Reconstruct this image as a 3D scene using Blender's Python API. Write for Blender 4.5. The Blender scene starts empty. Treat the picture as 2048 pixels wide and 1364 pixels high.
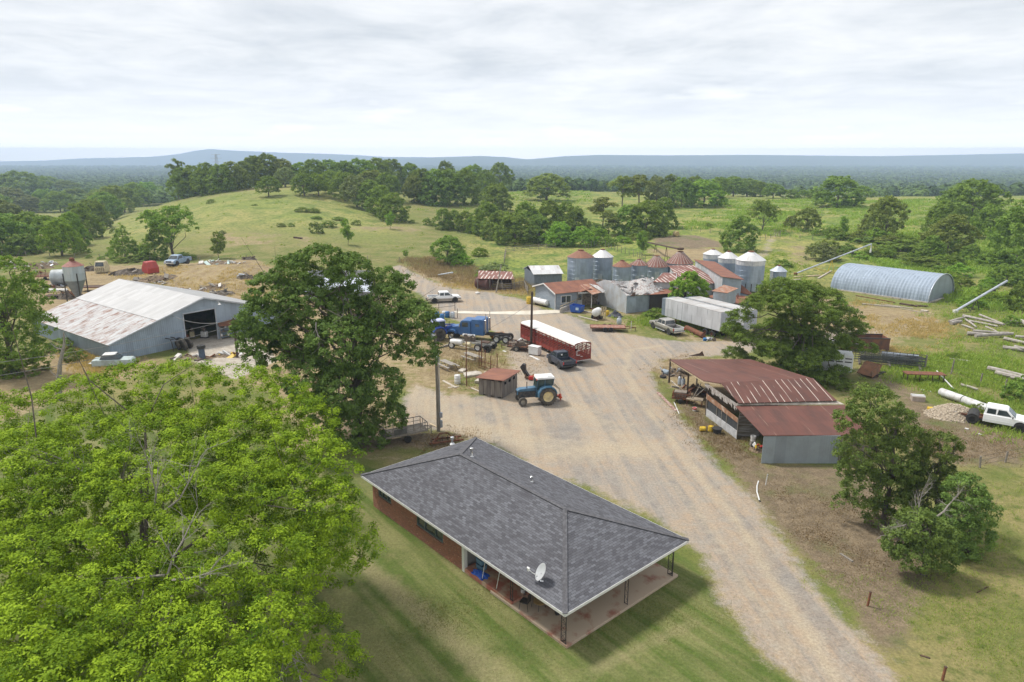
import bpy, math, random
import numpy as np
from mathutils import Vector, Matrix, Euler

# ------------------------------------------------------------------ camera, world, sun, exposure
SC = bpy.context.scene
COL = SC.collection
F = 1365.3
PITCH = math.atan(364 / F)
SP, CP = math.sin(PITCH), math.cos(PITCH)
HC = 24.0
cam = bpy.data.cameras.new('camera')
cam.lens = 24.0; cam.sensor_width = 36.0; cam.clip_start = 0.5; cam.clip_end = 40000
co = bpy.data.objects.new('camera', cam); COL.objects.link(co)
co.location = (0, 0, HC); co.rotation_euler = (math.radians(90) - PITCH, 0, 0)
SC.camera = co

SUN_EL, SUN_AZ = math.radians(56), math.radians(-62)     # azimuth measured from +Y towards +X
world = bpy.data.worlds.new("World"); SC.world = world; world.use_nodes = True
nt = world.node_tree; nt.nodes.clear()
def nd(nt, t, **k):
 n = nt.nodes.new(t)
 for a, b in k.items():
  if a.startswith('i_'): n.inputs[a[2:]].default_value = b
  else: setattr(n, a, b)
 return n
def L(nt, a, b): nt.links.new(a, b)
sky = nd(nt, 'ShaderNodeTexSky', sky_type='NISHITA', sun_disc=False)
sky.sun_elevation = SUN_EL; sky.sun_rotation = SUN_AZ; sky.dust_density = 2.0
bg1 = nd(nt, 'ShaderNodeBackground'); bg1.inputs['Strength'].default_value = 0.1
L(nt, sky.outputs[0], bg1.inputs['Color'])
tc = nd(nt, 'ShaderNodeTexCoord')
sep = nd(nt, 'ShaderNodeSeparateXYZ'); L(nt, tc.outputs['Generated'], sep.inputs[0])
zz = nd(nt, 'ShaderNodeMath', operation='MAXIMUM'); zz.inputs[1].default_value = 0.0
L(nt, sep.outputs['Z'], zz.inputs[0])
za = nd(nt, 'ShaderNodeMath', operation='ADD'); za.inputs[1].default_value = 0.085; L(nt, zz.outputs[0], za.inputs[0])
dx = nd(nt, 'ShaderNodeMath', operation='DIVIDE'); L(nt, sep.outputs['X'], dx.inputs[0]); L(nt, za.outputs[0], dx.inputs[1])
dy = nd(nt, 'ShaderNodeMath', operation='DIVIDE'); L(nt, sep.outputs['Y'], dy.inputs[0]); L(nt, za.outputs[0], dy.inputs[1])
cmb = nd(nt, 'ShaderNodeCombineXYZ'); L(nt, dx.outputs[0], cmb.inputs[0]); L(nt, dy.outputs[0], cmb.inputs[1])
n1 = nd(nt, 'ShaderNodeTexNoise'); n1.inputs['Scale'].default_value = 1.15; n1.inputs['Detail'].default_value = 9; n1.inputs['Roughness'].default_value = 0.62; n1.inputs['Distortion'].default_value = 0.3
L(nt, cmb.outputs[0], n1.inputs['Vector'])
n2 = nd(nt, 'ShaderNodeTexNoise'); n2.inputs['Scale'].default_value = 0.28; n2.inputs['Detail'].default_value = 4
L(nt, cmb.outputs[0], n2.inputs['Vector'])
mx = nd(nt, 'ShaderNodeMath', operation='MULTIPLY'); L(nt, n1.outputs[0], mx.inputs[0]); mx.inputs[1].default_value = 0.6
ad = nd(nt, 'ShaderNodeMath', operation='MULTIPLY_ADD'); L(nt, n2.outputs[0], ad.inputs[0]); ad.inputs[1].default_value = 0.4; L(nt, mx.outputs[0], ad.inputs[2])
cr = nd(nt, 'ShaderNodeValToRGB'); L(nt, ad.outputs[0], cr.inputs[0])
cr.color_ramp.elements[0].position = 0.38; cr.color_ramp.elements[0].color = (0.65, 0.685, 0.73, 1)
cr.color_ramp.elements[1].position = 0.62; cr.color_ramp.elements[1].color = (1.0, 1.0, 1.0, 1)
e = cr.color_ramp.elements.new(0.5); e.color = (0.84, 0.858, 0.885, 1)
# cumulus band near the horizon: puffs stretched sideways
mpg = nd(nt, 'ShaderNodeMapping'); mpg.inputs['Scale'].default_value = (5.0, 5.0, 24.0); L(nt, tc.outputs['Generated'], mpg.inputs[0])
n3 = nd(nt, 'ShaderNodeTexNoise'); n3.inputs['Scale'].default_value = 1.0; n3.inputs['Detail'].default_value = 6; L(nt, mpg.outputs[0], n3.inputs['Vector'])
r3 = nd(nt, 'ShaderNodeMapRange'); r3.inputs[1].default_value = 0.56; r3.inputs[2].default_value = 0.66; L(nt, n3.outputs[0], r3.inputs[0])
zr = nd(nt, 'ShaderNodeMapRange'); zr.inputs[1].default_value = 0.14; zr.inputs[2].default_value = 0.05; L(nt, sep.outputs['Z'], zr.inputs[0])
cm = nd(nt, 'ShaderNodeMath', operation='MULTIPLY'); L(nt, r3.outputs[0], cm.inputs[0]); L(nt, zr.outputs[0], cm.inputs[1])
mh = nd(nt, 'ShaderNodeMix', data_type='RGBA'); L(nt, cm.outputs[0], mh.inputs[0])
# horizon veil
zh = nd(nt, 'ShaderNodeMapRange'); zh.inputs[1].default_value = 0.13; zh.inputs[2].default_value = 0.0; zh.inputs[4].default_value = 0.85; L(nt, sep.outputs['Z'], zh.inputs[0])
mv = nd(nt, 'ShaderNodeMix', data_type='RGBA'); L(nt, zh.outputs[0], mv.inputs[0]); L(nt, cr.outputs[0], mv.inputs[6]); mv.inputs[7].default_value = (0.86, 0.90, 0.98, 1)
L(nt, mv.outputs[2], mh.inputs[6]); mh.inputs[7].default_value = (1.12, 1.11, 1.10, 1)
zg = nd(nt, 'ShaderNodeMath', operation='DIVIDE'); zg.inputs[1].default_value = 0.12; L(nt, sep.outputs['Z'], zg.inputs[0])
zp = nd(nt, 'ShaderNodeValToRGB'); L(nt, zg.outputs[0], zp.inputs[0]); zp.color_ramp.elements[0].color = (1, 1, 1, 1); zp.color_ramp.elements[1].color = (0, 0, 0, 1); zp.color_ramp.elements[0].position = .115
for z_, f_ in ((.017, .70), (.022, .46), (.03, .27), (.042, .16), (.06, .08), (.085, .03)): e = zp.color_ramp.elements.new(z_ / .12); e.color = (f_, f_, f_, 1)
mg = nd(nt, 'ShaderNodeMix', data_type='RGBA'); mg.clamp_result = False; L(nt, zp.outputs[0], mg.inputs[0]); L(nt, mh.outputs[2], mg.inputs[6]); mg.inputs[7].default_value = (3.3, 3.0, 2.7, 1)
bg2 = nd(nt, 'ShaderNodeBackground'); L(nt, mg.outputs[2], bg2.inputs['Color']); bg2.inputs['Strength'].default_value = 1.0
ms = nd(nt, 'ShaderNodeMixShader'); ms.inputs[0].default_value = 0.93
L(nt, bg1.outputs[0], ms.inputs[1]); L(nt, bg2.outputs[0], ms.inputs[2])
wo = nd(nt, 'ShaderNodeOutputWorld'); L(nt, ms.outputs[0], wo.inputs[0])

sl = bpy.data.lights.new('sun', 'SUN'); sl.energy = 3.6; sl.angle = math.radians(9); sl.color = (1.0, 0.955, 0.88)
so = bpy.data.objects.new('sun', sl); COL.objects.link(so)
sd = Vector((math.sin(SUN_AZ) * math.cos(SUN_EL), math.cos(SUN_AZ) * math.cos(SUN_EL), math.sin(SUN_EL)))
so.rotation_euler = (-sd).to_track_quat('-Z', 'Y').to_euler()
so.location = (0, 0, 60)
SC.view_settings.view_transform = 'Standard'; SC.view_settings.look = 'None'
SC.view_settings.exposure = 0.19; SC.view_settings.gamma = 1.0
SC.render.film_transparent = False
SC.cycles.max_bounces = 6; SC.cycles.diffuse_bounces = 3; SC.cycles.glossy_bounces = 2
SC.cycles.transmission_bounces = 3; SC.cycles.volume_bounces = 3; SC.cycles.transparent_max_bounces = 6
SC.cycles.caustics_reflective = False; SC.cycles.caustics_refractive = False

# ------------------------------------------------------------------ terrain height
def vnoise(x, y, seed=0):
 xi = np.floor(x).astype(np.int64); yi = np.floor(y).astype(np.int64)
 fx = x - xi; fy = y - yi
 fx = fx * fx * (3 - 2 * fx); fy = fy * fy * (3 - 2 * fy)
 def h(a, b):
  n = (a * 374761393 + b * 668265263 + seed * 974634777) & 0xffffffff
  n = ((n ^ (n >> 13)) * 1274126177) & 0xffffffff
  return ((n ^ (n >> 16)) & 0xffff) / 65535.0
 return (h(xi, yi) * (1 - fx) + h(xi + 1, yi) * fx) * (1 - fy) + (h(xi, yi + 1) * (1 - fx) + h(xi + 1, yi + 1) * fx) * fy
def fbm(x, y, o=3, seed=0):
 s = 0; a = 0.5
 for i in range(o):
  s = s + a * vnoise(x * 2 ** i, y * 2 ** i, seed + i); a *= 0.5
 return s / (1 - 0.5 ** o)
TU = np.array([-1500, 0, 200, 350, 450, 600, 750, 900, 1100, 1300, 1500, 1700, 2048, 3500.])
TY = np.array([130, 180, 230, 280, 320, 360, 450, 700, 1500, 3000, 12000.])
TH = np.array([
 [0, 0, 0, 0, 0, 0, 0, 0, 0, 0, 0, 0, 0, 0],
 [-1, -.5, 0, .5, 1, 1, .3, 0, 0, .3, .8, 1.2, 1.2, 1],
 [-3, -2, -1, 2.5, 4.5, 5, 2.2, .6, .9, 1.3, 1.8, 2.4, 2.6, 2],
 [-5, -5, -4, 4.5, 8.4, 9.5, 5.2, 2.4, 2, 2.2, 2.8, 3.5, 4, 3],
 [-7, -7, -6, 5.0, 10, 11.8, 7.8, 4.8, 3, 3, 3.5, 4.2, 5, 4],
 [-9, -9, -8, 3, 8.5, 11.5, 8.5, 5.5, 3.8, 3.5, 3.8, 4, 5, 4],
 [-11, -11, -10, -6, 0, 4, 4, 4, 4, 3, 1, 0, 1, 0],
 [-14, -14, -14, -14, -12, -10, -10, -10, -10, -10, -12, -14, -14, -14],
 [-26] * 14, [-34] * 14, [-34] * 14], float)
RU = np.array([-1500, 700, 800, 870, 960, 1010, 1055, 1130, 1200, 1330, 1500, 1750, 1900, 2048, 3500.])
RV = np.array([330, 330, 319, 314.5, 312, 314, 318.5, 312.5, 310, 311, 310, 312.5, 310, 307, 306.])
LU = np.array([-1500, 60, 120, 150, 250, 330, 370, 400, 425, 460, 520, 560, 650, 700, 760, 850, 1000, 3500.])
LV = np.array([322, 322, 320, 317, 315, 313, 307, 301, 299, 302, 304, 306, 308, 310, 313, 315, 320, 322.])
def smooth(a, b, t):
 t = np.clip((t - a) / (b - a), 0, 1); return t * t * (3 - 2 * t)
MOUNDS = [(-57., 139., 15., 8., 2.6), (-50., 128., 9., 6., 1.6), (-75, 150, 10, 5, .8), (41., 163., 12., 7., .8)]
def terrain(x, y):
 x = np.asarray(x, float); y = np.asarray(y, float)
 ys = np.maximum(y, 5.0)
 u = 1024 + F * x / (ys * CP + 20 * SP)
 yy = np.clip(ys, TY[0], TY[-1])
 k = np.clip(np.searchsorted(TY, yy, 'right') - 1, 0, len(TY) - 2)
 t = (yy - TY[k]) / (TY[k + 1] - TY[k])
 rows = np.stack([np.interp(u, TU, r) for r in TH])
 flat = rows.reshape(len(TY), -1); kk = k.ravel(); ii = np.arange(kk.size)
 # catmull-rom along y
 k0 = np.maximum(kk - 1, 0); k3 = np.minimum(kk + 2, len(TY) - 1)
 p1 = flat[kk, ii]; p2 = flat[kk + 1, ii]
 d1 = (p2 - flat[k0, ii]) / np.maximum(TY[kk + 1] - TY[k0], 1); d2 = (flat[k3, ii] - p1) / np.maximum(TY[k3] - TY[kk], 1)
 hh = TY[kk + 1] - TY[kk]; tt = t.ravel()
 z = (2 * tt ** 3 - 3 * tt ** 2 + 1) * p1 + (tt ** 3 - 2 * tt ** 2 + tt) * hh * d1 + (3 * tt ** 2 - 2 * tt ** 3) * p2 + (tt ** 3 - tt ** 2) * hh * d2
 z = z.reshape(x.shape)
 rz = HC + (318 - np.interp(u, RU, RV)) / F * 6500
 f = smooth(4700, 6500, y) * (1 - 0.3 * smooth(6500, 8500, y))
 bump = (fbm(x / 500, y / 500, 4, 5) - .5) * 26 * np.sin(np.clip(f, 0, 1) * math.pi)
 z = z + np.maximum(rz + 34, 0) * f + bump * (rz > -30)
 lz = HC + (318 - np.interp(u, LU, LV)) / F * 8200
 f2 = smooth(6700, 8200, y) * (1 - 0.5 * smooth(8300, 9500, y))
 z = z + np.maximum(lz + 34 - np.maximum(rz + 34, 0) * f, 0) * f2
 for (mx_, my_, a, b, h) in MOUNDS:
  d = ((x - mx_) / a) ** 2 + ((y - my_) / b) ** 2
  z = z + h * np.exp(-d * 1.2) * (0.8 + 0.5 * fbm(x / 3, y / 3, 3, 9))
 amp = smooth(150, 230, y) * 0.9
 z = z + (fbm(x / 22, y / 22, 3, 3) - .5) * amp * smooth(5000, 500, y)
 return z
def TZ(x, y): return float(terrain(np.array([x]), np.array([y]))[0])
def P(px, py, z=None):
 """photo pixel (2048 wide) -> the place in the world at height z above the yard, or where that line of sight meets the ground"""
 a = (px - 1024) / F; b = (py - 682) / F
 d = Vector((a, CP - b * SP, -(SP + b * CP)))
 if z is not None:
  t = (HC - z) / (SP + b * CP); return Vector((a * t, (CP - b * SP) * t, z))
 t = 20.0
 ts = np.concatenate([np.arange(20, 700, 0.5), np.arange(700, 9000, 8)])
 zz_ = HC + d.z * ts; g = terrain(d.x * ts, d.y * ts)
 hit = np.where(zz_ <= g)[0]
 t = ts[hit[0]] if len(hit) else 9000.
 if len(hit) and hit[0] > 0:
  i = hit[0]; a0 = zz_[i - 1] - g[i - 1]; a1 = zz_[i] - g[i]; t = ts[i - 1] + (ts[i] - ts[i - 1]) * a0 / (a0 - a1)
 return Vector((d.x * t, d.y * t, TZ(d.x * t, d.y * t)))
def depth_of(p): return p.y * CP + (HC - p.z) * SP

# ------------------------------------------------------------------ materials
def new_mat(name):
 m = bpy.data.materials.new(name); m.use_nodes = True
 nt = m.node_tree; nt.nodes.clear()
 out = nd(nt, 'ShaderNodeOutputMaterial'); bs = nd(nt, 'ShaderNodeBsdfPrincipled')
 L(nt, bs.outputs[0], out.inputs[0]); return m, nt, bs
def rgba(c): return (c[0], c[1], c[2], 1)
def noise(nt, vec, scale, detail=4, rough=.55, dist=0):
 n = nd(nt, 'ShaderNodeTexNoise'); n.inputs['Scale'].default_value = scale; n.inputs['Detail'].default_value = detail
 n.inputs['Roughness'].default_value = rough; n.inputs['Distortion'].default_value = dist
 if vec is not None: L(nt, vec, n.inputs['Vector'])
 return n.outputs[0]
def rng_(nt, v, a, b, c=0., d=1.):
 r = nd(nt, 'ShaderNodeMapRange'); r.inputs[1].default_value = a; r.inputs[2].default_value = b
 r.inputs[3].default_value = c; r.inputs[4].default_value = d; L(nt, v, r.inputs[0]); return r.outputs[0]
def mix(nt, f, a, b, blend='MIX'):
 m = nd(nt, 'ShaderNodeMix', data_type='RGBA', blend_type=blend)
 if isinstance(f, (int, float)): m.inputs[0].default_value = f
 else: L(nt, f, m.inputs[0])
 for s, v in ((6, a), (7, b)):
  if isinstance(v, tuple): m.inputs[s].default_value = rgba(v)
  else: L(nt, v, m.inputs[s])
 return m.outputs[2]
def math_(nt, op, a, b=None, c=None):
 m = nd(nt, 'ShaderNodeMath', operation=op)
 for i, v in enumerate((a, b, c)):
  if v is None: continue
  if isinstance(v, (int, float)): m.inputs[i].default_value = v
  else: L(nt, v, m.inputs[i])
 return m.outputs[0]
def bump(nt, bs, h, strength=.4, dist=.03):
 b = nd(nt, 'ShaderNodeBump'); b.inputs['Strength'].default_value = strength; b.inputs['Distance'].default_value = dist
 L(nt, h, b.inputs['Height']); L(nt, b.outputs[0], bs.inputs['Normal'])
MC = {}
def M(name, base, col2=None, rough=.7, scale=2.0, metal=0., lo=.4, hi=.65, bmp=0., stretch=None, spec=None):
 """plain procedural surface: two tones broken up by noise"""
 if name in MC: return MC[name]
 m, nt, bs = new_mat(name)
 tc = nd(nt, 'ShaderNodeTexCoord'); v = tc.outputs['Object']
 if stretch:
  mp = nd(nt, 'ShaderNodeMapping'); mp.inputs['Scale'].default_value = stretch; L(nt, v, mp.inputs[0]); v = mp.outputs[0]
 if col2 is None: col2 = tuple(c * .72 for c in base)
 n = noise(nt, v, scale, 6, .6)
 c = mix(nt, rng_(nt, n, lo, hi), base, col2)
 L(nt, c, bs.inputs['Base Color']); bs.inputs['Roughness'].default_value = rough; bs.inputs['Metallic'].default_value = metal
 if spec is not None: bs.inputs['Specular IOR Level'].default_value = spec
 if bmp: bump(nt, bs, noise(nt, v, scale * 6, 4), bmp)
 MC[name] = m; return m
def sheet_metal(name, base, stain, rib=.25, stain_lo=.5, stain_hi=.65, light=None, light_w=.08, rough=.5, metal=.3, sc=.35, streak=6., every=1, bs_=.5, seam=2.4):
 """ribbed metal sheets: ribs run down the slope, stains and streaks follow them, sheet laps across"""
 if name in MC: return MC[name]
 m, nt, bs = new_mat(name)
 tc = nd(nt, 'ShaderNodeTexCoord'); uv = tc.outputs['UV']
 sp = nd(nt, 'ShaderNodeSeparateXYZ'); L(nt, uv, sp.inputs[0])
 u = math_(nt, 'DIVIDE', sp.outputs[0], rib)
 fr = math_(nt, 'FRACT', u)
 tri = math_(nt, 'ABSOLUTE', math_(nt, 'SUBTRACT', fr, .5))
 mp = nd(nt, 'ShaderNodeMapping'); mp.inputs['Scale'].default_value = (streak, 1, 1); L(nt, uv, mp.inputs[0])
 n = noise(nt, mp.outputs[0], sc, 7, .65)
 nb = noise(nt, uv, sc * 1.3, 5, .6)
 f = math_(nt, 'MULTIPLY_ADD', n, .55, math_(nt, 'MULTIPLY', nb, .45))
 f = rng_(nt, f, stain_lo, stain_hi)
 # sheet to sheet tone
 sh = nd(nt, 'ShaderNodeTexWhiteNoise', noise_dimensions='2D')
 cx = nd(nt, 'ShaderNodeCombineXYZ'); L(nt, math_(nt, 'FLOOR', math_(nt, 'DIVIDE', sp.outputs[0], .9)), cx.inputs[0])
 L(nt, math_(nt, 'FLOOR', math_(nt, 'DIVIDE', sp.outputs[1], seam)), cx.inputs[1]); L(nt, cx.outputs[0], sh.inputs['Vector'])
 tone = rng_(nt, sh.outputs[0], 0, 1, .86, 1.08)
 c = mix(nt, f, base, stain)
 c = mix(nt, 1.0, c, (1, 1, 1), 'MULTIPLY')
 vm = nd(nt, 'ShaderNodeVectorMath', operation='SCALE'); L(nt, c, vm.inputs[0]); L(nt, tone, vm.inputs['Scale']); c = vm.outputs[0]
 if light is not None:
  u2 = math_(nt, 'DIVIDE', sp.outputs[0], rib * every)
  f2 = math_(nt, 'FRACT', u2)
  line = math_(nt, 'LESS_THAN', math_(nt, 'ABSOLUTE', math_(nt, 'SUBTRACT', f2, .5)), light_w / every)
  wn = nd(nt, 'ShaderNodeTexNoise', noise_dimensions='2D'); wn.inputs['Scale'].default_value = 1.0; wn.inputs['Detail'].default_value = 2
  cc = nd(nt, 'ShaderNodeCombineXYZ'); L(nt, math_(nt, 'MULTIPLY', math_(nt, 'FLOOR', u2), 7.31), cc.inputs[0]); L(nt, math_(nt, 'MULTIPLY', sp.outputs[1], .35), cc.inputs[1]); L(nt, cc.outputs[0], wn.inputs['Vector'])
  line = math_(nt, 'MULTIPLY', line, rng_(nt, wn.outputs[0], .42, .55))
  c = mix(nt, line, c, light)
 L(nt, c, bs.inputs['Base Color']); bs.inputs['Roughness'].default_value = rough; bs.inputs['Metallic'].default_value = metal
 hgt = math_(nt, 'SMOOTH_MAX', math_(nt, 'SUBTRACT', tri, .3), 0.0, .1)
 bump(nt, bs, hgt, bs_, .12)
 MC[name] = m; return m
def leafmat(name, a, b, trans=.35):
 if name in MC: return MC[name]
 m = bpy.data.materials.new(name); m.use_nodes = True; nt = m.node_tree; nt.nodes.clear()
 out = nd(nt, 'ShaderNodeOutputMaterial')
 a = tuple(x * 2.05 for x in a); b = tuple(x * 2.05 for x in b)
 at = nd(nt, 'ShaderNodeAttribute', attribute_name='tint')
 oi = nd(nt, 'ShaderNodeObjectInfo')
 c = mix(nt, at.outputs['Fac'], a, b)
 hs = nd(nt, 'ShaderNodeHueSaturation'); L(nt, c, hs.inputs['Color'])
 L(nt, rng_(nt, oi.outputs['Random'], 0, 1, .82, 1.2), hs.inputs['Value']); L(nt, rng_(nt, oi.outputs['Random'], 0, 1, .485, .512), hs.inputs['Hue'])
 df = nd(nt, 'ShaderNodeBsdfPrincipled'); L(nt, hs.outputs[0], df.inputs['Base Color']); df.inputs['Roughness'].default_value = .6
 df.inputs['Specular IOR Level'].default_value = .05
 tr = nd(nt, 'ShaderNodeBsdfTranslucent'); L(nt, mix(nt, 1.0, hs.outputs[0], (1.25, 1.2, .55), 'MULTIPLY'), tr.inputs[0])
 mi = nd(nt, 'ShaderNodeMixShader'); mi.inputs[0].default_value = trans
 L(nt, df.outputs[0], mi.inputs[1]); L(nt, tr.outputs[0], mi.inputs[2]); L(nt, mi.outputs[0], out.inputs[0])
 MC[name] = m; return m

# ------------------------------------------------------------------ mesh helper
class MB:
 def __init__(s): s.v = []; s.f = []
 def add(s, vs, fs):
  o = len(s.v); s.v += [tuple(v) for v in vs]; s.f += [[i + o for i in f] for f in fs]; return s
 def box(s, cx, cy, cz, sx, sy, sz, rz=0, rx=0, ry=0, taper=1.):
  R = Euler((rx, ry, rz)).to_matrix(); vs = []
  for z in (-.5, .5):
   k = taper if z > 0 else 1.
   for x, y in ((-.5, -.5), (.5, -.5), (.5, .5), (-.5, .5)):
    vs.append(R @ Vector((x * sx * k, y * sy * k, z * sz)) + Vector((cx, cy, cz)))
  return s.add(vs, [(3, 2, 1, 0), (4, 5, 6, 7), (0, 1, 5, 4), (1, 2, 6, 5), (2, 3, 7, 6), (3, 0, 4, 7)])
 def bar(s, p0, p1, w, h=None):
  h = h or w; p0 = Vector(p0); p1 = Vector(p1); d = (p1 - p0).normalized()
  a = d.cross(Vector((0, 0, 1)))
  if a.length < 1e-3: a = Vector((1, 0, 0))
  a.normalize(); b = a.cross(d)
  vs = [p + a * i * w / 2 + b * j * h / 2 for p in (p0, p1) for i, j in ((-1, -1), (1, -1), (1, 1), (-1, 1))]
  return s.add(vs, [(3, 2, 1, 0), (4, 5, 6, 7), (0, 1, 5, 4), (1, 2, 6, 5), (2, 3, 7, 6), (3, 0, 4, 7)])
 def tube(s, pts, rs, n=8, cap=True):
  pts = [Vector(p) for p in pts]
  if isinstance(rs, (int, float)): rs = [rs] * len(pts)
  o = len(s.v); up = Vector((0, 0, 1))
  for i, p in enumerate(pts):
   d = (pts[min(i + 1, len(pts) - 1)] - pts[max(i - 1, 0)]).normalized()
   a = d.cross(up)
   if a.length < 1e-2: a = d.cross(Vector((1, 0, 0)))
   a.normalize(); b = d.cross(a)
   for k in range(n):
    t = 2 * math.pi * k / n; s.v.append(tuple(p + (a * math.cos(t) + b * math.sin(t)) * rs[i]))
  for i in range(len(pts) - 1):
   for k in range(n):
    a_, b_ = o + i * n + k, o + i * n + (k + 1) % n; s.f.append([a_, b_, b_ + n, a_ + n])
  if cap: s.f.append([o + k for k in range(n)][::-1]); s.f.append([o + (len(pts) - 1) * n + k for k in range(n)])
  return s
 def lathe(s, prof, n=24, c=(0, 0, 0), axis='z'):
  o = len(s.v)
  for r, h in prof:
   for k in range(n):
    t = 2 * math.pi * k / n; a, b = r * math.cos(t), r * math.sin(t)
    v = (a, b, h) if axis == 'z' else ((a, h, b) if axis == 'y' else (h, a, b))
    s.v.append((v[0] + c[0], v[1] + c[1], v[2] + c[2]))
  for i in range(len(prof) - 1):
   for k in range(n):
    a_, b_ = o + i * n + k, o + i * n + (k + 1) % n
    q = [a_, b_, b_ + n, a_ + n]; s.f.append(q if axis != 'y' else q[::-1])
  for i, e_ in ((0, 1), (len(prof) - 1, 0)):
   if prof[i][0] > 1e-4:
    q = [o + i * n + k for k in range(n)]; s.f.append(q[::-1] if e_ else q)
  return s
 def xz(s, poly, y0, y1, top=None):
  """side outline (x,z) carried from y0 to y1"""
  n = len(poly); vs = [(p[0], y0, p[1]) for p in poly] + [(p[0], y1, p[1]) for p in poly]
  if top:
   zt, k = top; ym = (y0 + y1) / 2
   vs = [(v[0], ym + (v[1] - ym) * (k if v[2] >= zt else 1), v[2]) for v in vs]
  fs = [list(range(n)), list(range(n, 2 * n))[::-1]] + [[i, i + n, (i + 1) % n + n, (i + 1) % n] for i in range(n)]
  return s.add(vs, fs)
 def yz(s, poly, x0, x1):
  n = len(poly); vs = [(x0, p[0], p[1]) for p in poly] + [(x1, p[0], p[1]) for p in poly]
  return s.add(vs, [list(range(n))[::-1], list(range(n, 2 * n))] + [[i, (i + 1) % n, (i + 1) % n + n, i + n] for i in range(n)])
 def xy(s, poly, z0, z1):
  n = len(poly); vs = [(p[0], p[1], z0) for p in poly] + [(p[0], p[1], z1) for p in poly]
  return s.add(vs, [list(range(n))[::-1], list(range(n, 2 * n))] + [[i, (i + 1) % n, (i + 1) % n + n, i + n] for i in range(n)])
 def slab(s, pts, t):
  pts = [Vector(p) for p in pts]; n = len(pts)
  nn = (pts[1] - pts[0]).cross(pts[2] - pts[0]).normalized()
  vs = pts + [p - nn * t for p in pts]
  return s.add(vs, [list(range(n)), list(range(n, 2 * n))[::-1]] + [[i, i + n, (i + 1) % n + n, (i + 1) % n] for i in range(n)])
 def build(s, name, mat, parent=None, smooth=False, bevel=0, seg=1):
  me = bpy.data.meshes.new(name); me.from_pydata(s.v, [], s.f); me.validate()
  uvl = me.uv_layers.new(name='uv')
  Z = Vector((0, 0, 1))
  for p in me.polygons:
   n = p.normal; u = Z.cross(n)
   if u.length < .05: u = Vector((1, 0, 0))
   u.normalize(); v = n.cross(u)
   for li in p.loop_indices:
    c = me.vertices[me.loops[li].vertex_index].co; uvl.data[li].uv = (c.dot(u), c.dot(v))
  if mat is not None: me.materials.append(mat)
  if smooth:
   me.polygons.foreach_set('use_smooth', [True] * len(me.polygons))
   me.set_sharp_from_angle(angle=math.radians(38))
  o = bpy.data.objects.new(name, me); COL.objects.link(o)
  if parent is not None: o.parent = parent
  if bevel:
   b = o.modifiers.new('bevel', 'BEVEL'); b.width = bevel; b.segments = seg; b.limit_method = 'ANGLE'
  return o
def tag(o, label, cat, group=None, kind=None):
 o['label'] = label; o['category'] = cat
 if group: o['group'] = group
 if kind: o['kind'] = kind
 return o
def thing(name, label, cat, loc=(0, 0, 0), rz=0., group=None, rx=0., ry=0.):
 o = bpy.data.objects.new(name, None); COL.objects.link(o); o.empty_display_size = .3
 o.location = loc; o.rotation_euler = (rx, ry, rz)
 return tag(o, label, cat, group)
def copy_tree(o, loc, rz, label, group=None, parent=None):
 kids = [c for c in bpy.data.objects if c.parent == o]
 c = o.copy(); COL.objects.link(c)
 if parent is not None: c.parent = parent
 else:
  c.location = loc; c.rotation_euler = (0, 0, rz); c['label'] = label
  if group: c['group'] = group
 for k in kids: copy_tree(k, None, None, None, parent=c)
 return c
def ang(p, q): return math.atan2(q[1] - p[1], q[0] - p[0])
R = random.Random(7)

# ------------------------------------------------------------------ the ground: one height field, split by what covers it
def W(pts): return [tuple(P(a, b, 0.0)[:2]) for a, b in pts]
def WT(pts): return [tuple(P(a, b)[:2]) for a, b in pts]
def polymask(X, Y, poly, soft):
 ins = np.zeros(X.shape, bool); d2 = np.full(X.shape, 1e12); n = len(poly)
 for i in range(n):
  x0, y0 = poly[i]; x1, y1 = poly[(i + 1) % n]
  if y1 != y0:
   c = ((y0 > Y) != (y1 > Y)) & (X < (x1 - x0) * (Y - y0) / (y1 - y0) + x0); ins ^= c
  ex, ey = x1 - x0, y1 - y0; t = np.clip(((X - x0) * ex + (Y - y0) * ey) / (ex * ex + ey * ey + 1e-9), 0, 1)
  d2 = np.minimum(d2, (X - x0 - t * ex) ** 2 + (Y - y0 - t * ey) ** 2)
 d = np.sqrt(d2) * np.where(ins, 1, -1)
 return smooth(-soft * 1.5, soft * 1.5, d)
def linemask(X, Y, line, w, soft):
 d2 = np.full(X.shape, 1e12)
 for (x0, y0), (x1, y1) in zip(line[:-1], line[1:]):
  ex, ey = x1 - x0, y1 - y0; t = np.clip(((X - x0) * ex + (Y - y0) * ey) / (ex * ex + ey * ey + 1e-9), 0, 1)
  d2 = np.minimum(d2, (X - x0 - t * ex) ** 2 + (Y - y0 - t * ey) ** 2)
 return smooth(w + soft, w - soft, np.sqrt(d2))
def grow(a, b, s0, k, end):
 out = [a]; s = s0
 while (out[-1] < end) if b > 0 else (out[-1] > end):
  out.append(out[-1] + b * s); s *= k
 return out[1:]
xs = sorted(grow(-95, -1, .6, 1.06, -10000)) + list(np.arange(-95, 100.01, .6)) + grow(100, 1, .6, 1.06, 10000)
ys = sorted(grow(12, -1, 1., 1.3, -500)) + list(np.arange(12, 150.01, .5)) + grow(150, 1, .55, 1.022, 9100)
xs = np.array(xs); ys = np.array(ys)
X, Y = np.meshgrid(xs, ys)
Z = np.concatenate([terrain(X[i:i + 20], Y[i:i + 20]) for i in range(0, len(ys), 20)])
Z += np.where((Y < 180) & (Y > 12), (fbm(X / 4, Y / 4, 2, 21) - .5) * .10, 0)
near = (Y < 380) & (Y > 8) & (np.abs(X) < 150)
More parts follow.
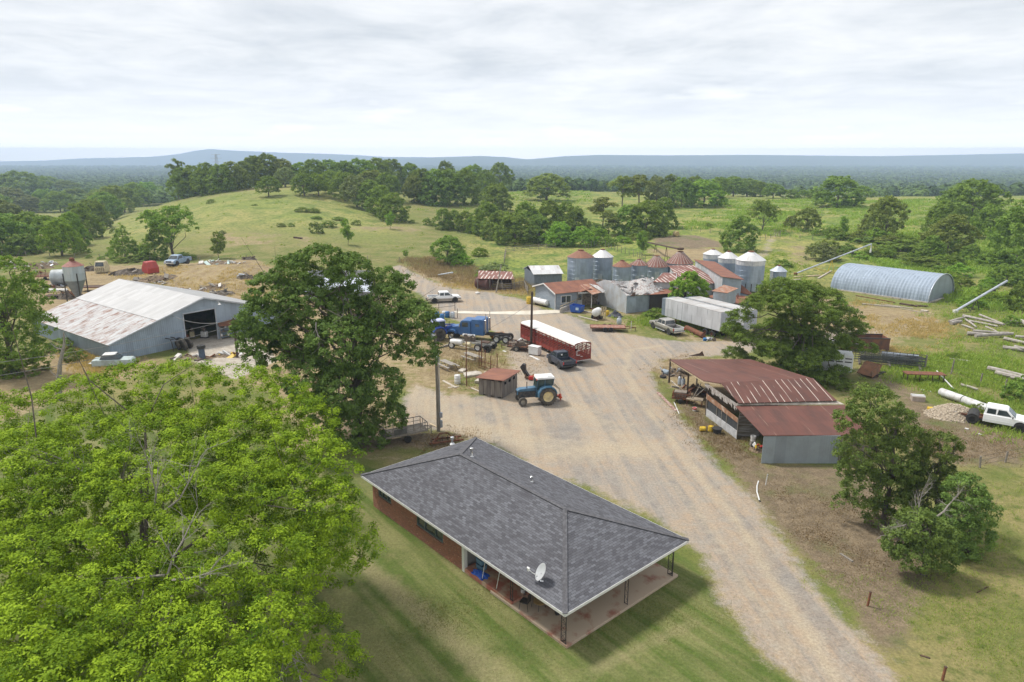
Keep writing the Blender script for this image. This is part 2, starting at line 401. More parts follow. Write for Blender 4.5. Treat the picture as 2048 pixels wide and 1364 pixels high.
def near_mask(fn, *a):
 out = np.zeros(X.shape); out[near] = fn(X[near], Y[near], *a); return out
road = near_mask(polymask, W([(1600, 1364), (1640, 1420), (1850, 1420), (1790, 1364), (1690, 1240), (1600, 1130), (1500, 1000), (1435, 925), (1375, 850), (1322, 790), (1300, 745), (1325, 718), (1390, 712), (1450, 712), (1620, 690), (1690, 690), (1690, 682), (1560, 676), (1440, 684), (1370, 682), (1290, 674), (1240, 666), (1185, 652), (1150, 632), (1105, 622), (1066, 612), (1050, 600), (985, 584), (930, 582), (895, 572), (850, 556), (820, 540), (800, 530), (775, 535), (800, 560), (840, 590), (870, 612), (905, 640), (985, 660), (1010, 690), (1030, 745), (985, 790), (900, 790), (830, 770), (800, 800), (815, 850), (930, 870), (1060, 930), (1200, 985), (1330, 1050), (1400, 1110), (1440, 1190), (1510, 1290)]), 1.5)
road = np.maximum(road, near_mask(linemask, W([(1480, 690), (1600, 676), (1700, 668), (1820, 655), (1850, 640)]), 2.0, 1.2) * .75)
road = np.maximum(road, near_mask(linemask, WT([(1500, 545), (1520, 520), (1535, 495), (1548, 470), (1556, 455)]), 1.6, 2.2) * .62)
pad = near_mask(polymask, W([(372, 682), (440, 668), (500, 672), (560, 720), (470, 760), (380, 720)]), .8)
hills = near_mask(polymask, W([(640, 600), (820, 600), (850, 640), (860, 700), (800, 790), (820, 870), (760, 930), (560, 900), (500, 700), (560, 640)]), 3.)
lawn = near_mask(polymask, W([(1585, 1364), (1610, 1450), (-900, 1450), (-500, 900), (100, 800), (560, 890), (730, 930), (1000, 1000), (1330, 1080), (1395, 1130), (1435, 1200), (1505, 1300)]), 1.0)
strip = near_mask(linemask, W([(690, 1100), (800, 1190), (920, 1290), (1040, 1400)]), .7, .5)
strip = np.maximum(strip, near_mask(linemask, W([(1180, 1345), (1290, 1290), (1390, 1245)]), .35, .45) * .85)
strip = np.maximum(strip, near_mask(linemask, W([(740, 1075), (900, 1180), (1060, 1290), (1200, 1400)]), .3, .6) * .35)
soil = near_mask(polymask, W([(1330, 770), (1400, 870), (1470, 950), (1560, 1060), (1640, 1150), (1760, 1300), (1800, 1290), (1870, 1150), (1780, 960), (1680, 930), (1540, 935), (1470, 870), (1410, 830)]), 1.3)
soil = np.maximum(soil, near_mask(polymask, W([(1720, 740), (1790, 800), (1800, 860), (1860, 930), (2048, 930), (2120, 870), (1990, 860), (1900, 830), (1830, 780)]), 1.6) * .9)
soil = np.maximum(soil, near_mask(polymask, W([(640, 830), (720, 900), (900, 900), (940, 872), (870, 862), (760, 845)]), 1.) * .8)
soil = np.maximum(soil, near_mask(polymask, WT([(1300, 478), (1340, 470), (1400, 471), (1445, 484), (1450, 494), (1380, 498), (1310, 488)]), 2.5))
dry = near_mask(polymask, W([(-200, 820), (0, 740), (120, 690), (220, 700), (330, 720), (250, 760), (100, 800), (-100, 900)]), 2.5)
dry = np.maximum(dry, near_mask(polymask, W([(60, 550), (200, 530), (330, 530), (520, 520), (560, 560), (520, 610), (440, 610), (300, 570), (230, 570), (100, 660), (60, 620)]), 4.))
dry = np.maximum(dry, near_mask(polymask, W([(800, 530), (880, 540), (1040, 570), (1060, 590), (1000, 590), (930, 585), (880, 568), (830, 550)]), 2.5))
dry = np.maximum(dry, near_mask(polymask, W([(1560, 580), (1680, 600), (1860, 620), (1900, 660), (1760, 720), (1620, 690), (1560, 640)]), 4.) * .8)
dry = np.maximum(dry, near_mask(polymask, W([(1300, 740), (1330, 715), (1480, 715), (1480, 860), (1420, 850), (1340, 780)]), 1.2) * .8)
dry = np.maximum(dry, near_mask(polymask, W([(1290, 500), (1440, 500), (1480, 530), (1380, 530), (1300, 515)]), 3) * .8)
dry = np.maximum(dry, near_mask(polymask, W([(1290, 655), (1440, 668), (1480, 690), (1440, 692), (1370, 685), (1295, 676)]), .8) * .6)
for pl, sf, am in (([(380, 470), (470, 462), (560, 470), (560, 492), (430, 500)], 6., .62), ([(620, 455), (700, 448), (880, 452), (860, 466), (700, 462)], 5., .55), ([(585, 470), (625, 472), (655, 500), (670, 520), (640, 520), (610, 490)], 3., .6), ([(1290, 490), (1360, 498), (1440, 500), (1480, 520), (1400, 520), (1300, 505)], 4., .75), ([(1560, 480), (1640, 485), (1660, 540), (1600, 545), (1540, 520)], 5., .55), ([(1660, 560), (1760, 500), (1830, 510), (1760, 530)], 4., .4), ([(350, 395), (600, 370), (640, 385), (380, 410)], 8., .45), ([(1480, 402), (1700, 404), (2048, 408), (2048, 416), (1500, 410)], 8., .5)): dry = np.maximum(dry, near_mask(polymask, WT(pl), sf) * am)
dry = np.maximum(dry, near_mask(polymask, W([(800, 660), (870, 640), (1000, 665), (1030, 745), (990, 800), (890, 800), (800, 790), (760, 700)]), 1.5) * .62)
dry = np.maximum(dry, near_mask(polymask, W([(440, 640), (640, 560), (820, 600), (800, 780), (640, 860), (480, 760)]), 3.) * .85)
dry = np.maximum(dry, near_mask(polymask, W([(1040, 600), (1290, 622), (1310, 650), (1250, 660), (1180, 640), (1060, 622)]), 1.5) * .55)
dry = np.maximum(dry, hills * .8)
dry = np.maximum(dry, near_mask(polymask, W([(860, 690), (960, 700), (1010, 700), (1120, 720), (1150, 760), (1040, 760), (1000, 790), (880, 780), (840, 740)]), 1.) * .55)
soil = np.maximum(soil, near_mask(polymask, W([(880, 612), (960, 604), (1010, 616), (990, 624), (930, 618)]), 1.0) * .9)
nf = fbm(X / 6, Y / 6, 4, 11)
for m_ in (road, soil, dry):
 m_ *= 1
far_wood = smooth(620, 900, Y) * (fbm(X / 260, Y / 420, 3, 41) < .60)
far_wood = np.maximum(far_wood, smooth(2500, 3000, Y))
U_ = 1024 + F * X / (np.maximum(Y, 5) * CP + 20 * SP)
yellow = smooth(170, 235, Y) * smooth(430, 250, Y) * smooth(120, 240, U_) * smooth(900, 720, U_)
bright = np.maximum(smooth(100, 160, Y) * smooth(850, 1000, U_) * smooth(620, 450, Y), smooth(380, 440, Y) * smooth(800, 700, Y) * .7)
dark_near = smooth(0, 20, 1 - U_)
zone = np.zeros(X.shape, int)                    # 0 pasture
zone[(Y < 150) & (np.abs(X) < 110)] = 1           # rough yard grass
zone[(dry > .5) & (Y < 175)] = 5
zone[(soil > .5) & (Y < 175)] = 5
zone[lawn > .5] = 2
zone[(road > .5) | (pad > .5)] = 3
zone[Y > 700] = 4
zone[Y > 4700] = 6

gm, nt, bs = new_mat('ground_cover')
geo = nd(nt, 'ShaderNodeNewGeometry'); pos = geo.outputs['Position']
A1 = nd(nt, 'ShaderNodeAttribute', attribute_name='m1'); A2 = nd(nt, 'ShaderNodeAttribute', attribute_name='m2'); A3 = nd(nt, 'ShaderNodeAttribute', attribute_name='m3')
def chan(a):
 s = nd(nt, 'ShaderNodeSeparateColor'); L(nt, a.outputs['Color'], s.inputs[0]); return s.outputs
c1, c2, c3 = chan(A1), chan(A2), chan(A3)
nS = noise(nt, pos, 9., 5, .7); nM = noise(nt, pos, 1.1, 6, .65); nL = noise(nt, pos, .16, 5, .6); nX = noise(nt, pos, .035, 4, .6)
nG = noise(nt, pos, 30., 3, .8)
def edge(mask, amt=.55, a=.38, b=.62):
 e3 = math_(nt, 'MULTIPLY_ADD', nL, .42, math_(nt, 'MULTIPLY_ADD', nM, .36, math_(nt, 'MULTIPLY', nS, .22)))
 t = math_(nt, 'ADD', mask, math_(nt, 'MULTIPLY', math_(nt, 'SUBTRACT', e3, .5), amt * 3.2))
 return rng_(nt, t, a, b)
# rough grass: patches of green and straw
g = mix(nt, rng_(nt, nL, .40, .60), (.125, .150, .036), (.235, .205, .085))
g = mix(nt, rng_(nt, nM, .48, .68), g, (.090, .118, .026))
g = mix(nt, math_(nt, 'MULTIPLY', rng_(nt, nS, .5, .75), .6), g, (.19, .17, .07))
# hillside pasture
hl = mix(nt, rng_(nt, nX, .38, .60), (.215, .245, .060), (.32, .285, .105))
hl = mix(nt, rng_(nt, nL, .45, .66), hl, (.135, .180, .042))
hl = mix(nt, math_(nt, 'MULTIPLY', rng_(nt, nM, .50, .62), .85), hl, (.080, .120, .028))
g = mix(nt, c3[0], g, hl)
# lush meadow
br = mix(nt, rng_(nt, nX, .35, .62), (.20, .25, .045), (.325, .285, .10))
br = mix(nt, rng_(nt, nL, .47, .64), br, (.098, .160, .027))
br = mix(nt, math_(nt, 'MULTIPLY', rng_(nt, nM, .48, .60), .85), br, (.050, .090, .018))
g = mix(nt, c3[1], g, br)
# mown lawn
def dotp(v):
 n = nd(nt, 'ShaderNodeVectorMath', operation='DOT_PRODUCT'); L(nt, pos, n.inputs[0]); n.inputs[1].default_value = v; return n.outputs['Value']
mp = nd(nt, 'ShaderNodeCombineXYZ'); L(nt, dotp((.8, .6, 0)), mp.inputs[0]); L(nt, dotp((.03, -.04, 0)), mp.inputs[1])
nStr = noise(nt, mp.outputs[0], 1.0, 4, .5)
lw = mix(nt, rng_(nt, nStr, .40, .58), (.088, .128, .026), (.20, .20, .080))
lw = mix(nt, rng_(nt, nL, .45, .68), lw, (.062, .098, .018))
lw = mix(nt, math_(nt, 'MULTIPLY', rng_(nt, nM, .5, .75), .55), lw, (.17, .155, .065))
lw = mix(nt, math_(nt, 'MULTIPLY', rng_(nt, nG, .5, .8), .5), lw, (.19, .175, .08))
lw = mix(nt, math_(nt, 'MULTIPLY', edge(c2[1], .5, .2, 1.), .72), lw, (.27, .235, .125))
g = mix(nt, edge(c1[2], .5), g, lw)
# dry earth, straw and trampled grass
dr = mix(nt, rng_(nt, nL, .38, .62), (.30, .225, .125), (.22, .165, .095))
dr = mix(nt, rng_(nt, nM, .45, .68), dr, (.35, .285, .165))
dr = mix(nt, math_(nt, 'MULTIPLY', rng_(nt, nS, .5, .75), .6), dr, (.15, .125, .07))
g = mix(nt, edge(c1[1], .9, .42, .66), g, dr)
sl_ = mix(nt, rng_(nt, nM, .4, .65), (.125, .095, .062), (.215, .165, .105))
sl_ = mix(nt, math_(nt, 'MULTIPLY', rng_(nt, nS, .46, .7), .7), sl_, (.30, .24, .165))
sl_ = mix(nt, rng_(nt, nL, .55, .72), sl_, (.105, .125, .04))
g = mix(nt, edge(c2[0], .9, .38, .7), g, sl_)
# gravel: grey stone over tan earth, worn wheel tracks
cs = nd(nt, 'ShaderNodeCombineXYZ'); L(nt, dotp((1.1, .10, 0)), cs.inputs[0]); L(nt, dotp((-.004, .045, 0)), cs.inputs[1]); nT = noise(nt, cs.outputs[0], 1.0, 4, .55, .4)
gv = mix(nt, rng_(nt, nL, .42, .58), (.262, .232, .202), (.36, .270, .185))
gv = mix(nt, math_(nt, 'MULTIPLY', rng_(nt, nT, .46, .60), .75), gv, (.40, .315, .225))
gv = mix(nt, math_(nt, 'MULTIPLY', rng_(nt, nT, .47, .38), .55), gv, (.205, .19, .175))
gv = mix(nt, rng_(nt, nM, .42, .70), gv, (.315, .285, .240))
vo = nd(nt, 'ShaderNodeTexVoronoi'); vo.inputs['Scale'].default_value = 14.; L(nt, pos, vo.inputs['Vector'])
gv = mix(nt, math_(nt, 'MULTIPLY', rng_(nt, vo.outputs['Distance'], .15, .6), .16), gv, (.20, .18, .16))
gv = mix(nt, math_(nt, 'MULTIPLY', rng_(nt, nG, .5, .75), .22), gv, (.46, .43, .40))
gv = mix(nt, math_(nt, 'MULTIPLY', edge(c2[2], .9, .2, 1.), .8), gv, (.40, .335, .24))
g = mix(nt, edge(c1[0], .75, .36, .64), g, gv)
cn = mix(nt, rng_(nt, nM, .4, .7), (.44, .40, .34), (.30, .255, .205))
g = mix(nt, edge(c3[2], .3), g, cn)
# distant woodland floor
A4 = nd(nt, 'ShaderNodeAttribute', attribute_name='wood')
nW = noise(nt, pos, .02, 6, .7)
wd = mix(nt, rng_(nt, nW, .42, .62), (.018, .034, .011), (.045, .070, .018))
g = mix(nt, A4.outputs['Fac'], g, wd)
L(nt, g, bs.inputs['Base Color']); bs.inputs['Roughness'].default_value = .95; bs.inputs['Specular IOR Level'].default_value = .15
nF = noise(nt, pos, 6., 6, .85)
fv = nd(nt, 'ShaderNodeVectorMath', operation='SCALE'); L(nt, g, fv.inputs[0]); L(nt, rng_(nt, nF, .30, .70, .62, 1.38), fv.inputs['Scale']); L(nt, fv.outputs[0], bs.inputs['Base Color'])
bump(nt, bs, math_(nt, 'ADD', nS, math_(nt, 'MULTIPLY', nG, .5)), .7, .07)

tracks = near_mask(linemask, W([(1690, 1400), (1600, 1240), (1480, 1050), (1400, 950), (1330, 860), (1280, 800), (1250, 740), (1260, 700), (1330, 690)]), .35, .6)
tracks = np.maximum(tracks, near_mask(linemask, W([(1640, 1400), (1540, 1240), (1420, 1060), (1340, 960), (1270, 860), (1230, 800), (1190, 740)]), .35, .6) * .7)
tracks = np.maximum(tracks, near_mask(linemask, W([(820, 780), (920, 840), (1020, 880), (1150, 900), (1260, 900)]), 2.2, 1.8) * .75)
tracks = np.maximum(tracks, near_mask(linemask, W([(1130, 800), (1210, 850), (1300, 900)]), 1.5, 2.) * .6)
tracks = np.maximum(tracks, near_mask(linemask, W([(880, 565), (940, 585), (1040, 605)]), 1.2, 2.) * .6)
tracks = np.maximum(tracks, near_mask(linemask, W([(860, 760), (960, 810), (1060, 850)]), 1.2, 2.) * .8)
def setattr_(me, name, idx, r, g_, b):
 a = me.attributes.new(name, 'FLOAT_COLOR', 'POINT')
 arr = np.ones((len(idx), 4), np.float32); arr[:, 0] = r.ravel()[idx]; arr[:, 1] = g_.ravel()[idx]; arr[:, 2] = b.ravel()[idx]
 a.data.foreach_set('color', arr.ravel())
ny, nx = X.shape
ci = np.arange((ny - 1) * (nx - 1)); cj, ck = ci // (nx - 1), ci % (nx - 1)
q0 = cj * nx + ck; quads = np.stack([q0, q0 + 1, q0 + nx + 1, q0 + nx], 1)
fz = zone.ravel()[q0]
for zi, nm in ((0, 'pasture'), (1, 'ground'), (2, 'lawn'), (3, 'gravel_road'), (4, 'valley_plain'), (5, 'dirt_ground'), (6, 'hills')):
 q = quads[fz == zi]
 if not len(q): continue
 idx, inv = np.unique(q.ravel(), return_inverse=True)
 me = bpy.data.meshes.new(nm)
 me.vertices.add(len(idx)); me.vertices.foreach_set('co', np.stack([X.ravel()[idx], Y.ravel()[idx], Z.ravel()[idx]], 1).astype(np.float32).ravel())
 me.loops.add(len(inv)); me.loops.foreach_set('vertex_index', inv.astype(np.int32))
 me.polygons.add(len(q)); me.polygons.foreach_set('loop_start', np.arange(0, len(inv), 4, dtype=np.int32)); me.polygons.foreach_set('loop_total', np.full(len(q), 4, np.int32))
 me.polygons.foreach_set('use_smooth', np.ones(len(q), bool)); me.update()
 setattr_(me, 'm1', idx, road, dry, lawn); setattr_(me, 'm2', idx, soil, strip, tracks); setattr_(me, 'm3', idx, yellow, bright, pad)
 a = me.attributes.new('wood', 'FLOAT', 'POINT'); a.data.foreach_set('value', far_wood.ravel()[idx].astype(np.float32))
 me.materials.append(gm)
 o = bpy.data.objects.new(nm, me); COL.objects.link(o); o['kind'] = 'structure'

# ------------------------------------------------------------------ leaves, crowns, trunks
def np_mesh(name, verts, faces4, mat, attrs=None, smooth=False):
 me = bpy.data.meshes.new(name); n = len(verts); f = len(faces4); k = faces4.shape[1]
 me.vertices.add(n); me.vertices.foreach_set('co', verts.astype(np.float32).ravel())
 me.loops.add(f * k); me.loops.foreach_set('vertex_index', faces4.astype(np.int32).ravel())
 me.polygons.add(f); me.polygons.foreach_set('loop_start', np.arange(0, f * k, k, dtype=np.int32)); me.polygons.foreach_set('loop_total', np.full(f, k, np.int32))
 if smooth: me.polygons.foreach_set('use_smooth', np.ones(f, bool))
 me.update()
 for a, v in (attrs or {}).items():
  at = me.attributes.new(a, 'FLOAT', 'POINT'); at.data.foreach_set('value', v.astype(np.float32))
 if mat: me.materials.append(mat)
 return me
def unit(a): return a / np.maximum(np.linalg.norm(a, axis=1, keepdims=True), 1e-9)
def leaves(name, C, Nrm, size, tint, rs, mat, asp=.5, rand=.9, pts=3):
 """one small leaf-shaped face per entry"""
 n = len(C)
 nrm = unit(Nrm + rs.normal(size=(n, 3)) * rand)
 t = unit(np.cross(nrm, rs.normal(size=(n, 3)))); b = np.cross(nrm, t)
 s = (size * rs.uniform(.6, 1.35, n))[:, None] if np.ndim(size) == 0 else (size * rs.uniform(.7, 1.3, n))[:, None]
 v = np.stack([C - t * s * .5, C + b * s * asp * .5 - nrm * s * .08, C + t * s * .5 - nrm * s * .12, C - b * s * asp * .5 - nrm * s * .08], 1).reshape(-1, 3)
 f = np.arange(4 * n).reshape(n, 4)
 return np_mesh(name, v, f, mat, {'tint': np.repeat(tint, 4)})
def ellipsoid_clusters(lobes, n, rs, inner=.72, up=0.):
 """cluster centres spread over the outer shell of overlapping lobes; returns centres, outward directions"""
 lob = np.array(lobes, float); area = (lob[:, 3] * lob[:, 4] + lob[:, 4] * lob[:, 5] + lob[:, 3] * lob[:, 5])
 pick = rs.choice(len(lob), size=n * 3, p=area / area.sum()); l = lob[pick]
 d = unit(rs.normal(size=(n * 3, 3))); d[:, 2] = np.where(d[:, 2] < -.75, -d[:, 2], d[:, 2])
 r = inner + (1 - inner) * rs.uniform(0, 1, (n * 3, 1)) ** .6
 c = l[:, :3] + d * l[:, 3:6] * r
 keep = np.ones(len(c), bool)
 for i, e_ in enumerate(lob):
  q = (((c - e_[:3]) / e_[3:6]) ** 2).sum(1); keep &= ~((q < (inner * .80) ** 2) & (pick != i))
 c = c[keep][:n]; o = unit(d * (1 / np.maximum(l[:, 3:6], .1)))[keep][:n]
 return c, o
def crown(name, lobes, nclus, nleaf, cr, leaf, mat, rs, inner=.7, flat=.75, up=.7, asp=.5, rand=.8):
 C, O = ellipsoid_clusters(lobes, nclus, rs, inner)
 n = len(C); ct = rs.uniform(0, 1, n)
 crs = cr * rs.uniform(.6, 1.35, n)
 d = unit(rs.normal(size=(n * nleaf, 3)) + np.repeat(O, nleaf, 0) * .5 + np.array([0, 0, .35]))
 p = np.repeat(C, nleaf, 0) + d * np.repeat(crs, nleaf)[:, None] * np.array([1, 1, flat]) * rs.uniform(.35, 1., (n * nleaf, 1))
 nr = d * .8 + np.repeat(O, nleaf, 0) * .5 + np.array([0, 0, up])
 ti = np.clip(np.repeat(ct, nleaf) * .7 + rs.uniform(-.05, .4, n * nleaf), 0, 1)
 return leaves(name, p, nr, leaf, ti, rs, mat, asp, rand), C
def limbs(mb, base, h, targets, r0, rs, n=7, twig=True, lean=(0, 0)):
 """a tapered trunk with limbs that bend out to the given points"""
 base = np.array(base, float); top = base + np.array([lean[0], lean[1], h])
 pts = [base + (top - base) * t + np.array([rs.normal() * .02 * h, rs.normal() * .02 * h, 0]) * (t > 0) for t in (0, .25, .5, .75, 1)]
 mb.tube([base + (0, 0, -.3)] + pts, [r0 * 1.35, r0 * 1.15, r0 * .95, r0 * .8, r0 * .62, r0 * .35], n)
 for T in targets:
  T = np.array(T, float); t0 = rs.uniform(.3, .95); s = base + (top - base) * t0
  ln = np.linalg.norm(T - s); mid = s + (T - s) * .45 + np.array([0, 0, ln * .12]) + rs.normal(size=3) * ln * .05
  m2 = s + (T - s) * .75 + np.array([0, 0, ln * .08]) + rs.normal(size=3) * ln * .05
  rr = r0 * (1 - t0 * .55) * min(1, .35 + ln / (h + 1) * .3)
  mb.tube([s, mid, m2, T], [rr * .7, rr * .48, rr * .3, rr * .1], max(5, n - 2))
  if twig:
   for _ in range(2):
    e_ = m2 + (T - m2) * .5 + rs.normal(size=3) * ln * .22 + np.array([0, 0, ln * .1])
    mb.tube([m2, (m2 + e_) / 2 + rs.normal(size=3) * ln * .03, e_], [rr * .25, rr * .15, rr * .04], 4)
BARK = M('bark_grey', (.16, .135, .11), (.085, .07, .055), rough=.95, scale=5, stretch=(3, 3, .6), bmp=.4)
BARKP = M('bark_pale', (.33, .30, .27), (.17, .15, .13), rough=.95, scale=5, stretch=(3, 3, .6), bmp=.3)
LM = {
 'dark': leafmat('leaf_dark', (.050, .084, .018), (.122, .170, .034)),
 'mid': leafmat('leaf_mid', (.060, .098, .018), (.120, .172, .032)),
 'light': leafmat('leaf_light', (.070, .125, .016), (.135, .200, .030)),
 'grey': leafmat('leaf_greyish', (.068, .090, .036), (.125, .145, .062)),
 'olive': leafmat('leaf_olive', (.066, .088, .022), (.128, .152, .038)),
 'maple': leafmat('leaf_maple', (.027, .055, .004), (.148, .205, .013), .22),
 'oak': leafmat('leaf_oak', (.036, .058, .014), (.088, .122, .030), .28),
 'pine': leafmat('leaf_pine', (.042, .066, .014), (.098, .138, .026), .2),
 'shade': leafmat('leaf_right_tree', (.042, .068, .018), (.105, .145, .036), .3),
}
# --- crowns of unit height and width shared by the trees farther off
TPL = {}
def template(kind, v, seed):
 rs = np.random.RandomState(seed)
 if kind == 'round':
  lob = [(0, 0, .54, .38, .38, .42)] + [(math.cos(a) * .27, math.sin(a) * .27, rs.uniform(.26, .66), .23, .23, .22) for a in np.linspace(0, 6.0, 9) + rs.uniform(0, 1)] + [(.05, .03, .78, .25, .25, .22), (-.12, .1, .70, .2, .2, .2)]
  me, C = crown('crown', lob, 300, 30, .07, .050, None, rs, .78, up=.5)
  tg = C[rs.choice(len(C), 9)]; th, r = .5, .030
 elif kind == 'bushy':
  lob = [(0, 0, .35, .40, .40, .58)] + [(math.cos(a) * .28, math.sin(a) * .28, rs.uniform(.06, .58), .23, .23, .25) for a in np.linspace(0, 6.0, 10) + rs.uniform(0, 1)] + [(0, .04, .74, .27, .27, .26), (.12, -.1, .64, .2, .2, .2)]
  me, C = crown('crown', lob, 320, 30, .07, .052, None, rs, .78, up=.5)
  tg = C[rs.choice(len(C), 6)]; th, r = .4, .022
 elif kind == 'vase':
  lob = [(math.cos(a) * .3, math.sin(a) * .3, rs.uniform(.6, .8), .22, .22, .20) for a in np.linspace(0, 5.5, 6)] + [(0, 0, .8, .25, .25, .18), (-.2, .1, .45, .15, .15, .15), (.25, -.1, .42, .14, .14, .14)]
  me, C = crown('crown', lob, 230, 30, .07, .044, None, rs, .5, up=.6)
  tg = C[rs.choice(len(C), 16)]; th, r = .32, .028
 elif kind == 'cone':
  lob = [(0, 0, .12 + .8 * t, .5 * (1 - t) + .08, .5 * (1 - t) + .08, .13) for t in np.linspace(0, .95, 9)]
  me, C = crown('crown', lob, 260, 28, .065, .046, None, rs, .75, up=.4)
  tg = C[rs.choice(len(C), 4)]; th, r = .85, .022
 elif kind == 'pine':
  lob = [(rs.uniform(-.3, .3), rs.uniform(-.3, .3), .45 + .06 * i, .24, .24, .06) for i in range(8)] + [(0, 0, .93, .2, .2, .06)]
  me, C = crown('crown', lob, 220, 28, .07, .044, None, rs, .5, flat=.5, up=.8)
  tg = C[rs.choice(len(C), 14)]; th, r = .85, .020
 elif kind == 'sapling':
  lob = [(rs.uniform(-.2, .2), rs.uniform(-.2, .2), .3 + .07 * i, .24 - .012 * i, .24 - .012 * i, .1) for i in range(9)]
  me, C = crown('crown', lob, 130, 26, .09, .062, None, rs, .4, up=.6)
  tg = C[rs.choice(len(C), 8)]; th, r = .75, .018
 elif kind == 'bush':
  lob = [(0, 0, .2, .36, .36, .62)] + [(math.cos(a) * .3, math.sin(a) * .3, rs.uniform(.05, .4), .24, .24, rs.uniform(.3, .5)) for a in np.linspace(0, 6.0, 8) + rs.uniform(0, 1)]
  me, C = crown('crown', lob, 190, 28, .08, .065, None, rs, .7, up=.6)
  tg = C[rs.choice(len(C), 5)]; th, r = .25, .012
 mb = MB(); limbs(mb, (0, 0, 0), th, tg, r, rs, 6, twig=False)
 t = mb.build('trunk', None); tm = t.data; bpy.data.objects.remove(t)
 me.materials.append(LM['mid']); tm.materials.append(BARK)
 return me, tm
for i, k in enumerate(('round', 'round', 'round', 'bushy', 'bushy', 'vase', 'cone', 'pine', 'pine', 'sapling', 'bush', 'bush')):
 TPL.setdefault(k, []).append(template(k, i, 100 + i))
def setmat(o, m):
 o.material_slots[0].link = 'OBJECT'; o.material_slots[0].material = m
NT = [0]
def tree_at(p, h, w, kind, tone, label, cat='tree', group=None, name='tree', deep=1.):
 NT[0] += 1; k = NT[0]
 me, tm = TPL[kind][k % len(TPL[kind])]
 e_ = thing(name, label, cat, p, R.uniform(0, 6.28), group)
 e_.scale = (w, w * deep, h)
 c = bpy.data.objects.new('crown', me); COL.objects.link(c); c.parent = e_; setmat(c, LM[tone])
 t = bpy.data.objects.new('trunk' if cat == 'tree' else 'stem', tm); COL.objects.link(t); t.parent = e_; setmat(t, BARK)
 return e_
ORD = ['first', 'second', 'third', 'fourth', 'fifth', 'sixth', 'seventh', 'eighth', 'ninth', 'tenth', 'eleventh', 'twelfth', 'thirteenth', 'fourteenth', 'fifteenth', 'sixteenth', 'seventeenth', 'eighteenth', 'nineteenth', 'twentieth', 'twenty-first', 'twenty-second', 'twenty-third', 'twenty-fourth', 'twenty-fifth', 'twenty-sixth']
TONEW = {'dark': 'dark green', 'mid': 'mid green', 'light': 'bright green', 'grey': 'greyish green', 'olive': 'olive green', 'pine': 'deep green'}
KINDW = {'round': 'round tree', 'bushy': 'bushy tree leafy to the ground', 'vase': 'vase-shaped tree', 'cone': 'cone-shaped cedar', 'pine': 'flat-topped pine', 'sapling': 'young tree', 'bush': 'low bush'}
def px_tree(px, vb, vt, w, kind, tone, label, group=None, sink=0.):
 p = P(px, vb)
 if p.y > 470 and px > 340:                       # grazes the crest: stand on it
  b_ = (vb - 682) / F; yy_ = np.arange(250., 440., 4.); t_ = yy_ / (CP - b_ * SP); g_ = terrain((px - 1024) / F * t_, yy_); i_ = int(np.argmin(HC - t_ * (SP + b_ * CP) - g_))
  p = Vector(((px - 1024) / F * t_[i_], yy_[i_], g_[i_]))
 d = depth_of(p)
 # height so that the top shows at row vt
 b = (vt - 682) / F; ht = HC - p.y * (SP + b * CP) / (CP - b * SP) - p.z
 ww = w / F * d * (1.18 if kind in ('round', 'bushy') else 1.06)
 p.z -= sink
 cat = 'bush' if kind == 'bush' else 'tree'; group = group and (group.replace('trees', 'bushes') if kind == 'bush' else group)
 nm = {'pine': 'pine_tree', 'cone': 'cedar_tree', 'bush': 'bush', 'sapling': 'young_tree'}.get(kind, 'broadleaf_tree')
 return tree_at(p, max(ht, .5) * 1.03, ww, kind, tone, label, cat, group, nm)
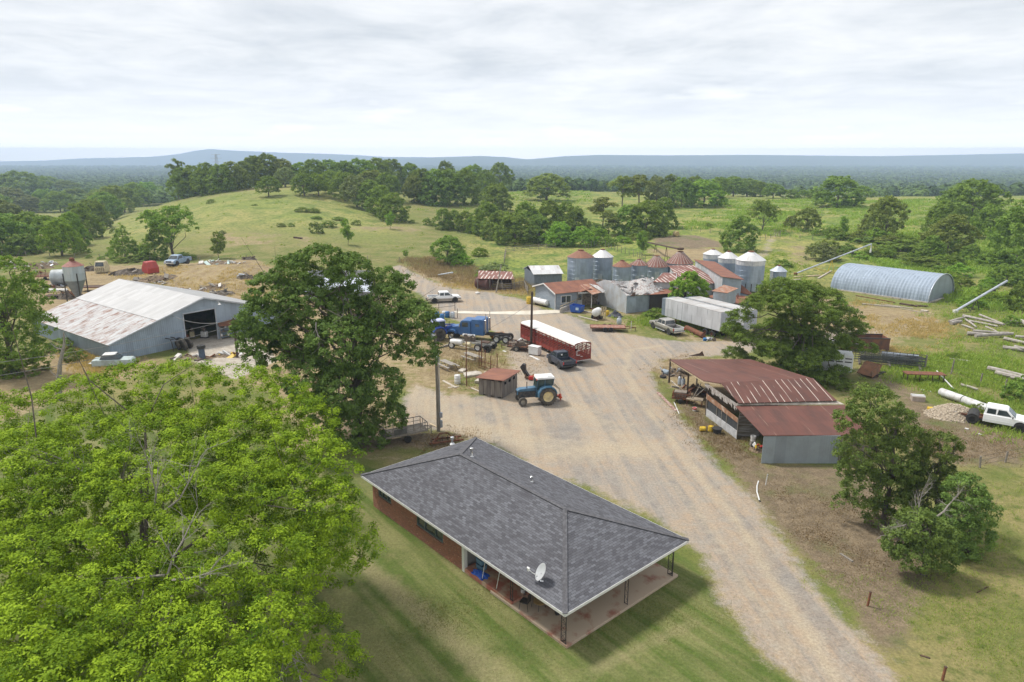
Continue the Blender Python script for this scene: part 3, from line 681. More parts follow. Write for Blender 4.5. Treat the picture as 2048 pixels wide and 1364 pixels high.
GROVES = {
 'in the far left valley': [(8, 470, 400, 80, 'round', 'grey'), (20, 425, 376, 75, 'round', 'grey'), (60, 425, 392, 52, 'round', 'grey'), (50, 402, 343, 82, 'round', 'dark'), (98, 388, 352, 52, 'round', 'dark'), (92, 420, 378, 46, 'bushy', 'mid'), (135, 392, 361, 46, 'round', 'dark'), (122, 424, 382, 58, 'bushy', 'mid'), (150, 412, 377, 50, 'round', 'dark'), (-30, 440, 380, 80, 'round', 'dark'), (5, 395, 352, 50, 'round', 'dark')],
 'in the thicket below the left pasture': [(10, 505, 428, 90, 'bushy', 'dark'), (48, 508, 466, 60, 'bushy', 'dark'), (60, 490, 424, 80, 'round', 'dark'), (100, 495, 432, 70, 'bushy', 'mid'), (125, 512, 436, 64, 'round', 'light'), (162, 506, 474, 34, 'cone', 'mid'), (90, 462, 430, 60, 'bushy', 'dark'), (148, 492, 425, 52, 'bushy', 'mid'), (20, 470, 425, 60, 'bushy', 'mid'), (-30, 510, 430, 80, 'round', 'dark'), (35, 470, 432, 60, 'round', 'mid'), (-40, 470, 420, 80, 'bushy', 'dark')],
 'in the hedgerow left of the pasture': [(168, 478, 408, 66, 'bushy', 'mid'), (190, 462, 398, 60, 'bushy', 'mid'), (212, 446, 385, 66, 'round', 'dark'), (228, 432, 372, 66, 'round', 'olive'), (250, 425, 374, 58, 'round', 'dark'), (272, 414, 366, 56, 'bushy', 'light'), (296, 406, 364, 50, 'bushy', 'light'), (322, 398, 372, 30, 'round', 'dark'), (205, 415, 377, 50, 'round', 'mid')],
 'along the back of the hilltop grove': [(358, 395, 319, 34, 'pine', 'dark'), (368, 393, 336, 50, 'bushy', 'dark'), (392, 391, 330, 56, 'bushy', 'dark'), (418, 388, 327, 54, 'bushy', 'dark'), (443, 384, 328, 52, 'bushy', 'dark'), (468, 380, 324, 52, 'bushy', 'olive'), (492, 377, 322, 50, 'bushy', 'dark'), (512, 372, 312, 50, 'round', 'dark'), (540, 366, 308, 56, 'round', 'dark'), (566, 364, 318, 50, 'round', 'olive'), (600, 366, 324, 44, 'bushy', 'mid'), (628, 360, 319, 56, 'round', 'dark'), (658, 358, 320, 56, 'round', 'dark'), (690, 357, 322, 50, 'round', 'dark'), (722, 358, 318, 60, 'round', 'dark'), (752, 362, 317, 64, 'round', 'dark'), (782, 372, 319, 60, 'round', 'dark'), (822, 358, 327, 46, 'round', 'dark')],
 'along the front edge of the hilltop grove': [(609, 392, 345, 44, 'round', 'dark'), (571, 374, 334, 40, 'round', 'grey'), (637, 391, 347, 46, 'round', 'light'), (662, 388, 342, 46, 'round', 'mid'), (690, 402, 344, 54, 'round', 'mid'), (714, 414, 350, 56, 'round', 'grey'), (740, 420, 360, 52, 'round', 'dark'), (762, 431, 370, 54, 'bushy', 'mid'), (786, 442, 385, 56, 'bushy', 'mid'), (775, 402, 345, 50, 'round', 'dark'), (745, 392, 340, 60, 'round', 'olive')],
 'in the dark clump on the rise': [(828, 405, 350, 40, 'round', 'olive'), (842, 404, 337, 54, 'bushy', 'dark'), (870, 408, 340, 62, 'bushy', 'dark'), (900, 410, 340, 66, 'bushy', 'dark'), (930, 408, 336, 56, 'bushy', 'dark'), (892, 362, 323, 38, 'round', 'dark'), (945, 385, 330, 50, 'round', 'mid'), (972, 392, 340, 40, 'round', 'dark'), (1000, 380, 326, 46, 'round', 'dark'), (995, 422, 366, 56, 'bushy', 'mid'), (980, 400, 372, 40, 'bushy', 'mid')],
 'in the fence row above the paddock': [(886, 458, 416, 36, 'bushy', 'mid'), (908, 458, 420, 36, 'bushy', 'mid'), (930, 463, 421, 38, 'bushy', 'dark'), (952, 466, 425, 42, 'bushy', 'mid'), (974, 470, 402, 52, 'bushy', 'mid'), (1000, 478, 422, 66, 'bushy', 'dark'), (1030, 488, 424, 74, 'bushy', 'dark'), (1052, 476, 404, 62, 'bushy', 'mid'), (1078, 482, 428, 50, 'bushy', 'dark'), (1098, 470, 402, 62, 'bushy', 'mid'), (1128, 470, 404, 54, 'bushy', 'dark'), (1150, 474, 412, 50, 'bushy', 'dark'), (1120, 492, 442, 54, 'bushy', 'light'), (1165, 492, 452, 50, 'bushy', 'light'), (1195, 486, 454, 44, 'bushy', 'light'), (1205, 452, 394, 60, 'pine', 'olive'), (1216, 470, 420, 50, 'pine', 'olive'), (1245, 420, 352, 62, 'pine', 'olive'), (1276, 418, 350, 66, 'pine', 'olive'), (1255, 468, 408, 60, 'bushy', 'mid'), (1292, 470, 400, 74, 'bushy', 'mid'), (1325, 456, 396, 50, 'bushy', 'mid')],
 'in the row atop the green meadow': [(1312, 415, 352, 44, 'round', 'grey'), (1340, 408, 350, 46, 'bushy', 'dark'), (1362, 414, 354, 46, 'bushy', 'dark'), (1386, 398, 352, 40, 'round', 'dark'), (1408, 413, 358, 76, 'bushy', 'light'), (1438, 396, 354, 44, 'round', 'dark'), (1466, 393, 353, 52, 'round', 'dark'), (1494, 393, 357, 52, 'round', 'dark'), (1520, 394, 362, 36, 'bushy', 'dark'), (1546, 397, 367, 40, 'round', 'dark'), (1580, 397, 378, 36, 'bushy', 'mid'), (1608, 396, 380, 34, 'bushy', 'mid'), (1634, 397, 380, 30, 'bushy', 'dark')],
 'on the slope behind the arched building': [(1770, 478, 392, 62, 'round', 'olive'), (1748, 470, 405, 50, 'bushy', 'olive'), (1880, 480, 402, 60, 'round', 'mid'), (1895, 505, 430, 84, 'bushy', 'olive'), (1938, 452, 360, 104, 'round', 'dark'), (1905, 440, 376, 56, 'round', 'dark'), (1978, 478, 408, 64, 'bushy', 'mid'), (2030, 535, 400, 90, 'bushy', 'dark'), (2060, 500, 400, 80, 'bushy', 'dark'), (1940, 522, 486, 34, 'bushy', 'dark'), (2012, 568, 526, 60, 'bushy', 'dark'), (1975, 575, 552, 30, 'bushy', 'light'), (1990, 535, 500, 60, 'bushy', 'mid'), (1860, 515, 470, 44, 'bushy', 'mid'), (2040, 620, 560, 50, 'bushy', 'dark')],
 'on the slope above the raised auger': [(1640 + (i * 53) % 290, 470 + (i * 37) % 62, 470 + (i * 37) % 62 - 20 - (i % 3) * 7, 30 + (i % 4) * 9, 'bush', ('mid', 'dark', 'light', 'olive')[i % 4]) for i in range(22)],
 'between fence row and tall bins': [(1060 + (i * 61) % 270, 462 + (i * 17) % 30, 462 + (i * 17) % 30 - 17 - (i % 3) * 6, 28 + (i % 3) * 9, 'bush', ('light', 'mid', 'dark')[i % 3]) for i in range(15)],
 'in scrub by the lower auger': [(1880 + (i * 47) % 170, 545 + (i * 29) % 75, 545 + (i * 29) % 75 - 20 - (i % 3) * 7, 32 + (i % 3) * 9, 'bush', ('mid', 'dark', 'light')[i % 3]) for i in range(12)],
}
for where, lst in GROVES.items():
 cnt = {}
 tot = {}
 for t in lst: tot[(t[4], t[5])] = tot.get((t[4], t[5]), 0) + 1
 for t in sorted(lst):
  k = (t[4], t[5]); cnt[k] = cnt.get(k, 0) + 1
  desc = TONEW[t[5]] + ' ' + KINDW[t[4]].replace(' leafy to the ground', '').replace('-', ' ')
  lab = (ORD[cnt[k] - 1] + ' ' + desc + ' from the left ' + where) if tot[k] > 1 else (desc + ' ' + where)
  px_tree(*t, lab, 'trees ' + where, sink=.3)
for t in [
 (250, 516, 447, 58, 'cone', 'mid', 'dense cone-shaped tree alone at the foot of the left pasture'),
 (346, 514, 412, 100, 'vase', 'mid', 'tall vase-shaped tree with a forked pale trunk beside the old blue truck'),
 (312, 518, 462, 46, 'bushy', 'dark', 'dark leafy tree touching the left side of the vase-shaped tree'),
 (438, 517, 463, 42, 'sapling', 'mid', 'small upright tree right of the vase-shaped tree by the dirt mound'),
 (538, 393, 352, 44, 'round', 'dark', 'lone dark round tree standing on the open hill below the grove'),
 (696, 490, 437, 34, 'sapling', 'light', 'slim leaning young tree in the middle of the pasture above the oak'),
 (781, 458, 423, 26, 'sapling', 'light', 'thin young tree below the lower end of the hilltop grove'),
 (812, 515, 498, 16, 'sapling', 'light', 'tiny sapling beside the pasture fence'),
 (1094, 402, 348, 80, 'round', 'olive', 'big lone spreading tree on the skyline of the middle meadow'),
 (896, 530, 472, 62, 'round', 'mid', 'round tree by the corner of the pasture fence'),
 (922, 533, 503, 42, 'bushy', 'light', 'bright bushy tree against the right side of the fence corner tree'),
 (960, 512, 494, 30, 'bushy', 'light', 'small bushy tree behind the paddock fence'),
 (1477, 502, 433, 62, 'bushy', 'dark', 'dense dark round tree beside the farm track in the meadow'),
 (1525, 462, 400, 58, 'vase', 'mid', 'open crowned tree at the gate of the farm track'),
 (1582, 456, 432, 26, 'round', 'olive', 'smaller of the two trees right of the track gate'),
 (1612, 462, 416, 46, 'round', 'olive', 'larger of the two trees right of the track gate'),
 (1686, 472, 432, 26, 'sapling', 'light', 'pale young tree alone in the meadow behind the augers'),
 (1674, 413, 352, 84, 'bushy', 'dark', 'large dark spreading oak on the crest of the right meadow'),
 (1722, 396, 372, 44, 'bushy', 'light', 'pale leafy tree just right of the big oak on the crest'),
 (1285, 510, 461, 36, 'sapling', 'dark', 'small dark tree behind the rust-roofed grain bins'),
]: px_tree(*t, None, sink=.15)
bu = [(633, 466, 438, 26, 'dark', 'tall dark bush right of the others in the pasture'), (656, 454, 438, 32, 'mid', 'spreading bush beside the dark bush in the pasture'),
 (563, 453, 444, 18, 'dark', 'small dark bush at the left of the pasture bushes'), (583, 453, 443, 12, 'dark', 'smallest bush between two larger ones in the pasture'),
 (603, 423, 412, 26, 'mid', 'low bush on the hill left half of a wide patch'), (626, 424, 413, 26, 'mid', 'low bush on the hill right half of a wide patch'),
 (633, 437, 430, 22, 'mid', 'low flat bush between the two bush patches on the hill'), (678, 440, 431, 24, 'mid', 'low bush beyond the slim leaning tree'),
 (712, 450, 437, 18, 'mid', 'bush touching the right of the slim leaning tree'), (509, 411, 407, 12, 'dark', 'tiny dark bush high on the left of the hill'),
 (422, 406, 396, 16, 'mid', 'round bush near the crest left of the hill'), (465, 380, 372, 16, 'grey', 'pale bush in front of the hilltop grove'),
 (823, 446, 437, 12, 'dark', 'small bush at the end of the fence row gap'), (865, 452, 443, 14, 'dark', 'low dark bush left of the fence row'),
 (855, 450, 432, 18, 'mid', 'upright bush left of the fence row'), (444, 468, 458, 14, 'grey', 'grey bush behind the small upright tree'),
 (226, 466, 453, 12, 'mid', 'small bush high in the left corner of the pasture'), (178, 516, 508, 12, 'mid', 'first round bush along the foot of the pasture'),
 (202, 518, 510, 14, 'mid', 'second round bush along the foot of the pasture'), (292, 520, 500, 40, 'dark', 'dark bush in the fence line beside the red cab'), (370, 520, 500, 40, 'dark', 'dark bush behind the old blue truck'),
 (265, 522, 508, 60, 'dark', 'wide dark bush under the cone-shaped tree'),
 (1417, 455, 444, 16, 'dark', 'lone dark bush in the green meadow'), (1645, 520, 478, 60, 'grey', 'big greyish bush behind the raised auger'), (1568, 534, 514, 32, 'mid', 'green bush beyond the small silver bin'),
 (1800, 508, 474, 110, 'mid', 'large vine-covered bush behind the arched building'), (1850, 535, 508, 80, 'dark', 'dark bush mass right behind the arched building'), (1730, 486, 470, 56, 'dark', 'dark bush left of the vine-covered bush'),
 (1900, 562, 540, 40, 'mid', 'bush at the right end of the arched building'), (1960, 600, 585, 40, 'light', 'bush beside the lower auger'), (2020, 650, 625, 30, 'mid', 'bush behind the log piles near the frame edge'),
 (2040, 800, 740, 60, 'dark', 'dark bush behind the white truck at the frame edge'), (1905, 718, 700, 22, 'mid', 'small green bush by the log piles'), (1965, 820, 795, 40, 'mid', 'bush behind the white pipe'),
 (1900, 790, 770, 22, 'light', 'bright bush beside the far end of the white pipe'), (1690, 780, 760, 30, 'mid', 'low bush under the pine'),
 (1316, 636, 612, 40, 'mid', 'weedy bush at the corner of the grey van trailer'), (1296, 634, 618, 26, 'light', 'small bush left of the grey van trailer'), (985, 545, 520, 60, 'grey', 'brush clump beside the paddock fence'),
 (150, 720, 690, 40, 'mid', 'bush beside the near wall of the big barn'), (120, 700, 672, 50, 'dark', 'dark bush under the eave of the big barn'), (965, 555, 540, 30, 'mid', 'low bush behind the rusty tank'), (50, 745, 700, 80, 'dark', 'dark undergrowth bush under the left edge tree'),
 (1680, 610, 592, 26, 'light', 'low bush beside the arched building front')]
for (px, vb, vt, w, tone, lab) in bu: px_tree(px, vb, vt, w, 'bush', tone, lab, None, sink=.08)

# --- the bright maple in the left foreground
def place_mesh(name, me, parent, mat=None):
 o = bpy.data.objects.new(name, me); COL.objects.link(o); o.parent = parent; return o
rs = np.random.RandomState(5)
mp_ = Vector((-17.2, 27.5, 0))
T = thing('maple_tree', 'huge bright yellow green maple with bare dead limbs filling the left foreground', 'tree', mp_)
def lobpx(px, py, y, r, base, kz=.85):
 """crown lobe seen at that pixel, at distance y"""
 b = (py - 682) / F; t = y / (CP - b * SP); return ((px - 1024) / F * t - base[0], y - base[1], HC - t * (SP + b * CP) - base[2], r, r, r * kz)
MBs = (mp_.x, mp_.y, 0)
lob = [lobpx(*q, MBs, .72) for q in [(-40, 860, 35, 2.8), (70, 840, 36, 2.6), (170, 815, 36.5, 2.6), (270, 790, 37, 2.6), (370, 785, 37, 2.5), (470, 790, 37, 2.4), (545, 800, 36, 2.2), (600, 850, 34.5, 2.2),
  (-60, 960, 31, 2.8), (60, 930, 31.5, 2.7), (180, 905, 32, 2.6), (300, 880, 32.5, 2.5), (410, 880, 32.5, 2.4), (510, 890, 32, 2.4), (600, 920, 31, 2.2), (660, 930, 30.5, 1.6),
  (-60, 1080, 26, 2.4), (50, 1040, 27, 2.4), (160, 1010, 27.5, 2.0), (480, 985, 28, 1.8), (560, 1010, 28, 2.1), (640, 1020, 28, 1.7),
  (-40, 1180, 22, 2.2), (60, 1150, 23, 2.2), (150, 1120, 23.5, 1.6), (470, 1110, 24.5, 1.4), (540, 1130, 24.5, 1.7), (600, 1120, 25.5, 1.3),
  (0, 1290, 19, 2.0), (110, 1270, 19.5, 2.0), (200, 1290, 19.5, 1.6), (290, 1330, 19, 1.4), (400, 1300, 19.5, 1.4), (480, 1260, 20.5, 1.5), (550, 1250, 21.5, 1.2), (100, 1380, 17, 1.8), (-20, 1400, 17, 1.8), (230, 1400, 17, 1.6), (360, 1400, 17.5, 1.5), (470, 1380, 18, 1.3), (260, 960, 28.5, 1.8), (330, 985, 28, 1.7), (400, 1000, 27, 1.7), (270, 1070, 25, 1.6), (370, 1090, 24.5, 1.4), (230, 1170, 22.5, 1.4), (400, 1180, 22.5, 1.4), (340, 1240, 21, 1.2), (420, 930, 30, 1.8), (220, 1020, 27, 1.6)]]
lob += [(math.cos(a) * 8.8, math.sin(a) * 8.8, 4.2 + 1.2 * math.sin(a * 5), 2.2, 2.2, 1.8) for a in np.linspace(.3, 6.0, 12)] + [(0, 3, 9.5, 3.2, 3.2, 2.2), (-4, 1, 9.5, 2.6, 2.6, 2.0), (3.5, 2.5, 9, 2.6, 2.6, 2.), (-2, -2, 5.5, 3, 3, 2), (2, -4, 5.0, 3, 3, 2), (0, 0, 4.5, 4, 4, 2), (-3, -6, 5, 3, 3, 2)]
lob += [(a, b, c - 1.8, r1 * .8, r2 * .8, r3 * .8) for a, b, c, r1, r2, r3 in lob[:36]]
hole = np.array([lobpx(*q, 1, MBs)[:3] for q in [(215, 950, 29.5), (320, 1040, 26), (330, 1140, 23.5), (420, 970, 28), (345, 1220, 21.5)]])
me, C = crown('crown', lob, 6600, 70, .40, .13, LM['maple'], rs, .72, flat=.62, up=.8, asp=.48, rand=.55)
co_ = np.empty(len(me.vertices) * 3, np.float32); me.vertices.foreach_get('co', co_); co_ = co_.reshape(-1, 4, 3); cc_ = co_.mean(1)
kill = np.zeros(len(cc_), bool)
for h_, rr_ in zip(hole, (.1, .2, .2, .1, .1)): kill |= np.linalg.norm((cc_ - h_) * np.array([1, 1, .45]), axis=1) < rr_ * (.75 + .4 * rs.uniform(size=len(cc_)))
tn = np.empty(len(me.vertices), np.float32); me.attributes['tint'].data.foreach_get('value', tn)
kp = ~kill; me = np_mesh('crown', co_[kp].reshape(-1, 3), np.arange(kp.sum() * 4).reshape(-1, 4), LM['maple'], {'tint': tn.reshape(-1, 4)[kp].ravel()})
place_mesh('crown', me, T)
mb = MB(); tg = C[rs.choice(len(C), 18)] - np.array([0, 0, .9]); limbs(mb, (0, 0, 0), 6.0, tg, .27, rs, 9)
mb.build('trunk', BARK, T, smooth=True)
def dead(mb, p, d, ln, r, lv, rs):
 d = np.array(d, float); d /= np.linalg.norm(d); pts = [np.array(p, float)]
 for i in range(4):
  d = d + rs.normal(size=3) * .16; d /= np.linalg.norm(d); pts.append(pts[-1] + d * ln / 4)
 mb.tube(pts, [r, r * .8, r * .6, r * .42, r * .2], 5 if lv > 0 else 4)
 if lv > 0:
  for i in range(1, 5):
   for _ in range(2 if lv > 1 else 2):
    dd = d + rs.normal(size=3) * .7 + np.array([0, 0, .15]); dead(mb, pts[i], dd, ln * rs.uniform(.35, .6), r * (.55 - .08 * i), lv - 1, rs)
for q, d, ln in [((215, 990, 29.5), (-.6, .2, .9), 3.6), ((230, 985, 29.5), (.5, .3, .9), 3.2), ((310, 1010, 26.5), (.1, -.2, 1), 3.2), ((330, 1020, 26), (.9, .2, .5), 3.6), ((330, 1150, 23), (-.9, -.3, .3), 3.2), ((335, 1150, 23), (.3, .3, .9), 3.0), ((345, 1160, 22.5), (.9, -.2, .1), 3.0), ((345, 1190, 22), (-.1, -.5, -.6), 2.6), ((540, 1260, 22), (.9, -.2, -.2), 3.0)]:
 mb = MB(); dead(mb, lobpx(*q, 1, MBs)[:3], d, ln * .9, .05, 2, rs); mb.build('dead_limb', BARKP, T)

# --- the tall oak in the middle
T = thing('oak_tree', 'tall dark green oak between the big metal barn and the gravel yard', 'tree', (-13.2, 55.5, 0))
rs = np.random.RandomState(11)
ob = P(705, 900)
B0 = (-13.2, 55.5, 0)
lob = [lobpx(*q, B0) for q in [(640, 535, 57, 2.3), (590, 548, 57, 2.0), (700, 545, 57, 1.9), (545, 590, 56, 2.2), (530, 640, 55.5, 2.2), (515, 690, 55, 1.6), (560, 700, 54.5, 2.2), (620, 610, 56, 2.6), (690, 610, 57.5, 2.0), (770, 560, 58, 1.4), (780, 610, 57, 2.2), (830, 640, 56.5, 1.9), (845, 700, 56, 1.6), (760, 680, 56, 2.6), (680, 690, 54, 2.8), (620, 760, 53.5, 2.3), (690, 780, 53, 2.6), (760, 770, 54, 2.0), (780, 830, 55, 1.5), (705, 850, 54, 2.2), (740, 880, 55, 1.6), (650, 820, 54, 1.8), (490, 655, 56, 1.2), (720, 640, 59, 2.2), (600, 680, 58, 2.4), (805, 570, 58, 1.0)]]
me, C = crown('crown', lob, 3600, 44, .42, .22, LM['oak'], rs, .66, flat=.7, up=.55, asp=.5, rand=.7)
place_mesh('crown', me, T)
mb = MB(); limbs(mb, (0, 0, 0), 11.5, C[rs.choice(len(C), 46)], .42, rs, 9); mb.build('trunk', BARK, T, smooth=True)
for p, d, ln in [(lobpx(632, 645, 53.2, 1, B0)[:3], (.2, -.3, -1), 2.2), (lobpx(655, 655, 53.2, 1, B0)[:3], (.8, 0, .4), 1.6)]:
 mb = MB(); dead(mb, p, d, ln, .06, 1, rs); mb.build('dead_limb', BARKP, T)

# --- the spreading pine on the right
B0 = tuple(P(1600, 752, 0.)); T = thing('pine_tree', 'wide spreading pine with layered boughs behind the red roofed barn', 'tree', B0)
rs = np.random.RandomState(21); y0 = B0[1]
lob = [lobpx(a, b, y0 + c, r_, B0, k) for a, b, c, r_, k in [(1560, 575, 0, 2.2, .4), (1610, 580, 1, 2.2, .4), (1650, 590, 0, 1.8, .4), (1520, 600, -1, 1.8, .35), (1580, 600, -2, 2.2, .35), (1640, 620, -2, 2.0, .3), (1690, 625, 0, 1.7, .35), (1715, 650, 1, 1.3, .35), (1700, 680, 0, 1.4, .35), (1740, 690, 1, .9, .4), (1480, 625, 0, 1.4, .35), (1465, 650, 0, 1.2, .35), (1490, 670, -1, 1.4, .35), (1470, 700, 0, 1.2, .35), (1500, 720, -1, 1.3, .3), (1540, 690, -2.5, 1.8, .3), (1600, 715, -3, 2.0, .3), (1650, 700, -2, 1.6, .3), (1560, 735, -3, 1.5, .3), (1640, 750, -3, 1.8, .3), (1690, 770, -2, 1.7, .35), (1600, 660, 2, 2.0, .3), (1555, 645, 2, 1.6, .3), (1520, 655, 1, 1.4, .3), (1640, 790, -2, 1.3, .3), (1720, 800, -1, 1.3, .4), (1662, 640, 3, 1.6, .3), (1610, 690, 1, 1.5, .25), (1680, 735, -2, 1.2, .25), (1590, 640, 0, 2.4, .45), (1625, 690, 0, 2.4, .4), (1555, 690, 0, 2.2, .4), (1660, 670, 0, 2.0, .4), (1600, 730, -1, 2.2, .4)]]
lob = [(a, b, c, d * 1.12, e * 1.12, f * 1.55) for a, b, c, d, e, f in [(l[0], l[1], l[2] - .35) + l[3:] for l in lob]]
me, C = crown('crown', lob, 4200, 50, .42, .21, LM['pine'], rs, .45, flat=.6, up=.9, asp=.34, rand=.8)
place_mesh('crown', me, T)
mb = MB(); limbs(mb, (0, 0, 0), 9.0, [(l[0], l[1], l[2] - .3) for l in lob[::2]] + list(C[rs.choice(len(C), 6)]), .32, rs, 9); mb.build('trunk', BARK, T, smooth=True)

# --- trees at the lower right
rs = np.random.RandomState(31)
def big_tree(base, lobs, nc, nl, cr, lf, mat, label, name, h, r0, seed, ntg=30, deadl=(), up=.5, asp=.55):
 rs = np.random.RandomState(seed); T = thing(name, label, 'tree', base)
 me, C = crown('crown', lobs, nc, nl, cr, lf, mat, rs, .62, flat=.8, up=up, asp=asp, rand=.8); place_mesh('crown', me, T)
 mb = MB(); limbs(mb, (0, 0, 0), h, C[rs.choice(len(C), ntg)], r0, rs, 8); mb.build('trunk', BARK, T, smooth=True)
 if deadl:
  for p, d, ln in deadl:
   mb = MB(); dead(mb, p, d, ln, .06, 2, rs); mb.build('dead_limb', BARKP, T)
 return T
b = P(1765, 1045, 0.); Y_ = b.y
big_tree(b, [lobpx(*q, b) for q in [(1745, 815, Y_, 1.7), (1715, 840, Y_, 1.4), (1790, 850, Y_, 1.5), (1725, 905, Y_, 1.7), (1780, 915, Y_ - .3, 1.7), (1730, 975, Y_, 1.6), (1775, 985, Y_ - .5, 1.6), (1700, 940, Y_, .9), (1810, 940, Y_, 1.2), (1755, 1030, Y_, 1.1), (1815, 880, Y_ + .5, 1.2), (1830, 960, Y_ + .5, 1.3), (1800, 1010, Y_, 1.3), (1690, 1010, Y_, .8)]], 950, 46, .33, .15, LM['shade'], 'tall leafy tree at the corner of the lean-to of the red roofed barn', 'broadleaf_tree', 7.5, .2, 41)
b = P(1865, 1050, 0.); Y_ = b.y
big_tree(b, [lobpx(*q, b) for q in [(1880, 895, Y_, 1.3), (1860, 935, Y_, 1.5), (1885, 965, Y_, 1.3), (1840, 990, Y_, 1.3), (1875, 1010, Y_, 1.2), (1835, 1040, Y_, 1.3), (1870, 1055, Y_, 1.3), (1905, 1000, Y_, 1.2)]], 460, 46, .32, .15, LM['shade'], 'middle tree of the clump at the lower right', 'broadleaf_tree', 5.5, .16, 42)
b = P(1935, 1105, 0.); Y_ = b.y
big_tree(b, [lobpx(*q, b) for q in [(1930, 985, Y_, 1.3), (1950, 1020, Y_, 1.3), (1910, 1040, Y_ - .3, 1.3), (1950, 1070, Y_, 1.1), (1895, 1085, Y_, 1.2), (1925, 1100, Y_ - .3, 1.0)]], 420, 46, .3, .14, LM['shade'], 'rightmost tree of the clump at the lower right', 'broadleaf_tree', 4.6, .14, 43)
b = P(1845, 1150, 0.); Y_ = b.y
big_tree(b, [lobpx(*q, b) for q in [(1835, 1055, Y_, 1.3), (1800, 1085, Y_, 1.0), (1870, 1075, Y_, 1.2), (1830, 1110, Y_ - .3, 1.2), (1880, 1120, Y_, .9)]], 420, 46, .3, .14, LM['shade'], 'shortest tree at the front of the lower right clump with bare silver limbs', 'broadleaf_tree', 3.6, .14, 44,
  deadl=[((-.9, .3, 3.0), (-.5, -.3, .2), 2.0), ((-.6, .4, 3.2), (-.2, .2, 1), 2.2), ((-.9, .3, 3.0), (-.8, -.2, -.6), 1.6), ((.6, .5, 3.6), (.6, 0, .5), 2.0)])
# --- tree cut by the left edge
b = P(30, 748, 0.); Y_ = b.y
big_tree(b, [lobpx(*q, b) for q in [(20, 550, Y_, 2.4), (60, 590, Y_, 2.2), (-20, 600, Y_, 3.0), (30, 640, Y_ - 1, 2.8), (75, 650, Y_, 1.9), (-60, 660, Y_, 3.), (40, 700, Y_ - 1, 2.4), (80, 700, Y_, 1.4), (-40, 720, Y_, 2.5), (0, 730, Y_, 2.)]], 900, 34, .48, .26, LM['mid'], 'leafy tree cut by the left edge of the view beside the big barn', 'broadleaf_tree', 8, .3, 45)
# --- bright tree in front of the mill
b = Vector((27.0, 104.5, 0))
big_tree(b, [lobpx(*q, b) for q in [(1378, 566, 104.5, 2.0), (1357, 575, 104.5, 1.4), (1400, 575, 104.5, 1.4), (1375, 592, 104, 2.0), (1398, 592, 104.5, 1.3), (1352, 590, 104.5, 1.1)]], 330, 34, .38, .30, LM['light'], 'round bright green tree in front of the rusty mill roofs', 'broadleaf_tree', 4.6, .16, 46)
# --- young tree tuft behind the dead snag
b = P(146, 712, 0.)
mb = MB(); rs = np.random.RandomState(8)
T = thing('dead_tree', 'bare weathered grey snag standing behind the bright maple', 'tree', P(118, 800, 0.))
mb.tube([(0, 0, -.2), (.3, 0, 2.), (.8, 0, 4.), (1.5, .1, 6.0), (1.7, 0, 7.2)], [.30, .26, .20, .13, .05], 8); mb.build('trunk', BARKP, T, smooth=True)
for p, d, ln in [((1.3, 0, 5.4), (-1, 0, .55), 1.7), ((1.0, 0, 4.4), (.8, .3, .5), 1.0), ((.4, 0, 2.4), (-.9, 0, .8), 1.2)]:
 mb = MB(); dead(mb, p, d, ln, .06, 1, rs); mb.build('limb', BARKP, T)

# --- far-off woodland that reads as one mass
def far_wood_mesh():
 rs = np.random.RandomState(77); V = []; TI = []
 mat = leafmat('leaf_woodland', (.026, .046, .014), (.068, .098, .026), .2)
 for lo, hi, cnt, nq, qs in ((520, 1150, 3600, 120, .105), (1150, 4800, 24000, 36, .19)):
  temps = []
  for k in range(4):
   n = nq; d = unit(rs.normal(size=(n, 3))); d[:, 2] = np.abs(d[:, 2]); c = d * np.array([.42, .42, .52]) * rs.uniform(.75, 1., (n, 1)) + np.array([0, 0, .40])
   c += np.array([np.sin(c[:, 1] * 9 + k), np.sin(c[:, 2] * 8), np.sin(c[:, 0] * 9)]).T * .05
   nr = unit(d + rs.normal(size=(n, 3)) * .3 + np.array([0, 0, .2])); t = unit(np.cross(nr, rs.normal(size=(n, 3)))); b = np.cross(nr, t)
   s = qs * rs.uniform(.7, 1.3, (n, 1)); temps.append(np.stack([c - t * s, c + b * s, c + t * s, c - b * s], 1))
  dd = lo * (hi / lo) ** rs.uniform(size=cnt); u = rs.uniform(-150, 2200, cnt); y = dd; x = (u - 1024) / F * (y * CP + 30 * SP)
  pos = np.stack([x, y], 1); dn = fbm(x / 260, y / 420, 3, 41)
  pos = pos[(y > 2400) | (dn < .60) | (rs.uniform(size=cnt) < .05)]
  z = terrain(pos[:, 0], pos[:, 1])
  for k in range(4):
   p = pos[k::4]; zz = z[k::4]; n = len(p); h = rs.uniform(9, 15, n) * (1 + smooth(1500, 5000, p[:, 1]) * .8); w = h * rs.uniform(.9, 1.35, n)
   v = temps[k][None] * np.stack([w, w, h], 1)[:, None, None, :] + np.stack([p[:, 0], p[:, 1], zz - h * .15], 1)[:, None, None, :]
   V.append(v.reshape(-1, 3)); TI.append(np.repeat(np.clip(rs.uniform(0, 1, n)[:, None] + rs.uniform(-.15, .15, (n, nq)), 0, 1).ravel(), 4))
 V = np.concatenate(V); TI = np.concatenate(TI)
 return np_mesh('distant_woodland', V, np.arange(len(V)).reshape(-1, 4), mat, {'tint': TI})
o = bpy.data.objects.new('distant_woodland', far_wood_mesh()); COL.objects.link(o)
tag(o, 'dense green woodland covering the valley plain toward the blue ridges', 'woodland', kind='stuff')

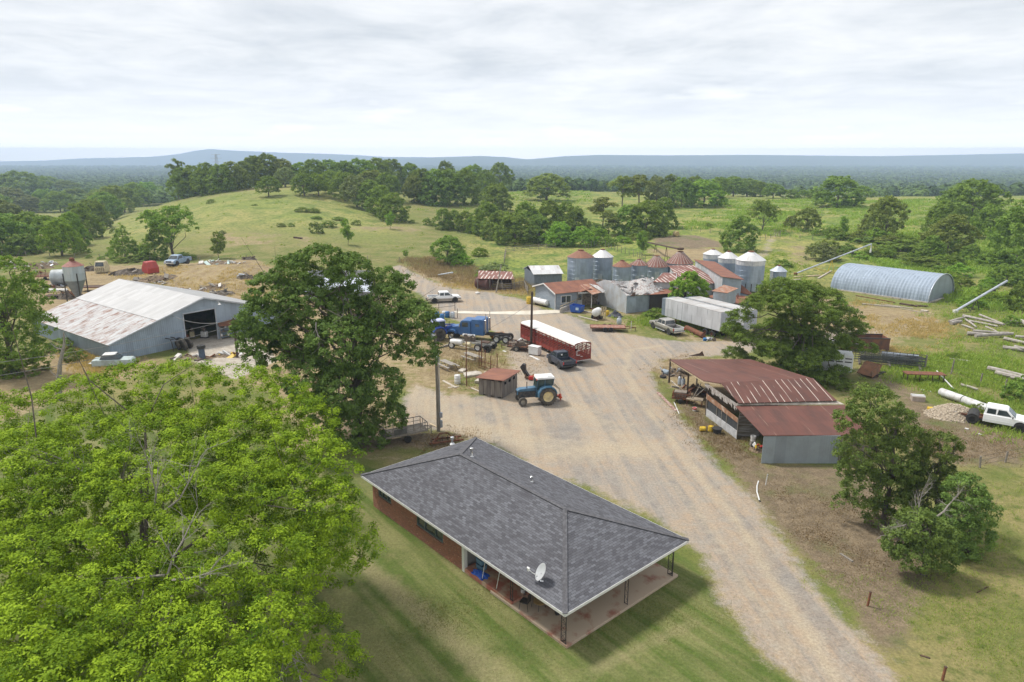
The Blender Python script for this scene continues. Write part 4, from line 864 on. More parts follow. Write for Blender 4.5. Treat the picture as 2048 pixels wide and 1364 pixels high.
# --- weeds, brush and tufts of grass
def tufts(name, label, cat, mat, pts, n_blade, h, w, seed, spread=.25):
 rs = np.random.RandomState(seed); P_ = np.array(pts); n = len(P_)
 c = np.repeat(P_, n_blade, 0); m = len(c)
 off = rs.normal(size=(m, 2)) * spread * np.repeat(rs.uniform(.5, 1.5, n), n_blade)[:, None]
 hh = h * rs.uniform(.5, 1.4, m) * np.repeat(rs.uniform(.5, 1.5, n), n_blade)
 a = rs.uniform(0, 6.28, m); l = rs.normal(size=(m, 2)) * .35
 b0 = np.stack([c[:, 0] + off[:, 0], c[:, 1] + off[:, 1], c[:, 2] - .03], 1)
 wv = np.stack([np.cos(a), np.sin(a), np.zeros(m)], 1) * w * rs.uniform(.6, 1.4, (m, 1))
 tp = b0 + np.stack([l[:, 0] * hh, l[:, 1] * hh, hh], 1)
 v = np.stack([b0 - wv, b0 + wv, tp + wv * .5, tp - wv * .5], 1).reshape(-1, 3)
 ti = np.clip(np.repeat(rs.uniform(0, 1, n), n_blade) * .7 + rs.uniform(0, .3, m), 0, 1)
 me = np_mesh(name, v, np.arange(len(v)).reshape(-1, 4), mat, {'tint': np.repeat(ti, 4)})
 o = bpy.data.objects.new(name, me); COL.objects.link(o); tag(o, label, cat, kind='stuff'); return o
def scatter_px(poly, n, seed, zonef=None, power=1.):
 """random places inside an outline on the ground, evenly spread over the ground"""
 rs = np.random.RandomState(seed); w = [P(a, b) for a, b in poly]; w = [(p.x, p.y) for p in w]
 x0, x1 = min(p[0] for p in w), max(p[0] for p in w); y0, y1 = min(p[1] for p in w), max(p[1] for p in w)
 q = np.stack([rs.uniform(x0, x1, n * 4), rs.uniform(y0, y1, n * 4)], 1)
 q = q[polymask(q[:, 0], q[:, 1], w, .01) > .5]
 if zonef is not None: q = q[zonef(q[:, 0], q[:, 1])]
 q = q[:n] + rs.normal(size=(min(n, len(q)), 2)) * 1.2; return np.concatenate([q, terrain(q[:, 0], q[:, 1])[:, None]], 1)
GR_G = leafmat('grass_green', (.085, .135, .022), (.175, .215, .050), .3)
GR_Y = leafmat('grass_straw', (.20, .175, .07), (.36, .29, .15), .3)
GR_B = leafmat('grass_brown', (.085, .062, .035), (.19, .145, .088), .2)
clump = lambda s, t, k=9.: (lambda x, y: fbm(x / k, y / k, 3, s) > t)
tufts('meadow_weeds', 'leafy green weeds growing over the meadow behind the grain bins', 'weeds', GR_G,
      np.concatenate([scatter_px([(1330, 470), (1450, 400), (2048, 400), (2048, 520), (1750, 480), (1500, 470)], 5200, 1, clump(3, .50)), scatter_px([(1700, 500), (2048, 500), (2048, 640), (1900, 600), (1760, 530)], 2600, 2, clump(4, .42)), scatter_px([(820, 420), (960, 400), (1180, 380), (1180, 420), (900, 440)], 1800, 3, clump(5, .45))]), 12, .55, .10, 1, .45)
tufts('pasture_weeds', 'dark weed patches scattered over the hillside pasture', 'weeds', GR_G,
      scatter_px([(180, 510), (330, 400), (500, 375), (640, 390), (800, 450), (1000, 500), (820, 520), (520, 520)], 2600, 6, clump(7, .58, 7.)), 12, .32, .07, 2, .4)
tufts('yard_weeds', 'green weeds and grass around the lumber and log piles on the right', 'weeds', GR_G,
      np.concatenate([scatter_px([(1770, 720), (1900, 700), (2048, 720), (2048, 900), (1900, 790), (1780, 760)], 2400, 8, clump(9, .46, 5)), scatter_px([(1850, 610), (2048, 560), (2048, 720), (1880, 700)], 1300, 9, clump(10, .5, 5)), scatter_px([(1230, 640), (1320, 632), (1440, 668), (1440, 676), (1300, 655)], 500, 12), scatter_px([(1480, 540), (1560, 500), (1660, 560), (1640, 590), (1500, 570)], 800, 13, clump(3, .48, 5))]), 12, .30, .035, 3, .25)
tufts('rough_grass', 'tufts of rough green grass at the lower right corner', 'grass', GR_G,
      scatter_px([(1660, 1160), (1800, 1190), (1990, 1060), (2048, 940), (2048, 1364), (1800, 1364), (1720, 1240)], 3600, 14, clump(15, .46, 3)), 9, .10, .012, 4, .14)
tufts('straw_grass', 'dry straw-coloured grass around the yard buildings and the dirt mounds', 'grass', GR_Y,
      np.concatenate([scatter_px([(880, 565), (1060, 560), (1075, 590), (1060, 598), (985, 580), (900, 575)], 900, 15), scatter_px([(150, 700), (230, 690), (260, 720), (180, 760)], 900, 16), scatter_px([(200, 545), (520, 530), (540, 600), (340, 580)], 1500, 17, clump(18, .5, 5)), scatter_px([(1700, 600), (1900, 620), (1900, 720), (1760, 720)], 2000, 19, clump(19, .5, 5))]), 10, .28, .028, 5, .2)
tufts('trampled_straw', 'short trampled straw and dead weeds around the yard scrap and the open barn', 'straw', GR_B,
   np.concatenate([scatter_px([(1330, 780), (1480, 870), (1520, 930), (1460, 930), (1350, 800)], 1300, 18), scatter_px([(880, 670), (1010, 690), (1100, 720), (1080, 735), (900, 790), (860, 740)], 1500, 20), scatter_px([(860, 870), (960, 870), (940, 895), (850, 900)], 400, 30), scatter_px([(1290, 740), (1340, 712), (1420, 712), (1330, 770)], 300, 50), scatter_px([(1760, 840), (2048, 880), (2048, 960), (1800, 900)], 1500, 31, clump(8, .48, 3))]), 9, .10, .02, 15, .25)
tufts('brown_brush', 'tall brown dead brush between the farm track and the paddock fence', 'brush', GR_B,
      np.concatenate([scatter_px([(800, 520), (860, 515), (1000, 545), (960, 575), (880, 560), (840, 545)], 1500, 21), scatter_px([(1000, 555), (1080, 560), (1080, 585), (1030, 585)], 200, 22), scatter_px([(915, 722), (975, 722), (985, 738), (930, 740)], 50, 23)]), 9, .6, .025, 6, .4)

tufts('lawn_blades', 'short mown grass blades over the lawn around the brick house', 'grass', leafmat('grass_lawn', (.055, .075, .016), (.13, .13, .045), .3), scatter_px([(600, 1364), (700, 1040), (1000, 1160), (1130, 1300), (1380, 1120), (1500, 1300), (1560, 1364)], 8000, 41), 8, .045, .012, 8, .22)
tufts('leaf_litter', 'brown fallen leaves strewn over the bare soil right of the gravel road', 'leaves', GR_B, scatter_px([(1500, 960), (1640, 960), (1780, 1080), (1760, 1200), (1640, 1130)], 2600, 42), 6, .05, .03, 9, .3)

# ------------------------------------------------------------------ shared surfaces
RUST = M('rust', (.20, .075, .035), (.09, .04, .025), rough=.9, scale=3, bmp=.3)
RUSTD = M('rust_dark', (.10, .055, .035), (.05, .035, .028), rough=.9, scale=4)
BLACK = M('black_rubber', (.022, .022, .022), (.045, .042, .038), rough=.85, scale=6)
IRON = M('black_iron', (.025, .024, .026), (.06, .045, .038), rough=.5, scale=8)
GLASS = M('dark_glass', (.03, .04, .045), (.07, .085, .09), rough=.06, scale=.8, spec=.8)
WHITE = M('white_paint', (.66, .66, .65), (.52, .50, .47), rough=.45, scale=2.5, lo=.5, hi=.8)
CREAM = M('cream_paint', (.62, .55, .36), (.40, .33, .2), rough=.6, scale=4)
WOODG = M('weathered_wood', (.28, .25, .215), (.15, .13, .11), rough=.95, scale=3, stretch=(6, 6, .5), bmp=.3)
WOODG2 = M('weathered_planks', (.34, .31, .27), (.20, .18, .155), rough=.95, scale=4, stretch=(.6, 5, 5), bmp=.3)
WOODN = M('pale_lumber', (.52, .42, .28), (.35, .27, .17), rough=.9, scale=4)
CHROME = M('bright_metal', (.72, .72, .72), (.5, .5, .5), rough=.25, metal=.9, scale=5)
GALV = M('galvanised_metal', (.50, .54, .60), (.36, .39, .44), rough=.45, metal=.35, scale=1.2)
CONC = M('concrete', (.50, .46, .40), (.33, .29, .24), rough=.95, scale=1.5, bmp=.2)
YELLOW = M('yellow_plastic', (.68, .47, .03), (.45, .30, .03), rough=.5, scale=4)
BLUEP = M('blue_plastic', (.03, .17, .42), (.02, .10, .28), rough=.5, scale=4)
REDP = M('red_plastic', (.50, .03, .025), (.33, .03, .02), rough=.5, scale=4)
JUNK = M('scrap_metal', (.20, .15, .11), (.07, .06, .05), rough=.9, scale=5, lo=.35, hi=.6)
def wheel(parent, x, y, r, w, rimmat=None, z=None, rimk=.6, side=1, tread=False, tyre=None):
 """a wheel whose axle runs along y"""
 e_ = bpy.data.objects.new('wheel', None); COL.objects.link(e_); e_.parent = parent; e_.location = (x, y, r if z is None else z)
 mb = MB(); h = w / 2
 mb.lathe([(r * rimk, -h * .9), (r * .86, -h), (r * .97, -h * .75), (r, -h * .3), (r, h * .3), (r * .97, h * .75), (r * .86, h), (r * rimk, h * .9), (r * rimk, -h * .9)], 24, axis='y')
 if tread:
  for k in range(22):
   a = 2 * math.pi * k / 22
   for sy in (-1, 1):
    mb.box(math.cos(a + sy * .07) * r, sy * h * .5, math.sin(a + sy * .07) * r, .09, h * .95, .055, ry=-a - math.pi / 2)
 mb.build('tyre', tyre or BLACK, e_, smooth=True)
 mb = MB(); mb.lathe([(0, side * h * .42), (r * .18, side * h * .45), (r * .2, side * h * .25), (r * rimk * .82, side * h * .18), (r * rimk * .98, side * h * .85), (r * rimk * 1.03, side * h * .9), (r * rimk * 1.03, -side * h * .8), (0, -side * h * .3)], 20, axis='y')
 mb.build('rim', rimmat or CHROME, e_, smooth=True); return e_

# ------------------------------------------------------------------ the brick house
A_, B_, C_ = P(722, 950, 2.4), P(1130, 1228, 2.4), P(1366, 1074, 2.4)
ux = (A_ - B_); HL = ux.length; ux.normalize(); uy = Vector((-ux.y, ux.x, 0)); HWd = abs((C_ - B_).dot(uy))
if (C_ - B_).dot(uy) < 0: uy = -uy
# local frame: x runs back along the long front from the near corner, y across the house
# handedness: x cross y must be up
hz_ = ang((0, 0), (ux.x, ux.y)); flip = 1 if ux.x * uy.y - ux.y * uy.x > 0 else -1
HOUSE = thing('brick_house', 'low red brick house with a grey shingled hip roof and an open corner porch', 'house', (B_.x, B_.y, 0), hz_)
def hp(x, y, z): return (x, y * flip, z)
def shingle():
 m, nt, bs = new_mat('asphalt_shingles'); tc = nd(nt, 'ShaderNodeTexCoord'); uv = tc.outputs['UV']
 bt = nd(nt, 'ShaderNodeTexBrick'); L(nt, uv, bt.inputs['Vector']); bt.inputs['Scale'].default_value = 1.0
 bt.inputs['Brick Width'].default_value = .34; bt.inputs['Row Height'].default_value = .145; bt.inputs['Mortar Size'].default_value = .007; bt.inputs['Bias'].default_value = -.1
 bt.inputs['Color1'].default_value = (.075, .075, .084, 1); bt.inputs['Color2'].default_value = (.165, .170, .19, 1); bt.inputs['Mortar'].default_value = (.028, .027, .03, 1)
 n = noise(nt, uv, 1.1, 5, .6); n2 = noise(nt, uv, 12, 4, .7); n3 = noise(nt, uv, .25, 3, .6)
 c = mix(nt, rng_(nt, n, .4, .65, 0, .3), bt.outputs['Color'], (.078, .075, .085))
 c = mix(nt, rng_(nt, n2, .4, .7, 0, .30), c, (.16, .162, .18))
 c = mix(nt, rng_(nt, n3, .45, .65, 0, .2), c, (.062, .058, .064))
 L(nt, c, bs.inputs['Base Color']); bs.inputs['Roughness'].default_value = .95; bs.inputs['Specular IOR Level'].default_value = .2
 bump(nt, bs, math_(nt, 'SUBTRACT', n2, math_(nt, 'MULTIPLY', bt.outputs['Fac'], .8)), .5, .02); return m
def brick(name='red_brick', a=(.33, .105, .052), b=(.21, .065, .035), mo=(.26, .19, .14), bw=.215, rh=.075, ms_=.009):
 m, nt, bs = new_mat(name); tc = nd(nt, 'ShaderNodeTexCoord'); uv = tc.outputs['UV']
 bt = nd(nt, 'ShaderNodeTexBrick'); L(nt, uv, bt.inputs['Vector']); bt.inputs['Scale'].default_value = 1.0
 bt.inputs['Brick Width'].default_value = bw; bt.inputs['Row Height'].default_value = rh; bt.inputs['Mortar Size'].default_value = ms_; bt.inputs['Mortar Smooth'].default_value = .2
 bt.inputs['Color1'].default_value = rgba(a); bt.inputs['Color2'].default_value = rgba(b); bt.inputs['Mortar'].default_value = rgba(mo)
 n = noise(nt, uv, 1.2, 5, .6); c = mix(nt, rng_(nt, n, .35, .7, 0, .4), bt.outputs['Color'], (.16, .08, .05))
 # pale bricks set here and there
 vn = nd(nt, 'ShaderNodeTexVoronoi'); vn.inputs['Scale'].default_value = 6.; L(nt, uv, vn.inputs['Vector'])
 c = mix(nt, math_(nt, 'MULTIPLY', math_(nt, 'LESS_THAN', vn.outputs['Distance'], .17), .75), c, (.50, .36, .22))
 L(nt, c, bs.inputs['Base Color']); bs.inputs['Roughness'].default_value = .9; bump(nt, bs, bt.outputs['Fac'], -.4, .02); return m
SHIN, BRICK = shingle(), brick()
# roof
EZ, RZ = 2.4, 2.4 + (HWd / 2) * .335
L_, W_ = HL, HWd
r0, r1 = hp(W_ / 2, W_ / 2, RZ), hp(L_ - W_ / 2 + .3, W_ / 2, RZ)
e0, e1, e2, e3 = hp(0, 0, EZ), hp(L_, 0, EZ), hp(L_, W_, EZ), hp(0, W_, EZ)
def poly(mb, pts, t):
 pts = [Vector(p) for p in pts]
 if (pts[1] - pts[0]).cross(pts[2] - pts[0]).z < 0: pts = pts[::-1]
 n = len(pts); mb.add(pts, [list(range(n))])
roofm = MB()
for pl in ([e0, e1, r1, r0], [e1, e2, r1], [e2, e3, r0, r1], [e3, e0, r0]): poly(roofm, pl, .1)
ROOF = roofm.build('roof', SHIN, HOUSE)
mb = MB()                                              # ridge and hip caps
for a, b in ((r0, r1), (e0, r0), (e3, r0), (e1, r1), (e2, r1)):
 a, b = Vector(a), Vector(b); mb.bar(a + Vector((0, 0, .02)), b + Vector((0, 0, .02)), .26, .035)
mb.build('ridge_cap', M('shingle_cap', (.075, .073, .08), (.12, .12, .13), rough=.95, scale=5), ROOF)
mb = MB(); t = .16
for a, b in ((e0, e1), (e1, e2), (e2, e3), (e3, e0)):
 a, b = Vector(a), Vector(b); mb.bar(a - Vector((0, 0, .085)), b - Vector((0, 0, .085)), .05, t)
mb.build('fascia', WHITE, HOUSE)
mb = MB(); mb.add([Vector(p) - Vector((0, 0, .12)) for p in (e0, e1, e2, e3)], [(0, 1, 2, 3)]); mb.build('soffit', M('soffit_paint', (.55, .54, .5), (.42, .4, .37), rough=.8), HOUSE)
ov = .55; PX = 9.15                                       # house body starts PX metres back from the near corner eave
# walls as brick panels with openings on the front (y = ov) side
def wall_panel(mb, x0, x1, y, z0, z1, th=.18):
 mb.box((x0 + x1) / 2, (y) * flip, (z0 + z1) / 2, x1 - x0, th, z1 - z0)
wins = [(PX + 1.95, 2.95, .95, 2.05), (PX + 8.05, 1.7, 1.15, 2.05)]
mb = MB(); zt = 2.28; x = PX
for wx, ww, z0, z1 in wins:
 wall_panel(mb, x, wx, ov + .09, 0, zt); wall_panel(mb, wx, wx + ww, ov + .09, 0, z0); wall_panel(mb, wx, wx + ww, ov + .09, z1, zt); x = wx + ww
wall_panel(mb, x, L_ - ov, ov + .09, 0, zt)
mb.build('wall', BRICK, HOUSE)
mb = MB(); mb.box(L_ - ov - .09, (W_ / 2) * flip, zt / 2, .18, W_ - 2 * ov - .36, zt); mb.build('wall', BRICK, HOUSE)
mb = MB(); wall_panel(mb, PX - 2.6, L_ - ov, W_ - ov - .09, 0, zt); mb.build('wall', BRICK, HOUSE)
mb = MB(); mb.box(PX + .09, (ov + 1.4) * flip, zt / 2, .18, 2.44, zt); mb.build('wall', M('grey_siding', (.30, .29, .28), (.22, .21, .2), rough=.8, stretch=(1, 1, 8)), HOUSE)
mb = MB(); mb.box(PX - 1.25, (ov + 2.75) * flip, zt / 2, 2.7, .18, zt); mb.box(PX - 2.6, (W_ / 2 + 1.2) * flip, zt / 2, .18, W_ - 2 * ov - 2.9, zt); mb.build('wall', M('tan_board_wall', (.38, .33, .26), (.28, .24, .19), rough=.85), HOUSE)
mb = MB(); mb.box(PX - .12, (ov + .09) * flip, zt / 2, .24, .24, zt); mb.build('corner_post', WHITE, HOUSE)
for wx, ww, z0, z1 in wins:
 wm = MB(); zc = (z0 + z1) / 2; yy = (ov + .06) * flip
 for a in (wx + .04, wx + ww * .3, wx + ww * .7, wx + ww - .04): wm.box(a, yy, zc, .06, .1, z1 - z0)
 wm.box(wx + ww / 2, yy, z0 + .03, ww - .1, .1, .06); wm.box(wx + ww / 2, yy, z1 - .03, ww - .1, .1, .06)
 w_ = wm.build('window', M('green_trim', (.13, .17, .15), (.09, .11, .10), rough=.6), HOUSE)
 g_ = MB(); g_.box(wx + ww / 2, (ov + .10) * flip, zc, ww - .12, .02, z1 - z0 - .12); g_.build('glass', GLASS, w_)
 g_ = MB(); g_.box(wx + ww * .5, (ov + .16) * flip, zc - .05, ww * .36, .02, z1 - z0 - .25); g_.build('curtain', M('pale_curtain', (.42, .48, .40), (.33, .38, .32), rough=.9, stretch=(12, 1, 1)), w_)
 s_ = MB(); s_.box(wx + ww / 2, (ov - .02) * flip, z0 - .03, ww + .1, .12, .05); s_.build('sill', BRICK, w_)
# porch floor in two levels
mcr = M('red_painted_concrete', (.40, .315, .235), (.27, .12, .08), rough=.9, scale=.9, lo=.54, hi=.68)
mb = MB(); mb.box(PX / 2 - 1.45 + .2, (W_ / 2) * flip, .06, PX - 3.7 + .7, W_ - .9, .18); FL = mb.build('porch_floor', mcr, HOUSE, bevel=.02)
mb = MB(); mb.box(PX - 2.35, (ov + 1.38) * flip, .14, 4.4, 2.8, .30); mb.build('porch_step', M('red_step', (.34, .12, .08), (.42, .30, .21), rough=.9, scale=1.2, lo=.45, hi=.6), HOUSE, bevel=.02)
# wrought-iron posts
def iron_post(x, y, z0=.15, w=.34, d2=True):
 mb = MB(); z1 = 2.28
 rails = [(-w / 2, 0), (w / 2, 0), (0, w / 2)] if d2 else [(-w / 2, 0), (w / 2, 0)]
 for a, b in rails: mb.bar((x + a, (y + b) * flip, z0), (x + a, (y + b) * flip, z1), .03)
 for (a, b), (c, d) in zip(rails, rails[1:] + ([rails[0]] if d2 else [])):
  for k in range(9):
   za = z0 + (z1 - z0) * k / 9; zb = z0 + (z1 - z0) * (k + 1) / 9
   if k % 2: a_, b_, c_, d_ = a, b, c, d
   else: a_, b_, c_, d_ = c, d, a, b
   mb.bar((x + a_, (y + b_) * flip, za), (x + c_, (y + d_) * flip, zb), .014)
  mb.bar((x + a, (y + b) * flip, z0 + .03), (x + c, (y + d) * flip, z0 + .03), .03); mb.bar((x + a, (y + b) * flip, z1 - .03), (x + c, (y + d) * flip, z1 - .03), .03)
 mb.build('porch_post', IRON, HOUSE)
iron_post(.55, .5); iron_post(.5, W_ * .52, d2=False, w=.22); iron_post(.55, W_ - .85); iron_post(PX - 4.4, ov + .1, z0=.29, d2=False, w=.2); iron_post(3.6, W_ - .7, d2=False, w=.22)
# vent pipes, mast, dish
def roof_z(y): return EZ + min(y, W_ - y) / (W_ / 2) * (RZ - EZ)
def vent(x, y, h, r, cap=True):
 mb = MB(); z = roof_z(y) - .05; mb.lathe([(r * 2.4, z + .02), (r * 1.1, z + .12), (r, z + .13), (r, z + h)], 12, (x, y * flip, 0))
 if cap: mb.lathe([(r * 1.7, z + h), (r * 1.9, z + h + .05), (r * 1.7, z + h + .14), (.01, z + h + .2)], 12, (x, y * flip, 0))
 mb.build('vent_pipe', CHROME if cap else WHITE, HOUSE, smooth=True)
vent(L_ - 2.2, W_ * .62, .42, .085); vent(L_ - 5.3, W_ * .53 + .35, .55, .075); vent(L_ - 10.4, W_ * .66, .28, .06)
D = thing('satellite_dish', 'pale grey satellite dish with a jutting arm on the eave of the shingled roof', 'dish', HOUSE.matrix_world @ Vector((0, 0, 0)))
bpy.context.view_layer.update(); HM = HOUSE.matrix_world.copy()
D.location = HM @ Vector(hp(2.45, .75, roof_z(.75))); D.rotation_euler = (0, 0, hz_)
mb = MB(); n = 20; prof = [(.42 * k / 5, .10 * (k / 5) ** 2) for k in range(6)]
mb.lathe([(max(a, .004), b) for a, b in prof] + [(.43, .10), (.42, .085)] + [(max(a, .004), b - .015) for a, b in prof[::-1]], 26)
o = mb.build('reflector', M('dish_grey', (.48, .50, .52), (.42, .43, .45), rough=.4), D, smooth=True); o.location = (0, 0, .52); o.rotation_euler = Vector((.35, -.85 * flip, .55)).to_track_quat('Z', 'Y').to_euler(); o.scale = (.92, 1.12, 1)
mb = MB(); mb.tube([(0, 0, 0), (0, 0, .35), (.02, -.05 * flip, .5)], .028, 8); mb.lathe([(.1, 0), (.1, .02)], 10, (0, 0, .0)); mb.build('mast', CHROME, D)
mb = MB(); mb.tube([(.02, 0, .2), (.38, -.3 * flip, .42), (.52, -.42 * flip, .58)], .022, 8); mb.build('arm', WHITE, D)
mb = MB(); mb.box(.54, -.45 * flip, .62, .11, .1, .16); mb.lathe([(.05, -.08), (.06, .08)], 10, (.60, -.40 * flip, .64), 'x'); mb.build('receiver', WHITE, D)
# things on the porch
def hw(x, y, z=0): return HM @ Vector(hp(x, y, z))
for k, (z, cat_) in enumerate(((.29, 'lower'), (.68, 'upper'))):
 T = thing('storage_bin', cat_ + ' blue plastic storage bin stacked on the porch beside the white corner post', 'storage bin', hw(PX - .95, ov + .72, z), hz_, 'storage bins stacked on the porch')
 mb = MB(); mb.box(0, 0, .165, .52, .38, .33, taper=1.12); mb.build('tub', M('bin_blue', (.12, .25, .36), (.09, .19, .28), rough=.4), T, bevel=.02)
 mb = MB(); mb.box(0, 0, .355, .62, .47, .05); mb.build('lid', M('bin_lid', (.02, .05, .10), (.03, .08, .14), rough=.4), T, bevel=.012)
def drape(name, cx, cy, sx, sy, h, mat, seed, n=14):
 mb = MB(); rr = random.Random(seed); V = []
 for i in range(n + 1):
  for j in range(n + 1):
   a, b = i / n * 2 - 1, j / n * 2 - 1; r_ = min(1, math.hypot(a, b)); k = 1 - .25 * abs(math.sin(3 * math.atan2(b, a) + seed)) 
   V.append((cx + a * sx / 2 * k, cy + b * sy / 2 * k, max(.01, h * (1 - r_) ** .7 * rr.uniform(.5, 1.2) + .02)))
 mb.add(V, [(i * (n + 1) + j, (i + 1) * (n + 1) + j, (i + 1) * (n + 1) + j + 1, i * (n + 1) + j + 1) for i in range(n) for j in range(n)])
 return mb
T = drape('tarp', 0, 0, 1.4, .75, .22, None, 3).build('tarp', M('tarp_blue', (.02, .11, .55), (.015, .07, .35), rough=.4), None, smooth=False); T.location = hw(PX - 1.35, ov + .32, .29); T.rotation_euler = (0, 0, hz_); tag(T, 'crumpled bright blue tarp on the porch floor at the white corner post', 'tarp')
for k, (x, lab) in enumerate(((PX - 1.75, 'white pole leaning under the eave beside the blue bins'), (PX - 3.05, 'white pole leaning at the middle of the porch front'))):
 T = thing('leaning_pole', lab, 'pole', hw(x, ov + .12, .29), hz_, 'white poles leaning at the porch'); mb = MB(); mb.tube([(0, 0, 0), (-.45, 0, 1.9)], .022, 8); mb.build('shaft', WHITE, T); mb = MB(); mb.lathe([(.03, 0), (.03, .06)], 8); mb.build('foot', BLACK, T)
def chair(T, mt, seatm=None):
 mb = MB(); mb.box(0, 0, .45, .5, .48, .04); mb.build('seat', seatm or mt, T, bevel=.01)
 mb = MB(); mb.box(-.26, 0, .78, .04, .48, .55, ry=-.15); mb.build('backrest', mt, T, bevel=.01)
 for a, b in ((.2, .22), (.2, -.22), (-.22, .22), (-.22, -.22)):
  mb = MB(); mb.tube([(a, b, .44), (a * 1.3, b * 1.15, 0)], .014, 6); mb.build('leg', IRON, T)
 for b in (.25, -.25):
  mb = MB(); mb.tube([(-.25, b, .65), (.2, b, .67), (.22, b, .45)], .014, 6); mb.build('armrest', IRON, T)
chair(thing('patio_chair', 'dark metal patio chair at the low corner of the porch', 'chair', hw(3.9, ov + .35, .15), hz_ + .4), IRON)
T = thing('patio_table', 'small round table with a tan top beside the dark patio chair', 'table', hw(3.35, ov + .95, .15), hz_)
mb = MB(); mb.lathe([(.36, .44), (.38, .46), (.36, .48)], 20); mb.build('table_top', M('tan_top', (.36, .24, .10), (.27, .17, .07), rough=.6), T)
for a in range(3):
 mb = MB(); mb.tube([(math.cos(a * 2.1) * .15, math.sin(a * 2.1) * .15, .44), (math.cos(a * 2.1) * .33, math.sin(a * 2.1) * .33, 0)], .015, 6); mb.build('leg', IRON, T)
T = thing('grill', 'black barbecue grill on legs under the eave of the porch', 'grill', hw(PX - 5.0 + .1, ov + 1.15, .15), hz_)
mb = MB(); mb.box(0, 0, .85, .75, .45, .3, taper=.8); mb.build('hood', IRON, T, bevel=.03); mb = MB(); mb.box(0, 0, .6, .8, .5, .12); mb.build('firebox', IRON, T)
for a in (-.33, .33):
 for b in (-.2, .2): mb = MB(); mb.tube([(a, b, .6), (a, b, 0)], .02, 6); mb.build('leg', IRON, T)
T = thing('bucket', 'white plastic bucket hanging low by the porch eave post', 'bucket', hw(4.9, ov + 1.1, .15), 0); mb = MB(); mb.lathe([(.001, 0), (.13, 0), (.15, .36), (.155, .37), (.14, .36), (.12, .02), (.001, .02)], 16); mb.build('pail', WHITE, T, smooth=True); mb = MB(); mb.tube([(-.15, 0, .34), (-.1, 0, .48), (0, 0, .53), (.1, 0, .48), (.15, 0, .34)], .006, 5); mb.build('handle', CHROME, T)
T = thing('gas_cylinder', 'short black cylinder standing on the porch beside the table', 'cylinder', hw(2.35, ov + 1.3, .15)); mb = MB(); mb.lathe([(.001, 0), (.13, .02), (.15, .1), (.15, .35), (.1, .45), (.04, .48)], 16); mb.build('body', BLACK, T, smooth=True); mb = MB(); mb.lathe([(.03, .48), (.03, .55), (.06, .56), (.001, .58)], 10); mb.build('valve', CHROME, T)
T = thing('porch_board', 'long beige panel lying along the back of the raised porch', 'panel', hw(PX - 2.55, ov + 1.6, .29), hz_); mb = MB(); mb.box(0, .2 * flip, .32, 1.9, .05, .62, rx=.35 * flip); mb.build('panel', M('beige_panel', (.42, .37, .29), (.33, .29, .23), rough=.8), T); mb = MB(); mb.box(0, 0, .05, 1.9, .3, .08); mb.build('base', WOODN, T)

# ------------------------------------------------------------------ the big metal barn on the left
N0 = Vector((-48.9, 80.0, 0)); bw, bl = 24.6, 23.8; a_ = math.atan2(.8, .6)
BARN = thing('metal_barn', 'large pale metal barn with a dark open doorway and rust streaks on its lower roof', 'barn', N0, a_)
# local: x along the front wall, y back along the ridge
BW = sheet_metal('barn_wall_metal', (.30, .37, .46), (.23, .28, .35), rib=.25, stain_lo=.45, stain_hi=.7, metal=.2, rough=.5, sc=.5, streak=4)
BR = sheet_metal('barn_roof_metal', (.37, .37, .375), (.27, .26, .255), rib=.45, stain_lo=.5, stain_hi=.75, light=(.30, .295, .29), light_w=.13, metal=.15, rough=.5, bs_=.8)
BR2 = sheet_metal('barn_roof_rusty', (.37, .38, .39), (.15, .065, .04), rib=.45, stain_lo=.49, stain_hi=.60, light=(.24, .17, .14), light_w=.16, metal=.15, rough=.6, streak=3.2, sc=.55, bs_=.8)
ez, rz_ = 2.3, 6.1; mid = bw / 2; m1 = mid * .48; z1_ = ez + (rz_ - ez) * .48
mb = MB(); mb.slab([(m1, -.35, z1_), (mid, -.35, rz_), (mid, bl, rz_), (m1, bl, z1_)][::-1], .06); mb.slab([(mid, -.35, rz_), (bw + .3, -.35, ez), (bw + .3, bl, ez), (mid, bl, rz_)][::-1], .06); mb.build('roof', BR, BARN)
mb = MB(); mb.slab([(-.35, -.35, ez - .1), (m1 + .12, -.35, z1_ - .02), (m1 + .12, bl, z1_ - .02), (-.35, bl, ez - .1)][::-1], .06); o = mb.build('lower_roof', BR2, BARN); o['label'] = 'rust-streaked lower sheets of the roof'
ds, de, dz = 9.4, 13.9, 4.35
def zr_(x): return ez + (rz_ - ez) * (1 - abs(x - mid) / mid) - .12
mb = MB(); mb.xz([(0, 0), (ds, 0), (ds, zr_(ds)), (0, zr_(0))], 0, .12); mb.xz([(ds, dz), (de, dz), (de, zr_(de)), (mid, zr_(mid)), (ds, zr_(ds))], 0, .12); mb.xz([(de, 0), (bw, 0), (bw, zr_(bw)), (de, zr_(de))], 0, .12)
mb.build('wall', BW, BARN)
mb = MB(); mb.box(0, bl / 2, ez / 2 - .1, .1, bl, ez - .2); mb.box(bw, bl / 2, ez / 2 - .1, .1, bl, ez - .2); mb.build('wall', BW, BARN)
mb = MB(); mb.xz([(0, 0), (bw, 0), (bw, zr_(bw)), (mid, zr_(mid)), (0, zr_(0))], bl - .1, bl); mb.build('wall', BW, BARN)
mb = MB()
for x in (ds, de): mb.box(x, -.03, dz / 2, .12, .14, dz)
mb.box((ds + de) / 2, -.03, dz, de - ds + .12, .14, .14); mb.build('door_frame', GALV, BARN)
mb = MB()
for s in ((-.3, mid), (mid, bw + .3)):
 mb.bar((s[0], -.37, (ez if s[0] < 0 else rz_) - .05), (s[1], -.37, (rz_ if s[0] < 0 else ez) - .05), .1, .16)
mb.build('rake_trim', GALV, BARN)
